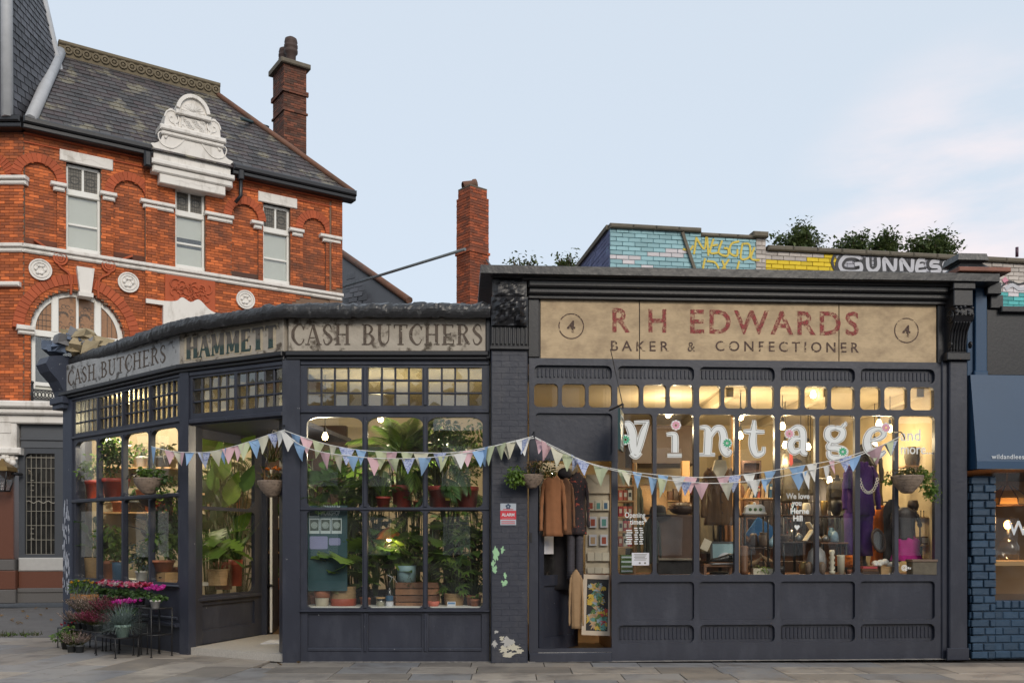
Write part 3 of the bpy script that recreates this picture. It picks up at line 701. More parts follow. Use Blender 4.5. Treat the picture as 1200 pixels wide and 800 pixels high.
def serif_word(mbx, word, u0, u1, z0, h, y, th, fat=1.0):
    ws = [GL[c][0] + .07 if c != ' ' else .55 for c in word]; k = (u1 - u0) / (sum(ws) - .07)
    x = u0; lay = 0
    for c, w in zip(word, ws):
        if c != ' ':
            g = GL[c]
            for st in g[1]:
                ribbon(mbx, [(x + p[0] * k, z0 + p[1] * h) for p in st], [p[2] * fat * min(k, h * .9) for p in st], y + lay * 2e-4, th, n=4); lay += 1
            for s in g[2]:
                if len(s) == 3: ribbon(mbx, [(x + (s[0] - s[2]) * k, z0 + s[1] * h), (x + (s[0] + s[2]) * k, z0 + s[1] * h)], [.055 * h] * 2, y + lay * 2e-4, th); lay += 1
                else: ribbon(mbx, [(x + s[0] * k, z0 + s[1] * h), (x + s[0] * k, z0 + (s[1] + s[3]) * h)], [.05 * h, .1 * h], y + lay * 2e-4, th); lay += 1
            for s in (g[3] if len(g) > 3 else []):
                ribbon(mbx, [(x + s[0] * k, z0 + s[1] * h), (x + s[0] * k, z0 + (s[1] + s[2]) * h)], [.04 * h, .075 * h], y + lay * 2e-4, th); lay += 1
            lay = lay % 6
        x += w * k
# ---------------------------------------------------------------- the florist's corner shop
fs = thing('florist_shop', 'dark blue corner shop full of plants with wrinkled black roof edge', 'shop', (-4.0, 13.0, 0))
ZT, ZS1, ZS0 = zA(357), zA(374.5), zA(412.5)
def grid_panes(F, root, x0, x1, z0, z1, nx, nz, yb, mm='lens'):
    q = MB(); t = .012
    for i in range(1, nx):
        x = x0 + (x1 - x0) * i / nx; q.cbox(x - t, x + t, yb - .02, yb + .02, z0, z1, .005)
    for j in range(1, nz):
        z = z0 + (z1 - z0) * j / nz; q.cbox(x0, x1, yb - .022, yb + .018, z - t, z + t, .005)
    g = q.build('glazing_bars', M['paint'], fs, F.M)
    for i in range(nx):
        for j in range(nz):
            a, b2 = x0 + (x1 - x0) * i / nx, x0 + (x1 - x0) * (i + 1) / nx
            c, d2 = z0 + (z1 - z0) * j / nz, z0 + (z1 - z0) * (j + 1) / nz
            w, h = (b2 - a) / 2, (d2 - c) / 2
            q = MB(); p = -.0055                     # each pane of pressed glass swells a little and sits at its own tilt
            px_, pz_ = rnd.uniform(-.25, .25) * w, rnd.uniform(-.3, .3) * h
            q.add([(-w, 0, -h), (w, 0, -h), (w, 0, h), (-w, 0, h), (px_, -p - .006, pz_), (-w, .006, -h), (w, .006, -h), (w, .006, h), (-w, .006, h)],
                  [(0, 1, 4), (1, 2, 4), (2, 3, 4), (3, 0, 4), (8, 7, 6, 5)])
            q.build('pane', M[mm], g, F.M @ T((a + b2) / 2, yb + .004, (c + d2) / 2, R(rnd.uniform(-4, 4)), R(rnd.uniform(-4, 4))))
def arched(x0, x1, z0, z1, rt, rb):
    """opening with flattened arch top corners and small bracket corners below"""
    p = []
    for (cx, cz, a, rx, rz) in ((x0 + rb, z0 + rb, 180, rb, rb), (x1 - rb, z0 + rb, 270, rb, rb), (x1 - rt, z1 - rt * .55, 0, rt, rt * .55), (x0 + rt, z1 - rt * .55, 90, rt, rt * .55)):
        for i in range(6):
            t = R(a + 18 * i); p.append((cx + rx * math.cos(t), cz + rz * math.sin(t)))
    return p
def front(F, L0, L1, cols, ztop, zt, nx, nz, zu, zl, zp, panelm='paint'):
    """one timber window wall: top lights, two rows of big lights, panels under the sill"""
    H = []
    for a, b2 in cols:
        H.append(rrect(a + .01, b2 - .01, zt[0], zt[1], .004, 1))
        H.append(arched(a, b2, zu[0], zu[1], .17, .07)); H.append(arched(a, b2, zl[0], zl[1], .075, .06)); H.append(rrect(a + .01, b2 - .01, zp[0], zp[1], .012, 2))
    plate([(L0, 0), (L1, 0), (L1, ztop), (L0, ztop)], H, 0, .07).build('window_frame', M['paint'], fs, F.M)
    for a, b2 in cols:
        grid_panes(F, fs, a + .01, b2 - .01, zt[0], zt[1], nx, nz, .035)
        for z in (zu, zl):
            q = MB(); q.box(a - .02, b2 + .02, .045, .051, z[0] - .02, z[1] + .02); q.build('pane', M['glass'], fs, F.M)
        q = MB(); q.box(a - .01, b2 + .01, .03, .06, zp[0] - .02, zp[1] + .02); q.build('panel', M[panelm], fs, F.M)
    q = MB(); q.cbox(L0 - .01, L1 + .01, -.05, .0, zp[1] + .03, zl[0] - .03, .012)
    q.cbox(L0, L1, -.028, .0, zu[1] + .05, zu[1] + .09, .01); q.cbox(L0, L1, -.02, 0, zl[1] + .005, zu[0] - .005, .006)
    q.cbox(L0, L1, -.02, 0, zt[1] + .03, zt[1] + .07, .01)
    for a, b2 in cols:
        q.cbox(a + .005, b2 - .005, -.008, .03, zp[0] + .0, zp[0] + .05, .012)
    for x in [c[0] for c in cols[1:]]:
        q.cbox(x - .05, x - .005, -.02, 0, zl[0], zl[1] - .02, .008); q.cbox(x - .05, x - .005, -.021, 0, zu[0], zu[1], .008)
        q.cbox(x - .046, x - .01, -.021, 0, zp[0], zp[1] + .02, .01); q.cbox(x - .05, x - .005, -.02, 0, zt[0], zt[1], .008)
    q.build('moulding', M['paint'], fs, F.M)
uA = FA.u
front(FA, uA(352), uA(573.5), [(uA(359.5), uA(424.5)), (uA(430.5), uA(495.5)), (uA(501), uA(565.5))], zA(421), (zA(475), zA(430.5)), 4, 3, (zA(594), zA(488.5)), (zA(712), zA(598)), (zA(763), zA(719)))
c0, c1 = .32, LC - .05; cw = (c1 - c0) / 4
front(FC, .22, LC, [(c0 + cw * i + .02, c0 + cw * (i + 1) - .045) for i in range(4)], zA(421), (3.33, 3.84), 5, 3, (2.26, 3.19), (.99, 2.20), (.46, .90), 'paint')
q = MB(); q.cbox(.3, LC, -.10, .0, .38, .43, .01); q.build('ledge', M['paint'], fs, FC.M)
# door bay transom
tb0, tb1 = .17, LB - .02
H = [rrect(tb0 + .05, (tb0 + tb1) / 2 - .025, 3.34, 3.83, .004, 1), rrect((tb0 + tb1) / 2 + .025, tb1 - .03, 3.34, 3.83, .004, 1)]
plate([(tb0, 3.22), (tb1, 3.22), (tb1, zA(421)), (tb0, zA(421))], H, 0, .07).build('window_frame', M['paint'], fs, FB.M)
for a, b2 in ((tb0 + .05, (tb0 + tb1) / 2 - .025), ((tb0 + tb1) / 2 + .025, tb1 - .03)):
    grid_panes(FB, fs, a, b2, 3.34, 3.83, 5, 3, .035)
q = MB(); q.cbox(tb0, tb1, -.03, 0, 3.20, 3.26, .01); q.cbox(tb0, tb1, -.02, 0, 3.86, 3.92, .01); q.build('moulding', M['paint'], fs, FB.M)
# pillars
def pillar(pts, z1, m='paint', **k):
    q = MB(); n = len(pts)
    q.add([(p[0], p[1], 0) for p in pts] + [(p[0], p[1], z1) for p in pts], [list(range(n)), list(range(2 * n - 1, n - 1, -1))] + [(i, i + n, (i + 1) % n + n, (i + 1) % n) for i in range(n)])
    return q.build('pillar', M[m], fs, I4, **k)
def loc(F, x, y): p = F.M @ Vector((x, y, 0)); return (p.x, p.y)
pillar([loc(FA, uA(352), -.03), loc(FA, uA(352), .22), (-3.1, 12.50), loc(FB, LB + .0, .0), loc(FA, uA(331, -.03), -.03)], zA(420))
pillar([loc(FB, .16, -.02), loc(FB, .17, .10), (-4.42, 13.4), (-4.75, 13.45), loc(FC, LC - .0, .0), loc(FC, LC - .0, -.03)], zA(420))
pillar([loc(FC, .24, -.02), loc(FC, .24, .2), loc(FC, -.05, .45), loc(FC, -.12, .2), loc(FC, -.08, -.02)], zA(424), 'paint_chip')
# lobby beside the door
H = [arched(.10, LL - .22, 2.08, 3.05, .12, .12), arched(.10, LL - .22, .80, 2.03, .1, .1), rrect(.1, LL - .22, .30, .66, .02)]
plate([(0, .1), (LL, .1), (LL, 3.2), (0, 3.2)], H, 0, .06).build('window_frame', M['paint'], fs, FL.M)
for z0, z1 in ((2.06, 3.07), (.78, 2.05)):
    q = MB(); q.box(.08, LL - .2, .035, .041, z0, z1); q.build('pane', M['glass'], fs, FL.M)
q = MB(); q.box(.08, LL - .2, .03, .05, .28, .68); q.build('panel', M['paint'], fs, FL.M)
q = MB(); q.cbox(0, LL - .1, -.05, 0, .72, .77, .01); q.build('sill', M['paint'], fs, FL.M)
lobby = [loc(FB, .1, .02), loc(FB, LB, .02), (-2.9, 12.4), (-2.6, 15.2), (-3.96, 14.9), (-4.5, 13.2)]
q = MB(); n = len(lobby)
q.add([(p[0], p[1], .0) for p in lobby] + [(p[0], p[1], .10) for p in lobby], [list(range(n))[::-1], list(range(n, 2 * n))] + [(i, (i + 1) % n, (i + 1) % n + n, i + n) for i in range(n)])
q.build('entrance_step', M['terrazzo'], fs, I4)
q = MB(); q.box(-3.62, -3.0, 13.5, 14.05, .10, .108, T(0, 0, 0)); q.build('door_mat', flat('pale_mat', (0.55, 0.56, 0.6), .8), fs, I4)
q = MB(); q.add([(p[0], p[1], 3.18) for p in lobby] + [(p[0], p[1], 3.24) for p in lobby], [list(range(n))[::-1], list(range(n, 2 * n))] + [(i, (i + 1) % n, (i + 1) % n + n, i + n) for i in range(n)])
q.build('lobby_ceiling', M['paint'], fs, I4)
q = MB(); q.box(0, .09, 0, .12, .1, 3.2); q.build('door_post', M['paint'], fs, Matrix.Translation((-3.98, 14.88, 0)))
q = MB(); q.cbox(0, .045, 0, .85, .11, 2.75, .006); dl = q.build('door', M['paint'], fs, Matrix.Translation((-3.86, 14.95, 0)) @ Matrix.Rotation(R(8), 4, 'Z'))
q = MB(); q.box(.005, .04, -.006, 0, .13, 2.72); q.build('door_edge', M['white_frame'], dl)
q = MB(); q.tube([(-.02, -.03, .88), (.07, -.03, .88)], .02, 6); q.build('door_handle', M['iron'], dl)
# fascia: rendered boards with cut lettering
def fas(F, x0, x1, m):
    q = MB(); q.cbox(x0, x1, -.03, .25, ZS0, ZS1 + .02, .006); return q.build('fascia_board', M[m], fs, F.M)
fas(FA, uA(338.5), uA(569.5), 'sign_stone'); fas(FB, .0, LB + .0, 'sign_stone'); fas(FC, -.0, LC - .01, 'sign_stone_skylit')
q = MB(); serif_word(q, 'CASH BUTCHERS', uA(342), uA(566), zA(404.5), zA(380.5) - zA(404.5), -.036, .004); q.build('lettering', M['butcher'], fs, FA.M)
zc = lambda px, py: FC.z(px, py)
q = MB(); serif_word(q, 'CASH BUTCHERS', .13, LC - .36, zA(404), zA(382) - zA(404), -.036, .004, .9); q.build('lettering', M['butcher'], fs, FC.M)
h0, h1 = zA(408), zA(379)
q = MB(); serif_word(q, 'HAMMETT', .10, LB - .08, h0, h1 - h0, -.0345, .003, 2.6); q.build('lettering', M['hammett_tan'], fs, FB.M)
q = MB(); serif_word(q, 'HAMMETT', .13, LB - .11, h0 + .02, h1 - h0 - .03, -.040, .004, 1.75); q.build('lettering', two_tone('worn_grey_and_green_lettering', (.13, .115, .10), (.035, .062, .056), h0 + .10, .12), fs, FB.M)
for F, a, b2 in ((FA, uA(336), uA(573)), (FB, -.02, LB + .02), (FC, -.1, LC + .02)):
    q = MB(); q.cbox(a, b2, -.09, .2, zA(418), ZS0 + .002, .012); q.cbox(a, b2, -.05, .2, zA(422), zA(418), .012); q.build('cornice', M['paint_black'], fs, F.M)
q = MB(); q.cbox(uA(569.5), uA(575), -.06, .2, zA(421), ZT, .01); q.build('fascia_end', M['paint_black'], fs, FA.M)
# broken console at the far corner
q = MB(); cx = .0
pr = [(.05, 3.95), (-.06, 3.95), (-.08, 4.05), (-.16, 4.2), (-.30, 4.34), (-.36, 4.46), (-.3, 4.58), (-.1, 4.62), (.2, 4.62), (.2, 3.95)]
k = len(pr); v = [(-.30, y, z) for y, z in pr] + [(.08, y, z) for y, z in pr]
q.add(v, [list(range(k))[::-1], list(range(k, 2 * k))] + [(i, (i + 1) % k, k + (i + 1) % k, k + i) for i in range(k)])
q.cbox(-.34, .14, -.13, .3, 3.84, 3.95, .012); q.cbox(-.30, .1, -.1, .3, 3.76, 3.84, .01)
c = q.build('console', M['paint_chip'], fs, FC.M)
# roof, felt edge
edge = [loc(FC, -.35, .15), loc(FC, LC, -.06), loc(FB, LB, -.06), (uA(575) - 2.917, 12.14)]
rf = [loc(FC, -.3, .1), loc(FC, LC, .05), loc(FB, LB, .05), (-.25, 12.25), (-.25, 17.0), (-7.6, 17.0)]
q = MB(); n = len(rf)
q.add([(p[0], p[1], ZS1 + .01) for p in rf] + [(p[0], p[1], ZT - .12) for p in rf], [list(range(n))[::-1], list(range(n, 2 * n))] + [(i, (i + 1) % n, (i + 1) % n + n, i + n) for i in range(n)])
q.build('roof', M['felt'], fs, I4)
path = []
for a, b2 in zip(edge[:-1], edge[1:]):
    L = math.hypot(b2[0] - a[0], b2[1] - a[1]); m = max(2, int(L / .028))
    for i in range(m): path.append((a[0] + (b2[0] - a[0]) * i / m, a[1] + (b2[1] - a[1]) * i / m))
path.append(edge[-1])
q = MB(); secs = []
for i, p in enumerate(path):
    a, b2 = path[max(i - 1, 0)], path[min(i + 1, len(path) - 1)]
    dx, dy = b2[0] - a[0], b2[1] - a[1]; l = math.hypot(dx, dy); nx_, ny_ = dy / l, -dx / l
    ring = []
    for (o, z) in ((-.02, ZS1 + .0), (.10, ZS1 - .01), (.12, ZS1 + .03), (.128, ZS1 + .06), (.13, ZS1 + .09), (.125, ZS1 + .12), (.11, ZS1 + .15), (.09, ZT - .04), (.05, ZT - .015), (.0, ZT), (-.06, ZT), (-.14, ZT - .01), (-.25, ZT - .04), (-.25, ZS1)):
        P = Vector((p[0] * 5, p[1] * 5 + o * 6, z * 6)); k = .014 * mn.noise(P * .5) + .030 * (abs(mn.noise(P * 1.3)) - .2) + .022 * (abs(mn.noise(P * 3.1)) - .2)
        k = k * (1.0 if z > ZT - .06 else .62) + (.012 if (i * .028) % 1.13 < .06 else 0)
        ring.append((p[0] + nx_ * (o + k * .7), p[1] + ny_ * (o + k * .7), z + k))
    secs.append(ring)
q.loft(secs, smooth=False); q.build('felt_edge', M['felt'], fs, I4)
# room behind the glass
cor = [loc(FC, .05, .07), loc(FC, LC, .07)]
q = MB(); fl = [loc(FC, .05, .08), loc(FC, LC, .12), (-4.4, 13.3), (-3.9, 15.0), (-2.85, 15.0), (-2.85, 12.3), (-.28, 12.3), (-.28, 16.6), (-7.5, 16.6)]
n = len(fl)
for nm, z0, z1, mm in (('floor', .02, .1, 'floorboard'), ('ceiling', 3.93, 4.0, 'cream')):
    q = MB(); q.add([(p[0], p[1], z0) for p in fl] + [(p[0], p[1], z1) for p in fl], [list(range(n))[::-1], list(range(n, 2 * n))] + [(i, (i + 1) % n, (i + 1) % n + n, i + n) for i in range(n)])
    q.build(nm, M[mm], fs, I4)
q = MB(); q.box(-7.6, -.25, 16.6, 16.7, 0, 4.0); q.build('back_wall', M['cream'], fs, I4)
q = MB(); q.box(-.30, -.24, 12.27, 16.6, 0, 4.0); q.build('side_wall', M['cream'], fs, I4)
q = MB(); q.box(-.05, .02, 0, 1.3, 0, 4.0); q.build('side_wall', M['cream'], fs, Matrix.Translation((-7.38, 15.6, 0)) @ Matrix.Rotation(R(10), 4, 'Z'))
q = MB(); q.box(uA(353), uA(573), .08, .95, zA(716), zA(711)); q.box(uA(353), uA(573), .9, .94, .1, zA(716)); q.build('window_deck', M['white_frame'], fs, FA.M)
q = MB(); q.add([(x, y, z) for z in (.92, .97) for x, y in ((.25, .08), (LC - .15, .08), (LC - .48, .75), (.25, .75))], [(3, 2, 1, 0), (4, 5, 6, 7), (0, 1, 5, 4), (1, 2, 6, 5), (2, 3, 7, 6), (3, 0, 4, 7)]); q.build('window_deck', M['white_frame'], fs, FC.M)
q = MB(); q.box(-4.35, -2.9, 16.42, 16.58, .1, 3.6); q.box(-4.4, -4.3, 15.9, 16.5, .1, 2.6); q.build('added_shelf_backing', M['darkwood'], fs, I4)  # dark shelf backing added to darken the view through the doorway
q = MB(); q.box(.08, LL - .2, .07, .35, .72, .78); q.build('window_deck', M['paint'], fs, FL.M)
# ---------------------------------------------------------------- red brick corner building
FPB = Facet(-12.75, 24.5, R(33.8))
pb = thing('brick_building', 'tall orange brick corner building with white trimmed windows, slate roof and ornate white gable', 'building', FPB.M)
pm = FPB.M
pu = FPB.u
def pz(px, py, w=0): return FPB.z(px, py, w)
UE = pu(400.5)                                        # far end of the wall
ZE = pz(300, 208)                                     # eaves
# left return, square to the viewer
FP2 = Facet(-12.75, 24.5, 0.0)
def band(q, pts, h, w0, w1, F=FPB):
    """horizontal moulding through the picture points at its two ends"""
    (xa, ya), (xb, yb) = pts
    z = (F.z(xa, ya, w0) + F.z(xb, yb, w0)) / 2
    q.cbox(F.u(xa, w0), F.u(xb, w0), w0, w1, z - h, z, min(.03, h * .3))
    return z
ZS = (pz(100, 297) + pz(330, 334)) / 2               # top of the white sill course
ZI = (pz(100, 220) + pz(330, 266)) / 2               # top of the white impost course
WIN = [(77.5, 118.5), (205.5, 241), (308.5, 340.5)]
WU = [(pu(a), pu(b)) for a, b in WIN]
WZ0 = ZS + .02; WZ1 = (pz(98, 192) + pz(325, 242)) / 2
ARCH = [(24.5, 67), (133, 170.5), (271.5, 303), (355, 382)]
AU = [(pu(a), pu(b)) for a, b in ARCH]
AZ1 = [pz(47, 188), pz(152, 212), pz(287, 239), pz(368.5, 258)]
AZ1 = [sum(AZ1) / 4] * 4
PILS = [(170, 184), (184.5, 193), (386, 401)]
bigc = pu(92); bigr = (pu(147) - pu(38)) / 2; bigz = pz(62, 388)
ZG = 6.0                                              # top of the stone ground floor
ZG = pz(40, 474)
def depth_at(u, z):
    """None where the wall is open, else how far a brick stands back"""
    for (a, b_) in WU:
        if a < u < b_ and WZ0 < z < WZ1: return None
    for (a, b_), z1 in zip(AU, AZ1):
        r = (b_ - a) / 2; c = (a + b_) / 2
        if a < u < b_ and ZS < z < z1 - r: return .07
        if z >= z1 - r and (u - c) ** 2 + (z - z1 + r) ** 2 < r * r: return .07
    if abs(u - bigc) < bigr and ZG < z <= bigz: return None
    if z > bigz and (u - bigc) ** 2 + (z - bigz) ** 2 < (bigr + .02) ** 2: return None
    if pu(170) < u < pu(184) or u > pu(388): return -.05
    if pu(190) < u < pu(262) and z > ZI - 3: return 0.0
    return 0.0
def bricklay(u0, u1, z0, z1, fn, L=.228, C=.0765, g=.0085, th=.05, edges=None):
    out_ = []; j = 0; z = z0
    while z < z1 - .02:
        u = u0 - (L / 2 if j % 2 else 0)
        E = edges(z + C / 2) if edges else []
        while u < u1:
            a0, b0 = max(u + g / 2, u0), min(u + L - g / 2, u1)
            cut = [a0] + sorted(e for e in E if a0 < e < b0) + [b0]
            for a, b_ in zip(cut[:-1], cut[1:]):
                if b_ - a > .02:
                    d = fn((a + b_) / 2, z + C / 2)
                    if d is not None: out_.append((a, b_, d + rnd.uniform(-.004, .004), z + g / 2, min(z + C - g / 2, z1)))
            u += L
        z += C; j += 1
    return out_
def bricks_to(root, F, bl, m, n_own=300, key=None, th=.03):
    """the bricks that show largest are parts of their own, the rest one joined part"""
    if key: bl = sorted(bl, key=key)
    for (a, b_, d, z0, z1) in bl[:n_own]:
        q = MB(); q.cbox(a, b_, d, d + th, z0, z1, .004); q.build('brick', M[m], root, F.M)
    if bl[n_own:]:
        q = MB()
        for (a, b_, d, z0, z1) in bl[n_own:]: q.cbox(a, b_, d, d + th, z0, z1, .004)
        q.build('brickwork', M[m], root, F.M, kind='stuff')
def wall_edges(z):
    E = [pu(170), pu(184), pu(388)]
    if WZ0 - .05 < z < WZ1 + .05: E += [x for w_ in WU for x in w_]
    for (a, b_), z1 in zip(AU, AZ1):
        r = (b_ - a) / 2; c = (a + b_) / 2
        if ZS - .05 < z < z1 - r: E += [a, b_]
        elif z1 - r <= z < z1: h = math.sqrt(max(0, r * r - (z - z1 + r) ** 2)); E += [c - h, c + h]
    if z < bigz: E += [bigc - bigr, bigc + bigr]
    elif z < bigz + bigr: h = math.sqrt(max(0, (bigr + .02) ** 2 - (z - bigz) ** 2)); E += [bigc - h, bigc + h]
    return E
bl = bricklay(0.02, UE, ZG, ZE - .05, depth_at, L=.235, C=.079, edges=wall_edges)
vis = lambda q: FPB.M @ Vector((q[0], q[2], q[3]))
def key(q):
    p = vis(q); px = 600 + FPX * p.x / p.y; py = HZ - FPX * (p.z - EYE) / p.y
    hid = py > 470 or (px > 60 and py > 425 - (px - 75) * .27)
    return (10 if hid else 0) + p.y / 100
bl = [b_ for b_ in bl if key(b_) < 5 or b_[3] > ZG + 99]
bricks_to(pb, FPB, bl, 'brick', 300, key)
# backing wall with its openings, built in upright strips
def opened(u):
    o = [(WZ0, WZ1) for a, b_ in WU if a < u < b_]
    for (a, b_), z1 in zip(AU, AZ1):
        r = (b_ - a) / 2; c = (a + b_) / 2
        if a < u < b_: o.append((ZS - .1, z1 - r + math.sqrt(r * r - (u - c) ** 2)))
    if abs(u - bigc) < bigr: o.append((ZG + .05, bigz + math.sqrt(bigr * bigr - (u - bigc) ** 2)))
    return sorted(o)
brk = {0.0, UE - .02}
for a, b_ in WU: brk |= {a, b_}
for a, b_ in AU + [(bigc - bigr, bigc + bigr)]: brk |= {a + (b_ - a) * .5 * (1 - math.cos(math.pi * i / 16)) for i in range(17)}
brk = sorted(x for x in brk if 0 <= x <= UE); q = MB()
for x0, x1 in zip(brk[:-1], brk[1:]):
    z = ZG
    for lo, hi in opened((x0 + x1) / 2) + [(ZE, ZE)]:
        if lo > z: q.box(x0, x1, .022, .42, z, lo)
        z = max(z, hi)
q.build('wall', M['mortar'], pb)
for (a, b_), z1 in zip(AU, AZ1):
    q = MB(); q.box(a - .05, b_ + .05, .085, .2, ZS - .15, z1 + .05); q.build('blind_arch', M['mortar'], pb)
for (a, b_), z1 in zip(AU, AZ1):           # blind arches: recess shows by its brick ring
    r = (b_ - a) / 2; c = (a + b_) / 2
    q = MB(); n = 15
    for i in range(n):
        t0, t1 = 180 * i / n + .6, 180 * (i + 1) / n - .6
        q.prism(arc(c, z1 - r, r + .23, t0, t1, 2) + arc(c, z1 - r, r - .002, t1, t0, 2), -.012, .1)
    q.build('arch_ring', M['redbrick'], pb)
    q = MB(); q.cbox(a - .0, b_, .05, .1, ZS, ZS + .2, .004); q.build('sooty_base', M['stockbrick'], pb)
for a, b_ in PILS[:1] + PILS[2:]:
    q = MB(); q.box(pu(a), pu(b_) , -.018, .04, ZG, ZE - .25); q.build('pilaster', M['mortar'], pb)
q = MB(); q.cbox(0, UE, -.06, .1, ZE - .20, ZE - .05, .01); q.cbox(0, UE, -.03, .1, ZE - .42, ZE - .38, .01); q.build('brick_cornice', M['redbrick'], pb)
# big arch: rings, keystone, fan window
for k, (ra, rb, d) in enumerate(((.42, .16, -.03), (.155, .08, .04), (.075, .0, .10))):
    q = MB(); n = 34
    for i in range(n):
        t0, t1 = 180 * i / n + .25, 180 * (i + 1) / n - .25
        q.prism(arc(bigc, bigz, bigr + ra, t0, t1, 2) + arc(bigc, bigz, bigr + rb, t1, t0, 2), d, .3)
    q.build('arch_ring', M['redbrick'], pb)
kx = pu(99); q = MB()
k0, k1 = bigz + bigr - .12, bigz + bigr + .62
q.prism([(kx - .13, k0), (kx + .13, k0), (kx + .22, k1), (kx - .22, k1)], -.20, .1)
q.prism([(kx - .18, k0 - .05), (kx + .18, k0 - .05), (kx + .18, k0 + .06), (kx - .18, k0 + .06)], -.26, .1)
q.build('keystone', M['white'], pb)
def fan(F):
    q = MB(); w = .075
    y0, y1 = .16, .24
    ribbon(q, arc(bigc, bigz, bigr - .06, 0, 180, 30), [.13] * 31, y0, .1, smooth=False)
    q.cbox(bigc - bigr, bigc + bigr, y0 - .02, y1, bigz - .14, bigz + .02, .01)
    for x in (-.48, .44):
        q.cbox(bigc + x * bigr - .09, bigc + x * bigr + .09, y0 - .03, y1, bigz, bigz + bigr * .86, .02)
    q.cbox(bigc - .035, bigc + .03, y0 - .01, y1, bigz, bigz + bigr * .97, .01)
    for x in (-.93, -.52, .48, .93):
        q.cbox(bigc + x * bigr - .05, bigc + x * bigr + .05, y0, y1, ZG + .1, bigz - .1, .01)
    q.cbox(bigc - bigr, bigc + bigr, y0 + .01, y1, bigz - 1.45, bigz - 1.35, .01)
    f = q.build('arched_window', M['white_frame'], pb)
    q = MB(); q.prism([(bigc - bigr + .05, bigz)] + [(bigc + bigr - .05, bigz)] + arc(bigc, bigz, bigr - .05, 2, 178, 20), .21, .22); q.build('pane', M['amber'], f, pm)
    q = MB()
    for x in (-.25, .22):
        for i in range(9): ribbon(q, arc(bigc + x * bigr, bigz + .45, .06 + .02 * i, 20 * i, 20 * i + 70, 5), [.012] * 6, .205, .004, smooth=False)
        for i in range(10):
            aa = i * 36; ribbon(q, arc(bigc + x * bigr + .16 * math.cos(R(aa)), bigz + .45 + .3 * math.sin(R(aa)), .05, 0, 300, 6), [.012] * 7, .205, .004, smooth=False)
    for x in (-.9, -.82, -.74, -.66, .66, .76, .86): q.cbox(bigc + x * bigr - .006, bigc + x * bigr + .006, .203, .21, bigz, bigz + bigr * (1 - x * x) ** .5 - .05, .002)
    for z in (.15, .3, .45): q.cbox(bigc - bigr * .95, bigc - bigr * .55, .2, .21, bigz + z, bigz + z + .012, .002)
    q.build('leading', M['came'], f, pm)
    q = MB(); q.box(bigc - bigr, bigc + bigr, .215, .222, bigz - 1.4, bigz - .1); q.build('pane', M['pubglass'], f, pm)
    q = MB(); q.box(bigc - bigr, bigc + bigr, .23, .24, ZG, bigz - 1.35); q.build('blind', M['netting'], f, pm)
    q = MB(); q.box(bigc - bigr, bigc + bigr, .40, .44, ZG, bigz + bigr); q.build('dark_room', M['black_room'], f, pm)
fan(FPB)
# iron balcony guard
q = MB(); a, b_ = pu(37), pu(75); zg = pz(50, 466); zh = pz(50, 458)
for z in (zg - .06, zh): q.cbox(a, b_, -.16, -.13, z - .02, z + .02, .004)
for i in range(9):
    x = a + (b_ - a) * (i + .5) / 9; ribbon(q, arc(x, (zg + zh) / 2 - .03, .085, 0, 360, 12), [.025] * 13, -.155, .02, smooth=False)
q.tube([(a, -.145, zg - .12), (a, -.145, zh + .14)], .03, 6); q.ball((a, -.145, zh + .18), .045)
q.build('balcony_guard', M['iron'], pb)
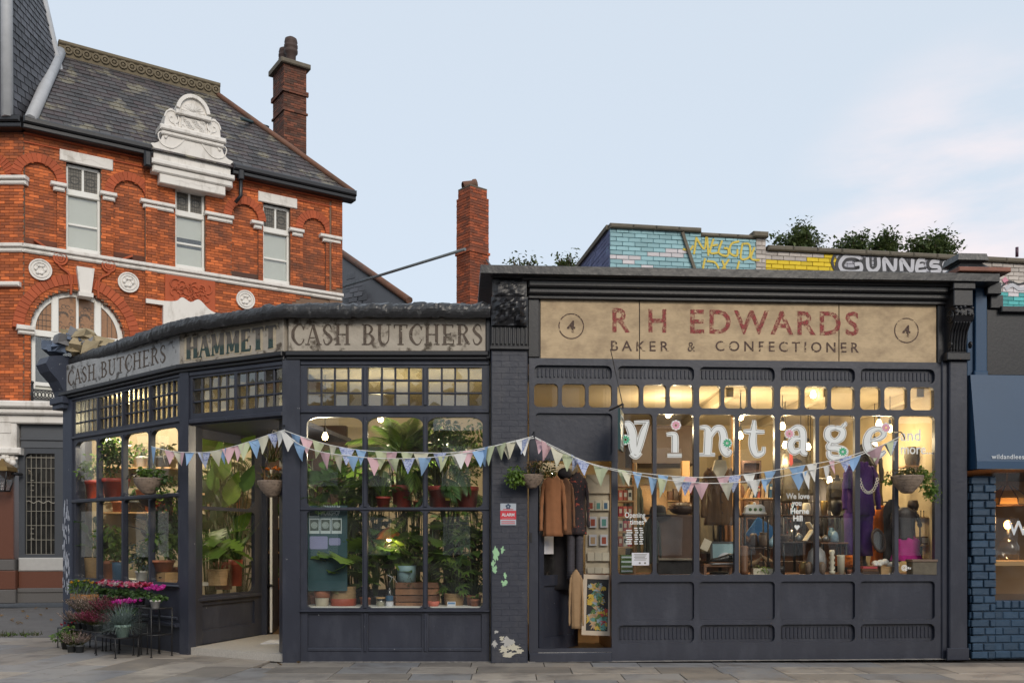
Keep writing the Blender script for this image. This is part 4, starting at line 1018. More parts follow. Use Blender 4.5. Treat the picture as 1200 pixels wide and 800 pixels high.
# windows
for k, ((a, b_), (pa, pb_)) in enumerate(zip(WU, WIN)):
    w = b_ - a; h = WZ1 - WZ0; zt = ZI - .06
    q = MB(); f = .07
    for x in (a, b_ - f): q.cbox(x, x + f, .13, .24, WZ0, WZ1, .015)
    q.cbox(a, b_, .13, .24, WZ1 - .09, WZ1, .015); q.cbox(a, b_, .10, .24, zt - .17, zt, .02); q.cbox(a, b_, .08, .24, WZ0, WZ0 + .13, .02)
    q.cbox((a + b_) / 2 - .03, (a + b_) / 2 + .03, .14, .22, zt, WZ1, .01)
    mz = WZ0 + (zt - .17 - WZ0) * .5
    q.cbox(a + f, b_ - f, .15, .22, mz - .03, mz + .03, .01)
    wn_ = q.build('window', M['white_frame'], pb)
    for x0, x1 in ((a + f, (a + b_) / 2 - .03), ((a + b_) / 2 + .03, b_ - f)):
        q = MB(); q.box(x0, x1, .19, .2, zt, WZ1 - .09); q.build('pane', M['leaded'], wn_, pm)
        q = MB(); cx, cz = (x0 + x1) / 2, (zt + WZ1 - .09) / 2
        for i in range(1, 5): q.box(x0 + (x1 - x0) * i / 5 - .006, x0 + (x1 - x0) * i / 5 + .006, .183, .19, zt, WZ1 - .09)
        for i in range(1, 6): z = zt + (WZ1 - .09 - zt) * i / 6; q.box(x0, x1, .1835, .19, z - .006, z + .006)
        ribbon(q, arc(cx, cz, .11, 0, 360, 16), [.03] * 17, .18, .006, smooth=False)
        q.build('leading', M['came'], wn_, pm)
    for j, (z0, z1, y) in enumerate(((mz, zt - .17, .19), (WZ0 + .13, mz, .175))):
        q = MB(); q.box(a + f, b_ - f, y, y + .006, z0, z1); q.build('pane', M['pubglass'], wn_, pm)
    bz = [WZ0 + .1, mz - .14 + .32, WZ0 + .1][k]
    q = MB(); q.box(a + f, b_ - f, .225, .235, bz if k == 1 else WZ0 + .1, zt - .1)
    if k == 1: q.box(a + f, b_ - f, .23, .24, WZ0, mz - .1)
    q.build('blind', M['netting'], wn_, pm)
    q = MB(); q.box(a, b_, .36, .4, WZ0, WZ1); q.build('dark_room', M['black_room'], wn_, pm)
    if k != 1:
        q = MB(); q.cbox(a - .16, b_ + .30 if k == 0 else b_ + .2, -.05, .13, WZ1 + .0, WZ1 + .30, .02); l_ = q.build('lintel', M['white'], pb)
        q = MB(); c = (a + b_) / 2
        ribbon(q, [(c + .16 * i, WZ1 + .13 + .05 * math.sin(i * 1.57)) for i in range(-3, 4)], [.02] * 7, -.055, .01); q.build('carving', M['white'], l_, pm)
# white courses
q = MB(); zc_ = ZS
q.cbox(-.02, UE + .02, -.13, .1, ZS - .10, ZS, .02); q.cbox(-.02, UE, -.07, .1, ZS - .22, ZS - .10, .03)
q.build('sill_course', M['white'], pb)
for (xa, xb) in ((59.5, 79), (117.5, 137.5), (165, 206), (240.5, 274.5), (295, 309), (340, 357), (376, 401.5)):
    q = MB(); q.cbox(pu(xa, -.1), pu(xb, -.1), -.12, .1, ZI - .10, ZI, .02); q.cbox(pu(xa) + .06, pu(xb) - .06, -.06, .1, ZI - .22, ZI - .10, .03); q.build('impost', M['white'], pb)
q = MB(); za = pz(30, 382); q.cbox(pu(19), pu(40), -.15, .2, za - .12, za, .02); q.cbox(pu(21), pu(41), -.1, .2, za - .22, za - .12, .03); q.build('impost', M['white'], pb)
for cx_, cy_, rr in ((47, 316.5, 11), (150, 331.5, 10), (287, 351.5, 9)):
    u, z = FPB.uz(cx_, cy_); r = .27
    q = MB(); q.prism(arc(u, z, r, 0, 345, 23), -.06, .1)
    for k in (.97, .72, .35): ribbon(q, arc(u, z, r * k, 0, 360, 24), [.035] * 25, -.085, .03, smooth=False)
    for i in range(6): q.ball((u + .11 * math.cos(i), -.07, z + .11 * math.sin(i * 1.05)), .045, 6, 4)
    q.build('roundel', M['white'], pb)
# carved brick scrolls beside the keystone, and the panel under the second window
q = MB()
for sx in (-1, 1):
    ribbon(q, [(kx + sx * .34, k0 - .0), (kx + sx * .36, k0 + .5), (kx + sx * .62, k0 + .72), (kx + sx * .75, k0 + 1.0), (kx + sx * 1.0, k0 + 1.18), (kx + sx * 1.22, k0 + 1.3)], [.05] * 6, -.06, .1)
    for rr in (.16, .09, .03): ribbon(q, arc(kx + sx * .6, k0 + .92, rr, 0, 360, 14), [.05] * 15, -.07, .1, smooth=False)
q.build('carved_scroll', M['redbrick'], pb)
q = MB(); a, b_ = pu(193), pu(252)
q.cbox(a, b_, -.04, .1, ZS - 1.15, ZS - .22, .01)
for i in range(26):
    t = i * .8; ribbon(q, arc(a + .25 + (b_ - a - .5) * (i / 25), ZS - .7 + .25 * math.sin(i * 1.3), .1 + .05 * math.sin(i * 2.1), i * 50, i * 50 + 250, 8), [.04] * 9, -.075, .05, smooth=False)
q.build('carved_panel', M['redbrick'], pb)
q = MB(); cxx = pu(222)
pts = [(pu(170), pz(222, 358)), (pu(190), pz(222, 358)), (pu(205), pz(222, 356)), (pu(212), pz(222, 351)), (pu(222), pz(222, 355)), (pu(232), pz(222, 351)), (pu(246), pz(222, 362)), (pu(265), pz(222, 366))]
top = [(p.x, p.y) for p in spline([(a, b_, 0) for a, b_ in pts], 5)]
q.prism([(pu(170), top[0][1] - .12)] + [(pu(190), top[0][1] - .12), (pu(190), top[0][1] - 1.6), (pu(252), top[0][1] - 1.6), (pu(252), top[-1][1] - .1), (pu(265), top[-1][1] - .1)] + top[::-1], -.14, .1)
q.build('window_head', M['white'], pb)
# ornate white gable over the second window
g = lambda px, py: (pu(px, -.25), FPB.z(px, py, -.25))
gc = (g(178, 190)[0] + g(272, 208)[0]) / 2
hw = (g(272, 208)[0] - g(178, 190)[0]) / 2
zb = (g(177, 186)[1] + g(272, 208)[1]) / 2            # foot of the gable
zs1 = (g(186, 146)[1] + g(262, 170)[1]) / 2          # upper cornice
ztop = g(227, 113)[1]
zk = g(222, 137)[1]
def half(s):
    a = [(hw * .96, zb), (hw * .96, zb + .36), (hw * 1.03, zb + .44), (hw * .99, zb + .47)]
    a += [(hw * (.74 + .25 * (1 - math.sin(R(t)))), zb + .47 + .34 * (1 - math.cos(R(t)))) for t in range(15, 91, 15)]
    a += [(hw * .74, zs1), (hw * .70, zs1 + .1)]
    a += [(hw * (.53 + .17 * math.cos(R(t))) , zs1 + .12 + .5 * math.sin(R(t))) for t in range(0, 181, 20)]
    a += [(hw * .34, zk - .05), (hw * .40, zk), (hw * .40, zk + .12)]
    return [(s * p[0], p[1]) for p in a]
rg = half(1); lf = half(-1)[::-1]
crown = [(hw * .40 * math.cos(R(t)), zk + .12 + (ztop - zk - .12) * math.sin(R(t))) for t in range(10, 171, 10)]
q = MB(); q.prism([(gc + p[0], p[1]) for p in rg + crown + lf], -.25, .25)
gb = q.build('gable', M['white'], pb)
q = MB()
q.cbox(gc - hw * 1.03, gc + hw * 1.03, -.42, .2, zb - .14, zb, .03); q.cbox(gc - hw * 1.0, gc + hw * 1.0, -.34, .2, zb - .34, zb - .14, .04)
q.cbox(gc - hw * .82, gc + hw * .82, -.29, .2, zb - .60, zb - .34, .02)
q.cbox(gc - hw * .82, gc + hw * .82, -.38, .2, zs1 - .06, zs1 + .08, .03); q.cbox(gc - hw * .78, gc + hw * .78, -.32, .2, zs1 - .18, zs1 - .06, .03)
q.cbox(gc - hw * .44, gc + hw * .44, -.38, .25, zk - .03, zk + .09, .02)
q.cbox(gc - hw * .30, gc + hw * .30, -.29, .2, zs1 + .08, zk - .05, .02)
ribbon(q, [(gc + p[0] * .96, p[1] - .03) for p in crown], [.1] * len(crown), -.33, .1, smooth=False)
q.build('gable_cornice', M['white'], gb, pm)
q = MB()
for i in range(9):
    t = R(15 + 150 * i / 8); ribbon(q, [(gc, zk + .14), (gc + .3 * math.cos(t) * hw, zk + .14 + (ztop - zk - .3) * .75 * math.sin(t))], [.03, .1], -.28, .06)
for sx in (-1, 1):
    sp = [(gc + sx * (hw * .50 + (.30 - .02 * i) * .75 * math.cos(R(i * 40))), zs1 + .34 + (.26 - .02 * i) * math.sin(R(i * 40))) for i in range(12)]
    ribbon(q, sp, [.035] * 12, -.275, .04)
    ribbon(q, [(gc + sx * .1, zb + 1.15), (gc + sx * .25, zb + .75), (gc + sx * .55, zb + .45), (gc + sx * .85, zb + .5), (gc + sx * .95, zb + .75), (gc + sx * .8, zb + .85), (gc + sx * .7, zb + .72)], [.03] * 7, -.27, .04)
    q.ball((gc + sx * .75, -.25, zb + .7), .05, 8, 5)
    ribbon(q, [(gc + sx * .4, zb + 1.0), (gc + sx * .55, zb + 1.2)], [.08, .03], -.28, .05)
for i in range(30): a_ = i * 2.4; ribbon(q, arc(gc + .3 * ((i * .618) % 1 - .5) * 1.9, (zs1 + zk) / 2 + .05 + .26 * ((i * .755) % 1 - .5), .05, R(1) * a_ * 57, a_ * 57 + 200, 5), [.02] * 6, -.305, .02, smooth=False)
q.ball((gc, -.25, zb + 1.0), .09, 8, 6, (1, .6, 1.2)); q.ball((gc, -.25, zb + .86), .06, 8, 6)
q.build('carving', M['white'], gb, pm)
q = MB()
for i in range(7): ribbon(q, [(gc - .5 + i * .16, zb - .47 + (.05 if i % 2 else 0)), (gc - .5 + (i + 1) * .16, zb - .47 + (0 if i % 2 else .05))], [.025] * 2, -.295, .02)
q.build('carving', M['white'], gb, pm)
# ---- roof
RB = 3.02; ZR = 15.95; EV = -.32
URL, URR = 1.35, UE - RB
def onroof(u, b_):       # b_ metres back from the eaves line
    return Vector((u, EV + b_, ZE + (ZR - ZE) * b_ / (RB - EV)))
BD = RB - EV
sl_len = math.hypot(BD, ZR - ZE)
def left_lim(b_): return .12 + (URL - .12) * b_ / BD
def right_lim(b_): return UE + .25 + (URR - UE - .25) * b_ / BD
q = MB()
q.add([onroof(left_lim(0), 0), onroof(right_lim(0), 0), onroof(right_lim(BD), BD), onroof(left_lim(BD), BD)], [(0, 1, 2, 3)])
p0 = Vector((UE + .25, 2 * RB + .3, ZE)); q.add([onroof(right_lim(0), 0), p0, onroof(right_lim(BD), BD)], [(0, 1, 2)])
q.add([onroof(left_lim(BD), BD), onroof(right_lim(BD), BD), p0, Vector((0, 2 * RB + .3, ZE))], [(0, 1, 2, 3)])
roof = q.build('roof', M['slate'], pb)
def slates(root, P, ll, rl, BD, sl_len, m, n_own=300, ex=.20, wd=.30, Mx=None):
    rows_ = int(sl_len / ex); L = []
    for j in range(rows_):
        b0, b1 = BD * j / rows_, BD * min(rows_, j + 1.25) / rows_
        lo, hi = ll(b0), rl(b0)
        u = lo - (wd / 2 if j % 2 else 0)
        while u < hi:
            a, c = max(u + .006, lo), min(u + wd - .006, hi)
            if c - a > .05: L.append((a, c, b0, b1))
            u += wd
    def put_(q, s_):
        a, c, b0, b1 = s_
        n = (P(0, 1) - P(0, 0)).cross(P(1, 0) - P(0, 0)).normalized()
        if n.z < 0: n = -n
        if abs(n.z) < .5 and n.y > 0: n = -n
        j = rnd.uniform(0, .008)
        c0 = [P(a, b0), P(c, b0), P(c, b1), P(a, b1)]
        lo_ = [c0[0] + n * .014, c0[1] + n * .014, c0[2] + n * .002, c0[3] + n * .002]
        hi_ = [c0[0] + n * (.03 + j), c0[1] + n * (.03 + j), c0[2] + n * .010, c0[3] + n * .010]
        q.add(lo_ + hi_, [(0, 3, 2, 1), (4, 5, 6, 7), (0, 1, 5, 4), (1, 2, 6, 5), (2, 3, 7, 6), (3, 0, 4, 7)])
    for s_ in L[:n_own]:
        q = MB(); put_(q, s_); q.build('slate', M[m], root, Mx)
    if L[n_own:]:
        q = MB()
        for s_ in L[n_own:]: put_(q, s_)
        q.build('slating', M[m], root, Mx, kind='stuff')
slates(roof, onroof, left_lim, right_lim, BD, sl_len, 'slate', 300, .235, .30, pm)
q = MB(); a, b_ = onroof(URL - .1, BD), onroof(URR + .1, BD)
q.cbox(a.x, b_.x, a.y - .12, a.y + .12, ZR + .30, ZR + .42, .03); q.cbox(a.x, b_.x, a.y - .07, a.y + .07, ZR - .05, ZR + .32, .01)
n = 18
for i in range(n):
    x = a.x + .25 + (b_.x - a.x - .4) * i / (n - 1)
    ribbon(q, arc(x, ZR + .17, .10, 0, 360, 10), [.05] * 11, a.y - .12, .06, smooth=False); q.ball((x, a.y - .08, ZR + .17), .06, 6, 4)
q.build('ridge', M['mossy'], roof, pm)
q = MB(); q.tube([onroof(right_lim(0), 0) + Vector((0, 0, .08)), onroof(right_lim(BD), BD) + Vector((0, 0, .08))], .09, 8); q.build('hip_tiles', M['terracotta'], roof, pm)
q = MB(); q.tube([onroof(.12, 0) + Vector((0, -.03, .05)), onroof(URL - .05, BD) + Vector((0, -.03, .08))], .16, 8); q.build('valley', M['lead'], roof, pm)
# gutter and eaves
u1, u2 = pu(178, -.3), pu(271, -.3)
for a, b_ in ((-.05, u1 - .02), (u2 + .05, UE + .34)):
    q = MB(); q.cbox(a, b_, -.42, -.2, ZE - .04, ZE + .13, .04); q.cbox(a, b_, -.34, .05, ZE - .16, ZE - .04, .02)
    q.build('gutter', M['paint_black'], pb)
q = MB(); q.cbox(u1 - .22, u1 - .02, -.40, -.2, ZE - .5, ZE - .05, .05); q.build('gutter_bracket', M['paint_black'], pb)
q = MB(); q.cbox(u2 + .2, u2 + .36, -.40, -.2, ZE - .3, ZE, .03); q.tube([(u2 + .28, -.3, ZE - .2), (u2 + .28, -.3, ZE - .75), (u2 + .15, -.2, ZE - .95)], .055, 6)
q.build('downpipe', M['paint_black'], pb)
# ---- turret with steep slate faces at the corner
K = Vector((-12.98, 24.2, ZE + .05)); K2 = Vector((-13.3, 24.75, 16.2))
E2 = Vector((-12.85, 27.0, 14.4)); E3 = Vector((-13.82, 27.6, 17.7))
def ext(a, b_, z): return a + (b_ - a) * ((z - a.z) / (b_.z - a.z))
Kt, Et = ext(K, K2, 20.5), ext(E2, E3, 20.5); Kb, Eb = K, ext(E2, E3, ZE)
Lb, Lt = Vector((-18.5, 24.2, ZE + .05)), Vector((-17.6, 24.9, 20.5))
q = MB()
q.add([Kb, Eb, Et, Kt], [(0, 1, 2, 3)]); q.add([Lb, Kb, Kt, Lt], [(0, 1, 2, 3)])
q.add([Lb, Lt, Lt + Vector((0, 4, 0)), Lb + Vector((0, 5, 0))], [(0, 1, 2, 3)]); q.add([Eb, Lb + Vector((0, 5, 0)), Lt + Vector((0, 4, 0)), Et], [(0, 1, 2, 3)])
q.add([Kt, Et, Lt + Vector((0, 4, 0)), Lt], [(0, 1, 2, 3)])
tr = q.build('turret_roof', M['slate_clean'], pb, I4)
def face(A, B, C, D):
    """slate a four-sided face given foot A-B and head D-C"""
    w = (B - A).length; P = lambda u, b_: (A + (D - A) * b_) * (1 - u) + (B + (C - B) * b_) * u
    return P, w
for (A, B, C, D, n_) in ((Kb, Eb, Et, Kt, 150), (Lb, Kb, Kt, Lt, 120)):
    P, w = face(A, B, C, D)
    s_ = .30 / w
    slates(tr, P, lambda b_: 0.0, lambda b_: 1.0, 1.0, (D - A).length, 'slate_clean', n_, .22, s_, I4)
q = MB(); q.tube([Kb + Vector((0, -.05, 0)), Kt + Vector((0, -.05, 0))], .15, 8); q.tube([Eb, Et], .11, 8); q.build('lead_hip', M['lead'], tr, I4)
# ---- left return wall, to the edge of the picture
UL = -6.0
q = MB(); q.box(UL, 0, .022, .4, ZG, ZE); q.build('wall', M['mortar'], pb, FP2.M)
def d2(u, z):
    if u > -.02: return None
    a = FP2.u(-14); 
    c = FP2.u(-17); r = FP2.u(8) - c
    return 0.0
bl = [b_ for b_ in bricklay(-1.9, 0.0, ZG, ZE - .05, d2, .235, .079)]
q = MB()
for (a, b_, d, z0, z1) in bl: q.cbox(a, b_, d, d + .03, z0, z1, .004)
q.build('brickwork', M['brick'], pb, FP2.M, kind='stuff')
q = MB(); c = FP2.u(-17); r = FP2.u(8) - c; n = 12
for i in range(n): q.prism(arc(c, AZ1[0] - r, r + .23, 90 * i / n + .6, 90 * (i + 1) / n - .6, 2) + arc(c, AZ1[0] - r, r, 90 * (i + 1) / n - .6, 90 * i / n + .6, 2), -.012, .1)
q.build('arch_ring', M['redbrick'], pb, FP2.M)
q = MB(); q.cbox(UL, .03, -.13, .1, ZS - .10, ZS, .02); q.cbox(UL, .02, -.07, .1, ZS - .22, ZS - .10, .03); q.build('sill_course', M['white'], pb, FP2.M)
q = MB(); q.cbox(-1.2, FP2.u(32), -.12, .1, ZI - .10, ZI, .02); q.cbox(-1.2, FP2.u(31), -.06, .1, ZI - .22, ZI - .10, .03); q.build('impost', M['white'], pb, FP2.M)
q = MB(); z = FP2.z(10, 331); q.cbox(-1.2, FP2.u(25), -.14, .1, z - .12, z, .03); q.build('impost', M['white'], pb, FP2.M)
q = MB(); q.cbox(UL, .1, -.42, -.2, ZE - .04, ZE + .13, .04); q.cbox(UL, .1, -.34, .05, ZE - .16, ZE - .04, .02); q.build('gutter', M['paint_black'], pb, FP2.M)
# ---- ground floor of white stone, grey fascia and brown granite
GF = Facet(-12.75, 24.4, R(8))
gz = lambda px, py: GF.z(px, py)
z1, z2, z3 = gz(30, 473), gz(30, 497), gz(30, 528)
q = MB()
q.cbox(-3, 3.4, -.45, .6, gz(30, 480), gz(30, 472), .04); q.cbox(-3, 3.4, -.35, .6, gz(30, 487), gz(30, 480), .04); q.cbox(-3, 3.4, -.22, .6, gz(30, 497), gz(30, 487), .03)
q.build('stone_cornice', M['white'], pb, GF.M)
q = MB(); q.cbox(GF.u(24), 3.4, -.02, .5, gz(30, 525), gz(30, 497), .02); q.cbox(GF.u(24), 3.4, -.06, .0, gz(30, 516), gz(30, 513), .02); q.build('fascia', flat('grey_fascia', (0.075, 0.08, 0.09), .5), pb, GF.M)
q = MB(); a, b_ = GF.u(-30), GF.u(22.5)
q.cbox(a, b_, -.18, .4, gz(10, 528), gz(10, 491), .02); q.cbox(a, b_ + .12, -.28, .4, gz(10, 533), gz(10, 525), .04); q.cbox(a, b_ - .05, -.16, .4, gz(10, 548), gz(10, 533), .04)
q.prism([(GF.u(3), gz(10, 508)), (GF.u(16), gz(10, 508)), (GF.u(16), gz(10, 495)), (GF.u(3), gz(10, 495))], -.2, .1)
for i in range(18): q.ball((b_ - rnd.uniform(.0, .75), -.17, gz(10, 541) + rnd.uniform(-.12, .12)), rnd.uniform(.04, .09), 6, 4)
q.build('capital', M['white'], pb, GF.M)
q = MB(); q.cbox(a, b_ - .1, -.12, .4, gz(10, 655), gz(10, 548), .02); q.build('granite_pier', M['granite'], pb, GF.M)
q = MB(); q.cbox(a, b_ - .05, -.2, .4, gz(10, 668), gz(10, 655), .02); q.cbox(a, b_, -.26, .4, 0, gz(10, 690), .02); q.build('pier_base', M['granite_grey'], pb, GF.M)
q = MB(); q.cbox(a, b_ - .02, -.22, .4, gz(10, 690), gz(10, 668), .02); q.build('granite_plinth', M['granite'], pb, GF.M)
x0, x1 = GF.u(22), GF.u(110)
q = MB(); q.cbox(x0, 3.4, -.05, .3, gz(40, 669), gz(40, 653), .03); q.build('sill', M['pale_stone'], pb, GF.M)
q = MB(); q.cbox(x0, 3.4, -.02, .3, gz(40, 690), gz(40, 669), .01); q.build('granite_plinth', M['granite'], pb, GF.M)
q = MB(); q.cbox(x0, 3.4, -.12, .3, gz(40, 694), gz(40, 688.5), .02); q.build('plinth_ledge', M['granite_grey'], pb, GF.M)
q = MB(); q.cbox(x0, 3.4, -.10, .3, 0, gz(40, 694), .01); q.build('plinth', M['granite_grey'], pb, GF.M)
wl, wr, wt, wb = GF.u(29), GF.u(64), gz(46, 531), gz(46, 649)
H = [rrect(wl, wr, wb, wt, .12, 4, (0, 0, 0, 1))]
plate([(x0, gz(40, 653)), (3.4, gz(40, 653)), (3.4, gz(30, 525)), (x0, gz(30, 525))], H, .0, .2).build('window_surround', flat('dark_grey_frame', (0.05, 0.055, 0.065), .45), pb, GF.M)
q = MB(); q.box(wl, wr, .17, .18, wb, wt); gw = q.build('leaded_window', M['black_room'], pb, GF.M)
q = MB()
for i in range(6):
    for j in range(7):
        a_, c_ = wl + (wr - wl) * i / 6, wl + (wr - wl) * (i + 1) / 6; d_, e_ = wb + (wt - wb) * j / 7, wb + (wt - wb) * (j + 1) / 7
        q.box(a_, c_, .12, .126, d_, e_)
q.build('pane', M['pubglass'], gw, GF.M, kind='stuff')
q = MB()
for i in range(7): x = wl + (wr - wl) * i / 6; q.cbox(x - .007, x + .007, .10, .12, wb, wt, .003)
for j in range(8): z = wb + (wt - wb) * j / 7; q.cbox(wl, wr, .099, .119, z - .007, z + .007, .003)
for z in (wt - .1,): q.cbox(wl, wr, .098, .118, z - .012, z + .012, .004)
ribbon(q, [(wl + (wr - wl) * i / 12, wb + (wt - wb) * .52 + .03 * math.sin(i * 1.6)) for i in range(13)], [.022] * 13, .097, .015)
for z in (.15, .2, .25, .63, .68, .73):
    x = wl + (wr - wl) * .2; q.cbox(x - .04, x + .04, .096, .115, wb + (wt - wb) * z, wb + (wt - wb) * z + .02, .004)
q.build('leading', M['came_pale'], gw, GF.M)
# lantern on the pier
p = W(3, 552, 23.9)
lt = thing('wall_lantern', 'old brass wall lantern on the granite pier at the picture edge', 'lantern', p)
q = MB(); q.loft([[(sx * r, sy * r, z) for sx, sy in ((-1, -1), (1, -1), (1, 1), (-1, 1))] for r, z in ((.26, .0), (.24, .1), (.05, .26), (.02, .32))], smooth=False)
q.build('lantern_cap', flat('dull_brass', (0.25, 0.16, 0.06), .4, metal=.7), lt, WM[lt.name])
q = MB()
for sx in (-1, 1):
    for sy in (-1, 1): q.tube([(sx * .22, sy * .22, 0), (sx * .12, sy * .12, -.5)], .018, 5)
q.tube([(-.12, -.12, -.5), (.12, -.12, -.5), (.12, .12, -.5), (-.12, .12, -.5), (-.12, -.12, -.5)], .02, 5)
q.tube([(.2, .1, -.05), (.28, .4, -.05)], .04, 6); q.build('lantern_frame', M['iron'], lt)
q = MB(); q.loft([[(sx * r, sy * r, z) for sx, sy in ((-1, -1), (1, -1), (1, 1), (-1, 1))] for r, z in ((.20, -.01), (.115, -.48))], smooth=False); q.build('pane', M['pubglass'], lt)
# ---- chimney of the brick building
def stack(name, root, px, ytop, Y, wl_, wr_, zbase, m, mm, ang, cap):
    """square chimney with its corner towards the viewer; returns (matrix, corner)"""
    c = W(px, ytop, Y); Mx = Matrix.Translation((c.x, c.y, 0)) @ Matrix.Rotation(ang, 4, 'Z'); zt = c.z
    I = Mx.inverted()
    return Mx, zt
Mx, zt = stack('c', pb, 332.5, 70, 31.5, 0, 0, 0, 0, 0, R(33.8), 0)
CW, CD = .80, 1.05     # right face width, left face depth
def stackbricks(root, Mx, w, d, z0, z1, m, mm, bands, C=.0765, own=300, L=.228):
    q = MB(); q.box(.012, w - .012, .012, d - .012, z0, z1); core = q.build('core', M[mm], root, Mx)
    lst = [(Mx, b_) for b_ in bricklay(0, w, z0, z1, lambda u, z: 0.0, L, C)]
    M2 = Mx @ T(0, 0, 0, R(-90)) @ T(-d, 0, 0)
    lst += [(M2, b_) for b_ in bricklay(0, d, z0, z1, lambda u, z: 0.0, L, C)]
    lst.sort(key=lambda t: -t[1][3])
    qs = {0: MB()}
    for i, (mx, (a, b_, dd, za, zb_)) in enumerate(lst):
        off = sum(o for (lo, hi, o) in bands if lo <= za < hi)
        q = MB() if i < own else qs[0]
        q.cbox(a - (off if a < .01 else 0), b_ + off, dd - off, dd + .03, za, zb_, .004, None if i < own else mx)
        if i < own: q.build('brick', M[m], root, mx)
    if qs[0].v: qs[0].build('brickwork', M[m], root, I4, kind='stuff')
    for k in range(2):
        mx = Mx @ (T(w, 0, 0, R(90)) if k == 0 else T(w, d, 0, R(180)))
        q = MB()
        for (a, b_, dd, za, zb_) in bricklay(0, d if k == 0 else w, z0, z1, lambda u, z: 0.0, .5, .16): q.cbox(a, b_, dd, dd + .03, za, zb_, .004)
        q.build('brickwork', M[m], root, mx, kind='stuff')
chm = q = MB(); q.box(.1, .2, .1, .2, 12.5, 12.6)
ch = q.build('chimney', M['stockbrick'], pb, Mx)
z0 = zt - 4.3
stackbricks(ch, Mx, CW, CD, z0, zt - .12, 'stockbrick', 'mortar_dark', [(zt - 1.06, zt - .96, .06), (zt - 1.75, zt - 1.68, .04)], .079, 250, .235)
q = MB(); q.cbox(-.12, CW + .12, -.12, CD + .12, zt - .12, zt + .04, .03); q.build('cap_stone', M['coping'], ch, Mx)
for (x, y, h) in ((.34, .24, .92), (.34, .78, .80)):
    q = MB(); r = .20
    q.lathe([(r * .8, 0), (r * .85, h * .35), (r * 1.15, h * .42), (r * 1.15, h * .52), (r * .95, h * .55), (r * 1.15, h * .6), (r * 1.15, h * .7), (r * .95, h * .73), (r * 1.12, h * .8), (r * 1.0, h * .93), (r * .5, h), (.01, h)], 14, T(x, y, zt + .03))
    q.build('chimney_pot', M['sooty_pot'] if 'sooty_pot' in M else flat('sooty_pot', (0.06, 0.036, 0.03), .7), ch, Mx)
# stay bar to the chimney
q = MB(); q.tube([W(283, 139, 29), W(314, 149, 31.4)], .05, 6); q.build('stay_bar', flat('green_iron', (0.03, 0.06, 0.07), .5), pb, I4)
# ---- slate roofed house behind
sh = thing('slate_house', 'slate roofed house showing only its sloping end behind the brick building', 'house', W(440, 640, 36))
A, B, C_, D_ = W(398, 296, 38), W(480, 354, 33), W(480, 420, 33), W(398, 420, 38)
q = MB(); A2, B2 = W(340, 300, 36.4), W(340, 420, 35)
q.add([A, B, W(480, 420, 33), W(340, 420, 34), W(340, 300, 37.6)], [(4, 3, 2, 1, 0)])
q.add([A, B, W(480, 420, 33), W(398, 420, 38) + Vector((0, 4, 0)), A + Vector((1.5, 5, -2))], [(0, 1, 2, 3, 4)])
h = q.build('roof', M['slate_clean'], sh, I4)
q = MB(); Pn = lambda u, b_: W(340, 420, 34) + (W(480, 420, 33) - W(340, 420, 34)) * u + Vector((0, 3.4 * b_ * (1 - u) + .0, 3.7 * b_))
slates(h, Pn, lambda b_: .4, lambda b_: max(.4, 1.0 - .56 * b_), 1.0, 4.4, 'slate_clean', 120, .24, .09, I4)
q = MB(); q.tube([A + Vector((0, -.05, .05)), B + Vector((0, -.05, .05))], .13, 8); q.build('ridge_tiles', M['terracotta'], h, I4)
q = MB(); z_ = W(480, 420, 33).z
q.box(W(340, 0, 36).x, W(480, 0, 33).x, 34.2, 38, 0, z_); q.build('wall', M['stockbrick'], sh, I4)
# ---- free standing stack and its stay
cs = thing('chimney_stack', 'tall square orange brick chimney with a fallen pot standing behind the butcher sign', 'chimney', W(551, 700, 26) * Vector((1, 1, 0)) if False else Vector((W(551, 0, 26).x, 26, 0)))
Mx, zt = stack('s', cs, 551, 217, 26, 0, 0, 0, 0, 0, R(40), 0)
CW, CD = .60, .56
z0 = EYE + (HZ - 356) * 26 / FPX
stackbricks(cs, Mx, CW, CD, z0, zt, 'chimbrick', 'mortar', [(-9, zt - .30, .035), (EYE + (HZ - 294) * 26 / FPX - .05, EYE + (HZ - 294) * 26 / FPX + .02, .03)], .076, 300, .2)
q = MB(); q.box(-.02, CW + .02, -.02, CD + .02, 0, z0); q.build('flue_base', M['chimbrick'], cs, Mx)
q = MB(); q.box(.0, CW, .0, CD, zt, zt + .03); q.build('mortar_cap', M['coping'], cs, Mx)
q = MB(); q.lathe([(.11, -.3), (.13, -.28), (.12, 0), (.15, .03), (.15, .1), (.11, .1), (.09, -.28)], 12, T(.28, .25, zt + .15, R(-20)) @ Matrix.Rotation(R(75), 4, 'Y')); q.build('fallen_pot', M['terracotta'], cs, Mx)
st = thing('stay_rod', 'thin grey iron rod running down from the tall chimney past the brick building', 'rod', W(541, 294, 25.8))
q = MB(); q.tube([W(545, 292, 25.7), W(398, 337, 31)], .045, 6); q.build('rod', flat('grey_iron', (0.16, 0.18, 0.19), .5), st, I4)
q = MB(); q.tube([W(570, 304, 26.2), W(585, 326, 24)], .025, 6); q.build('rod', M['grey_iron'], st, I4)
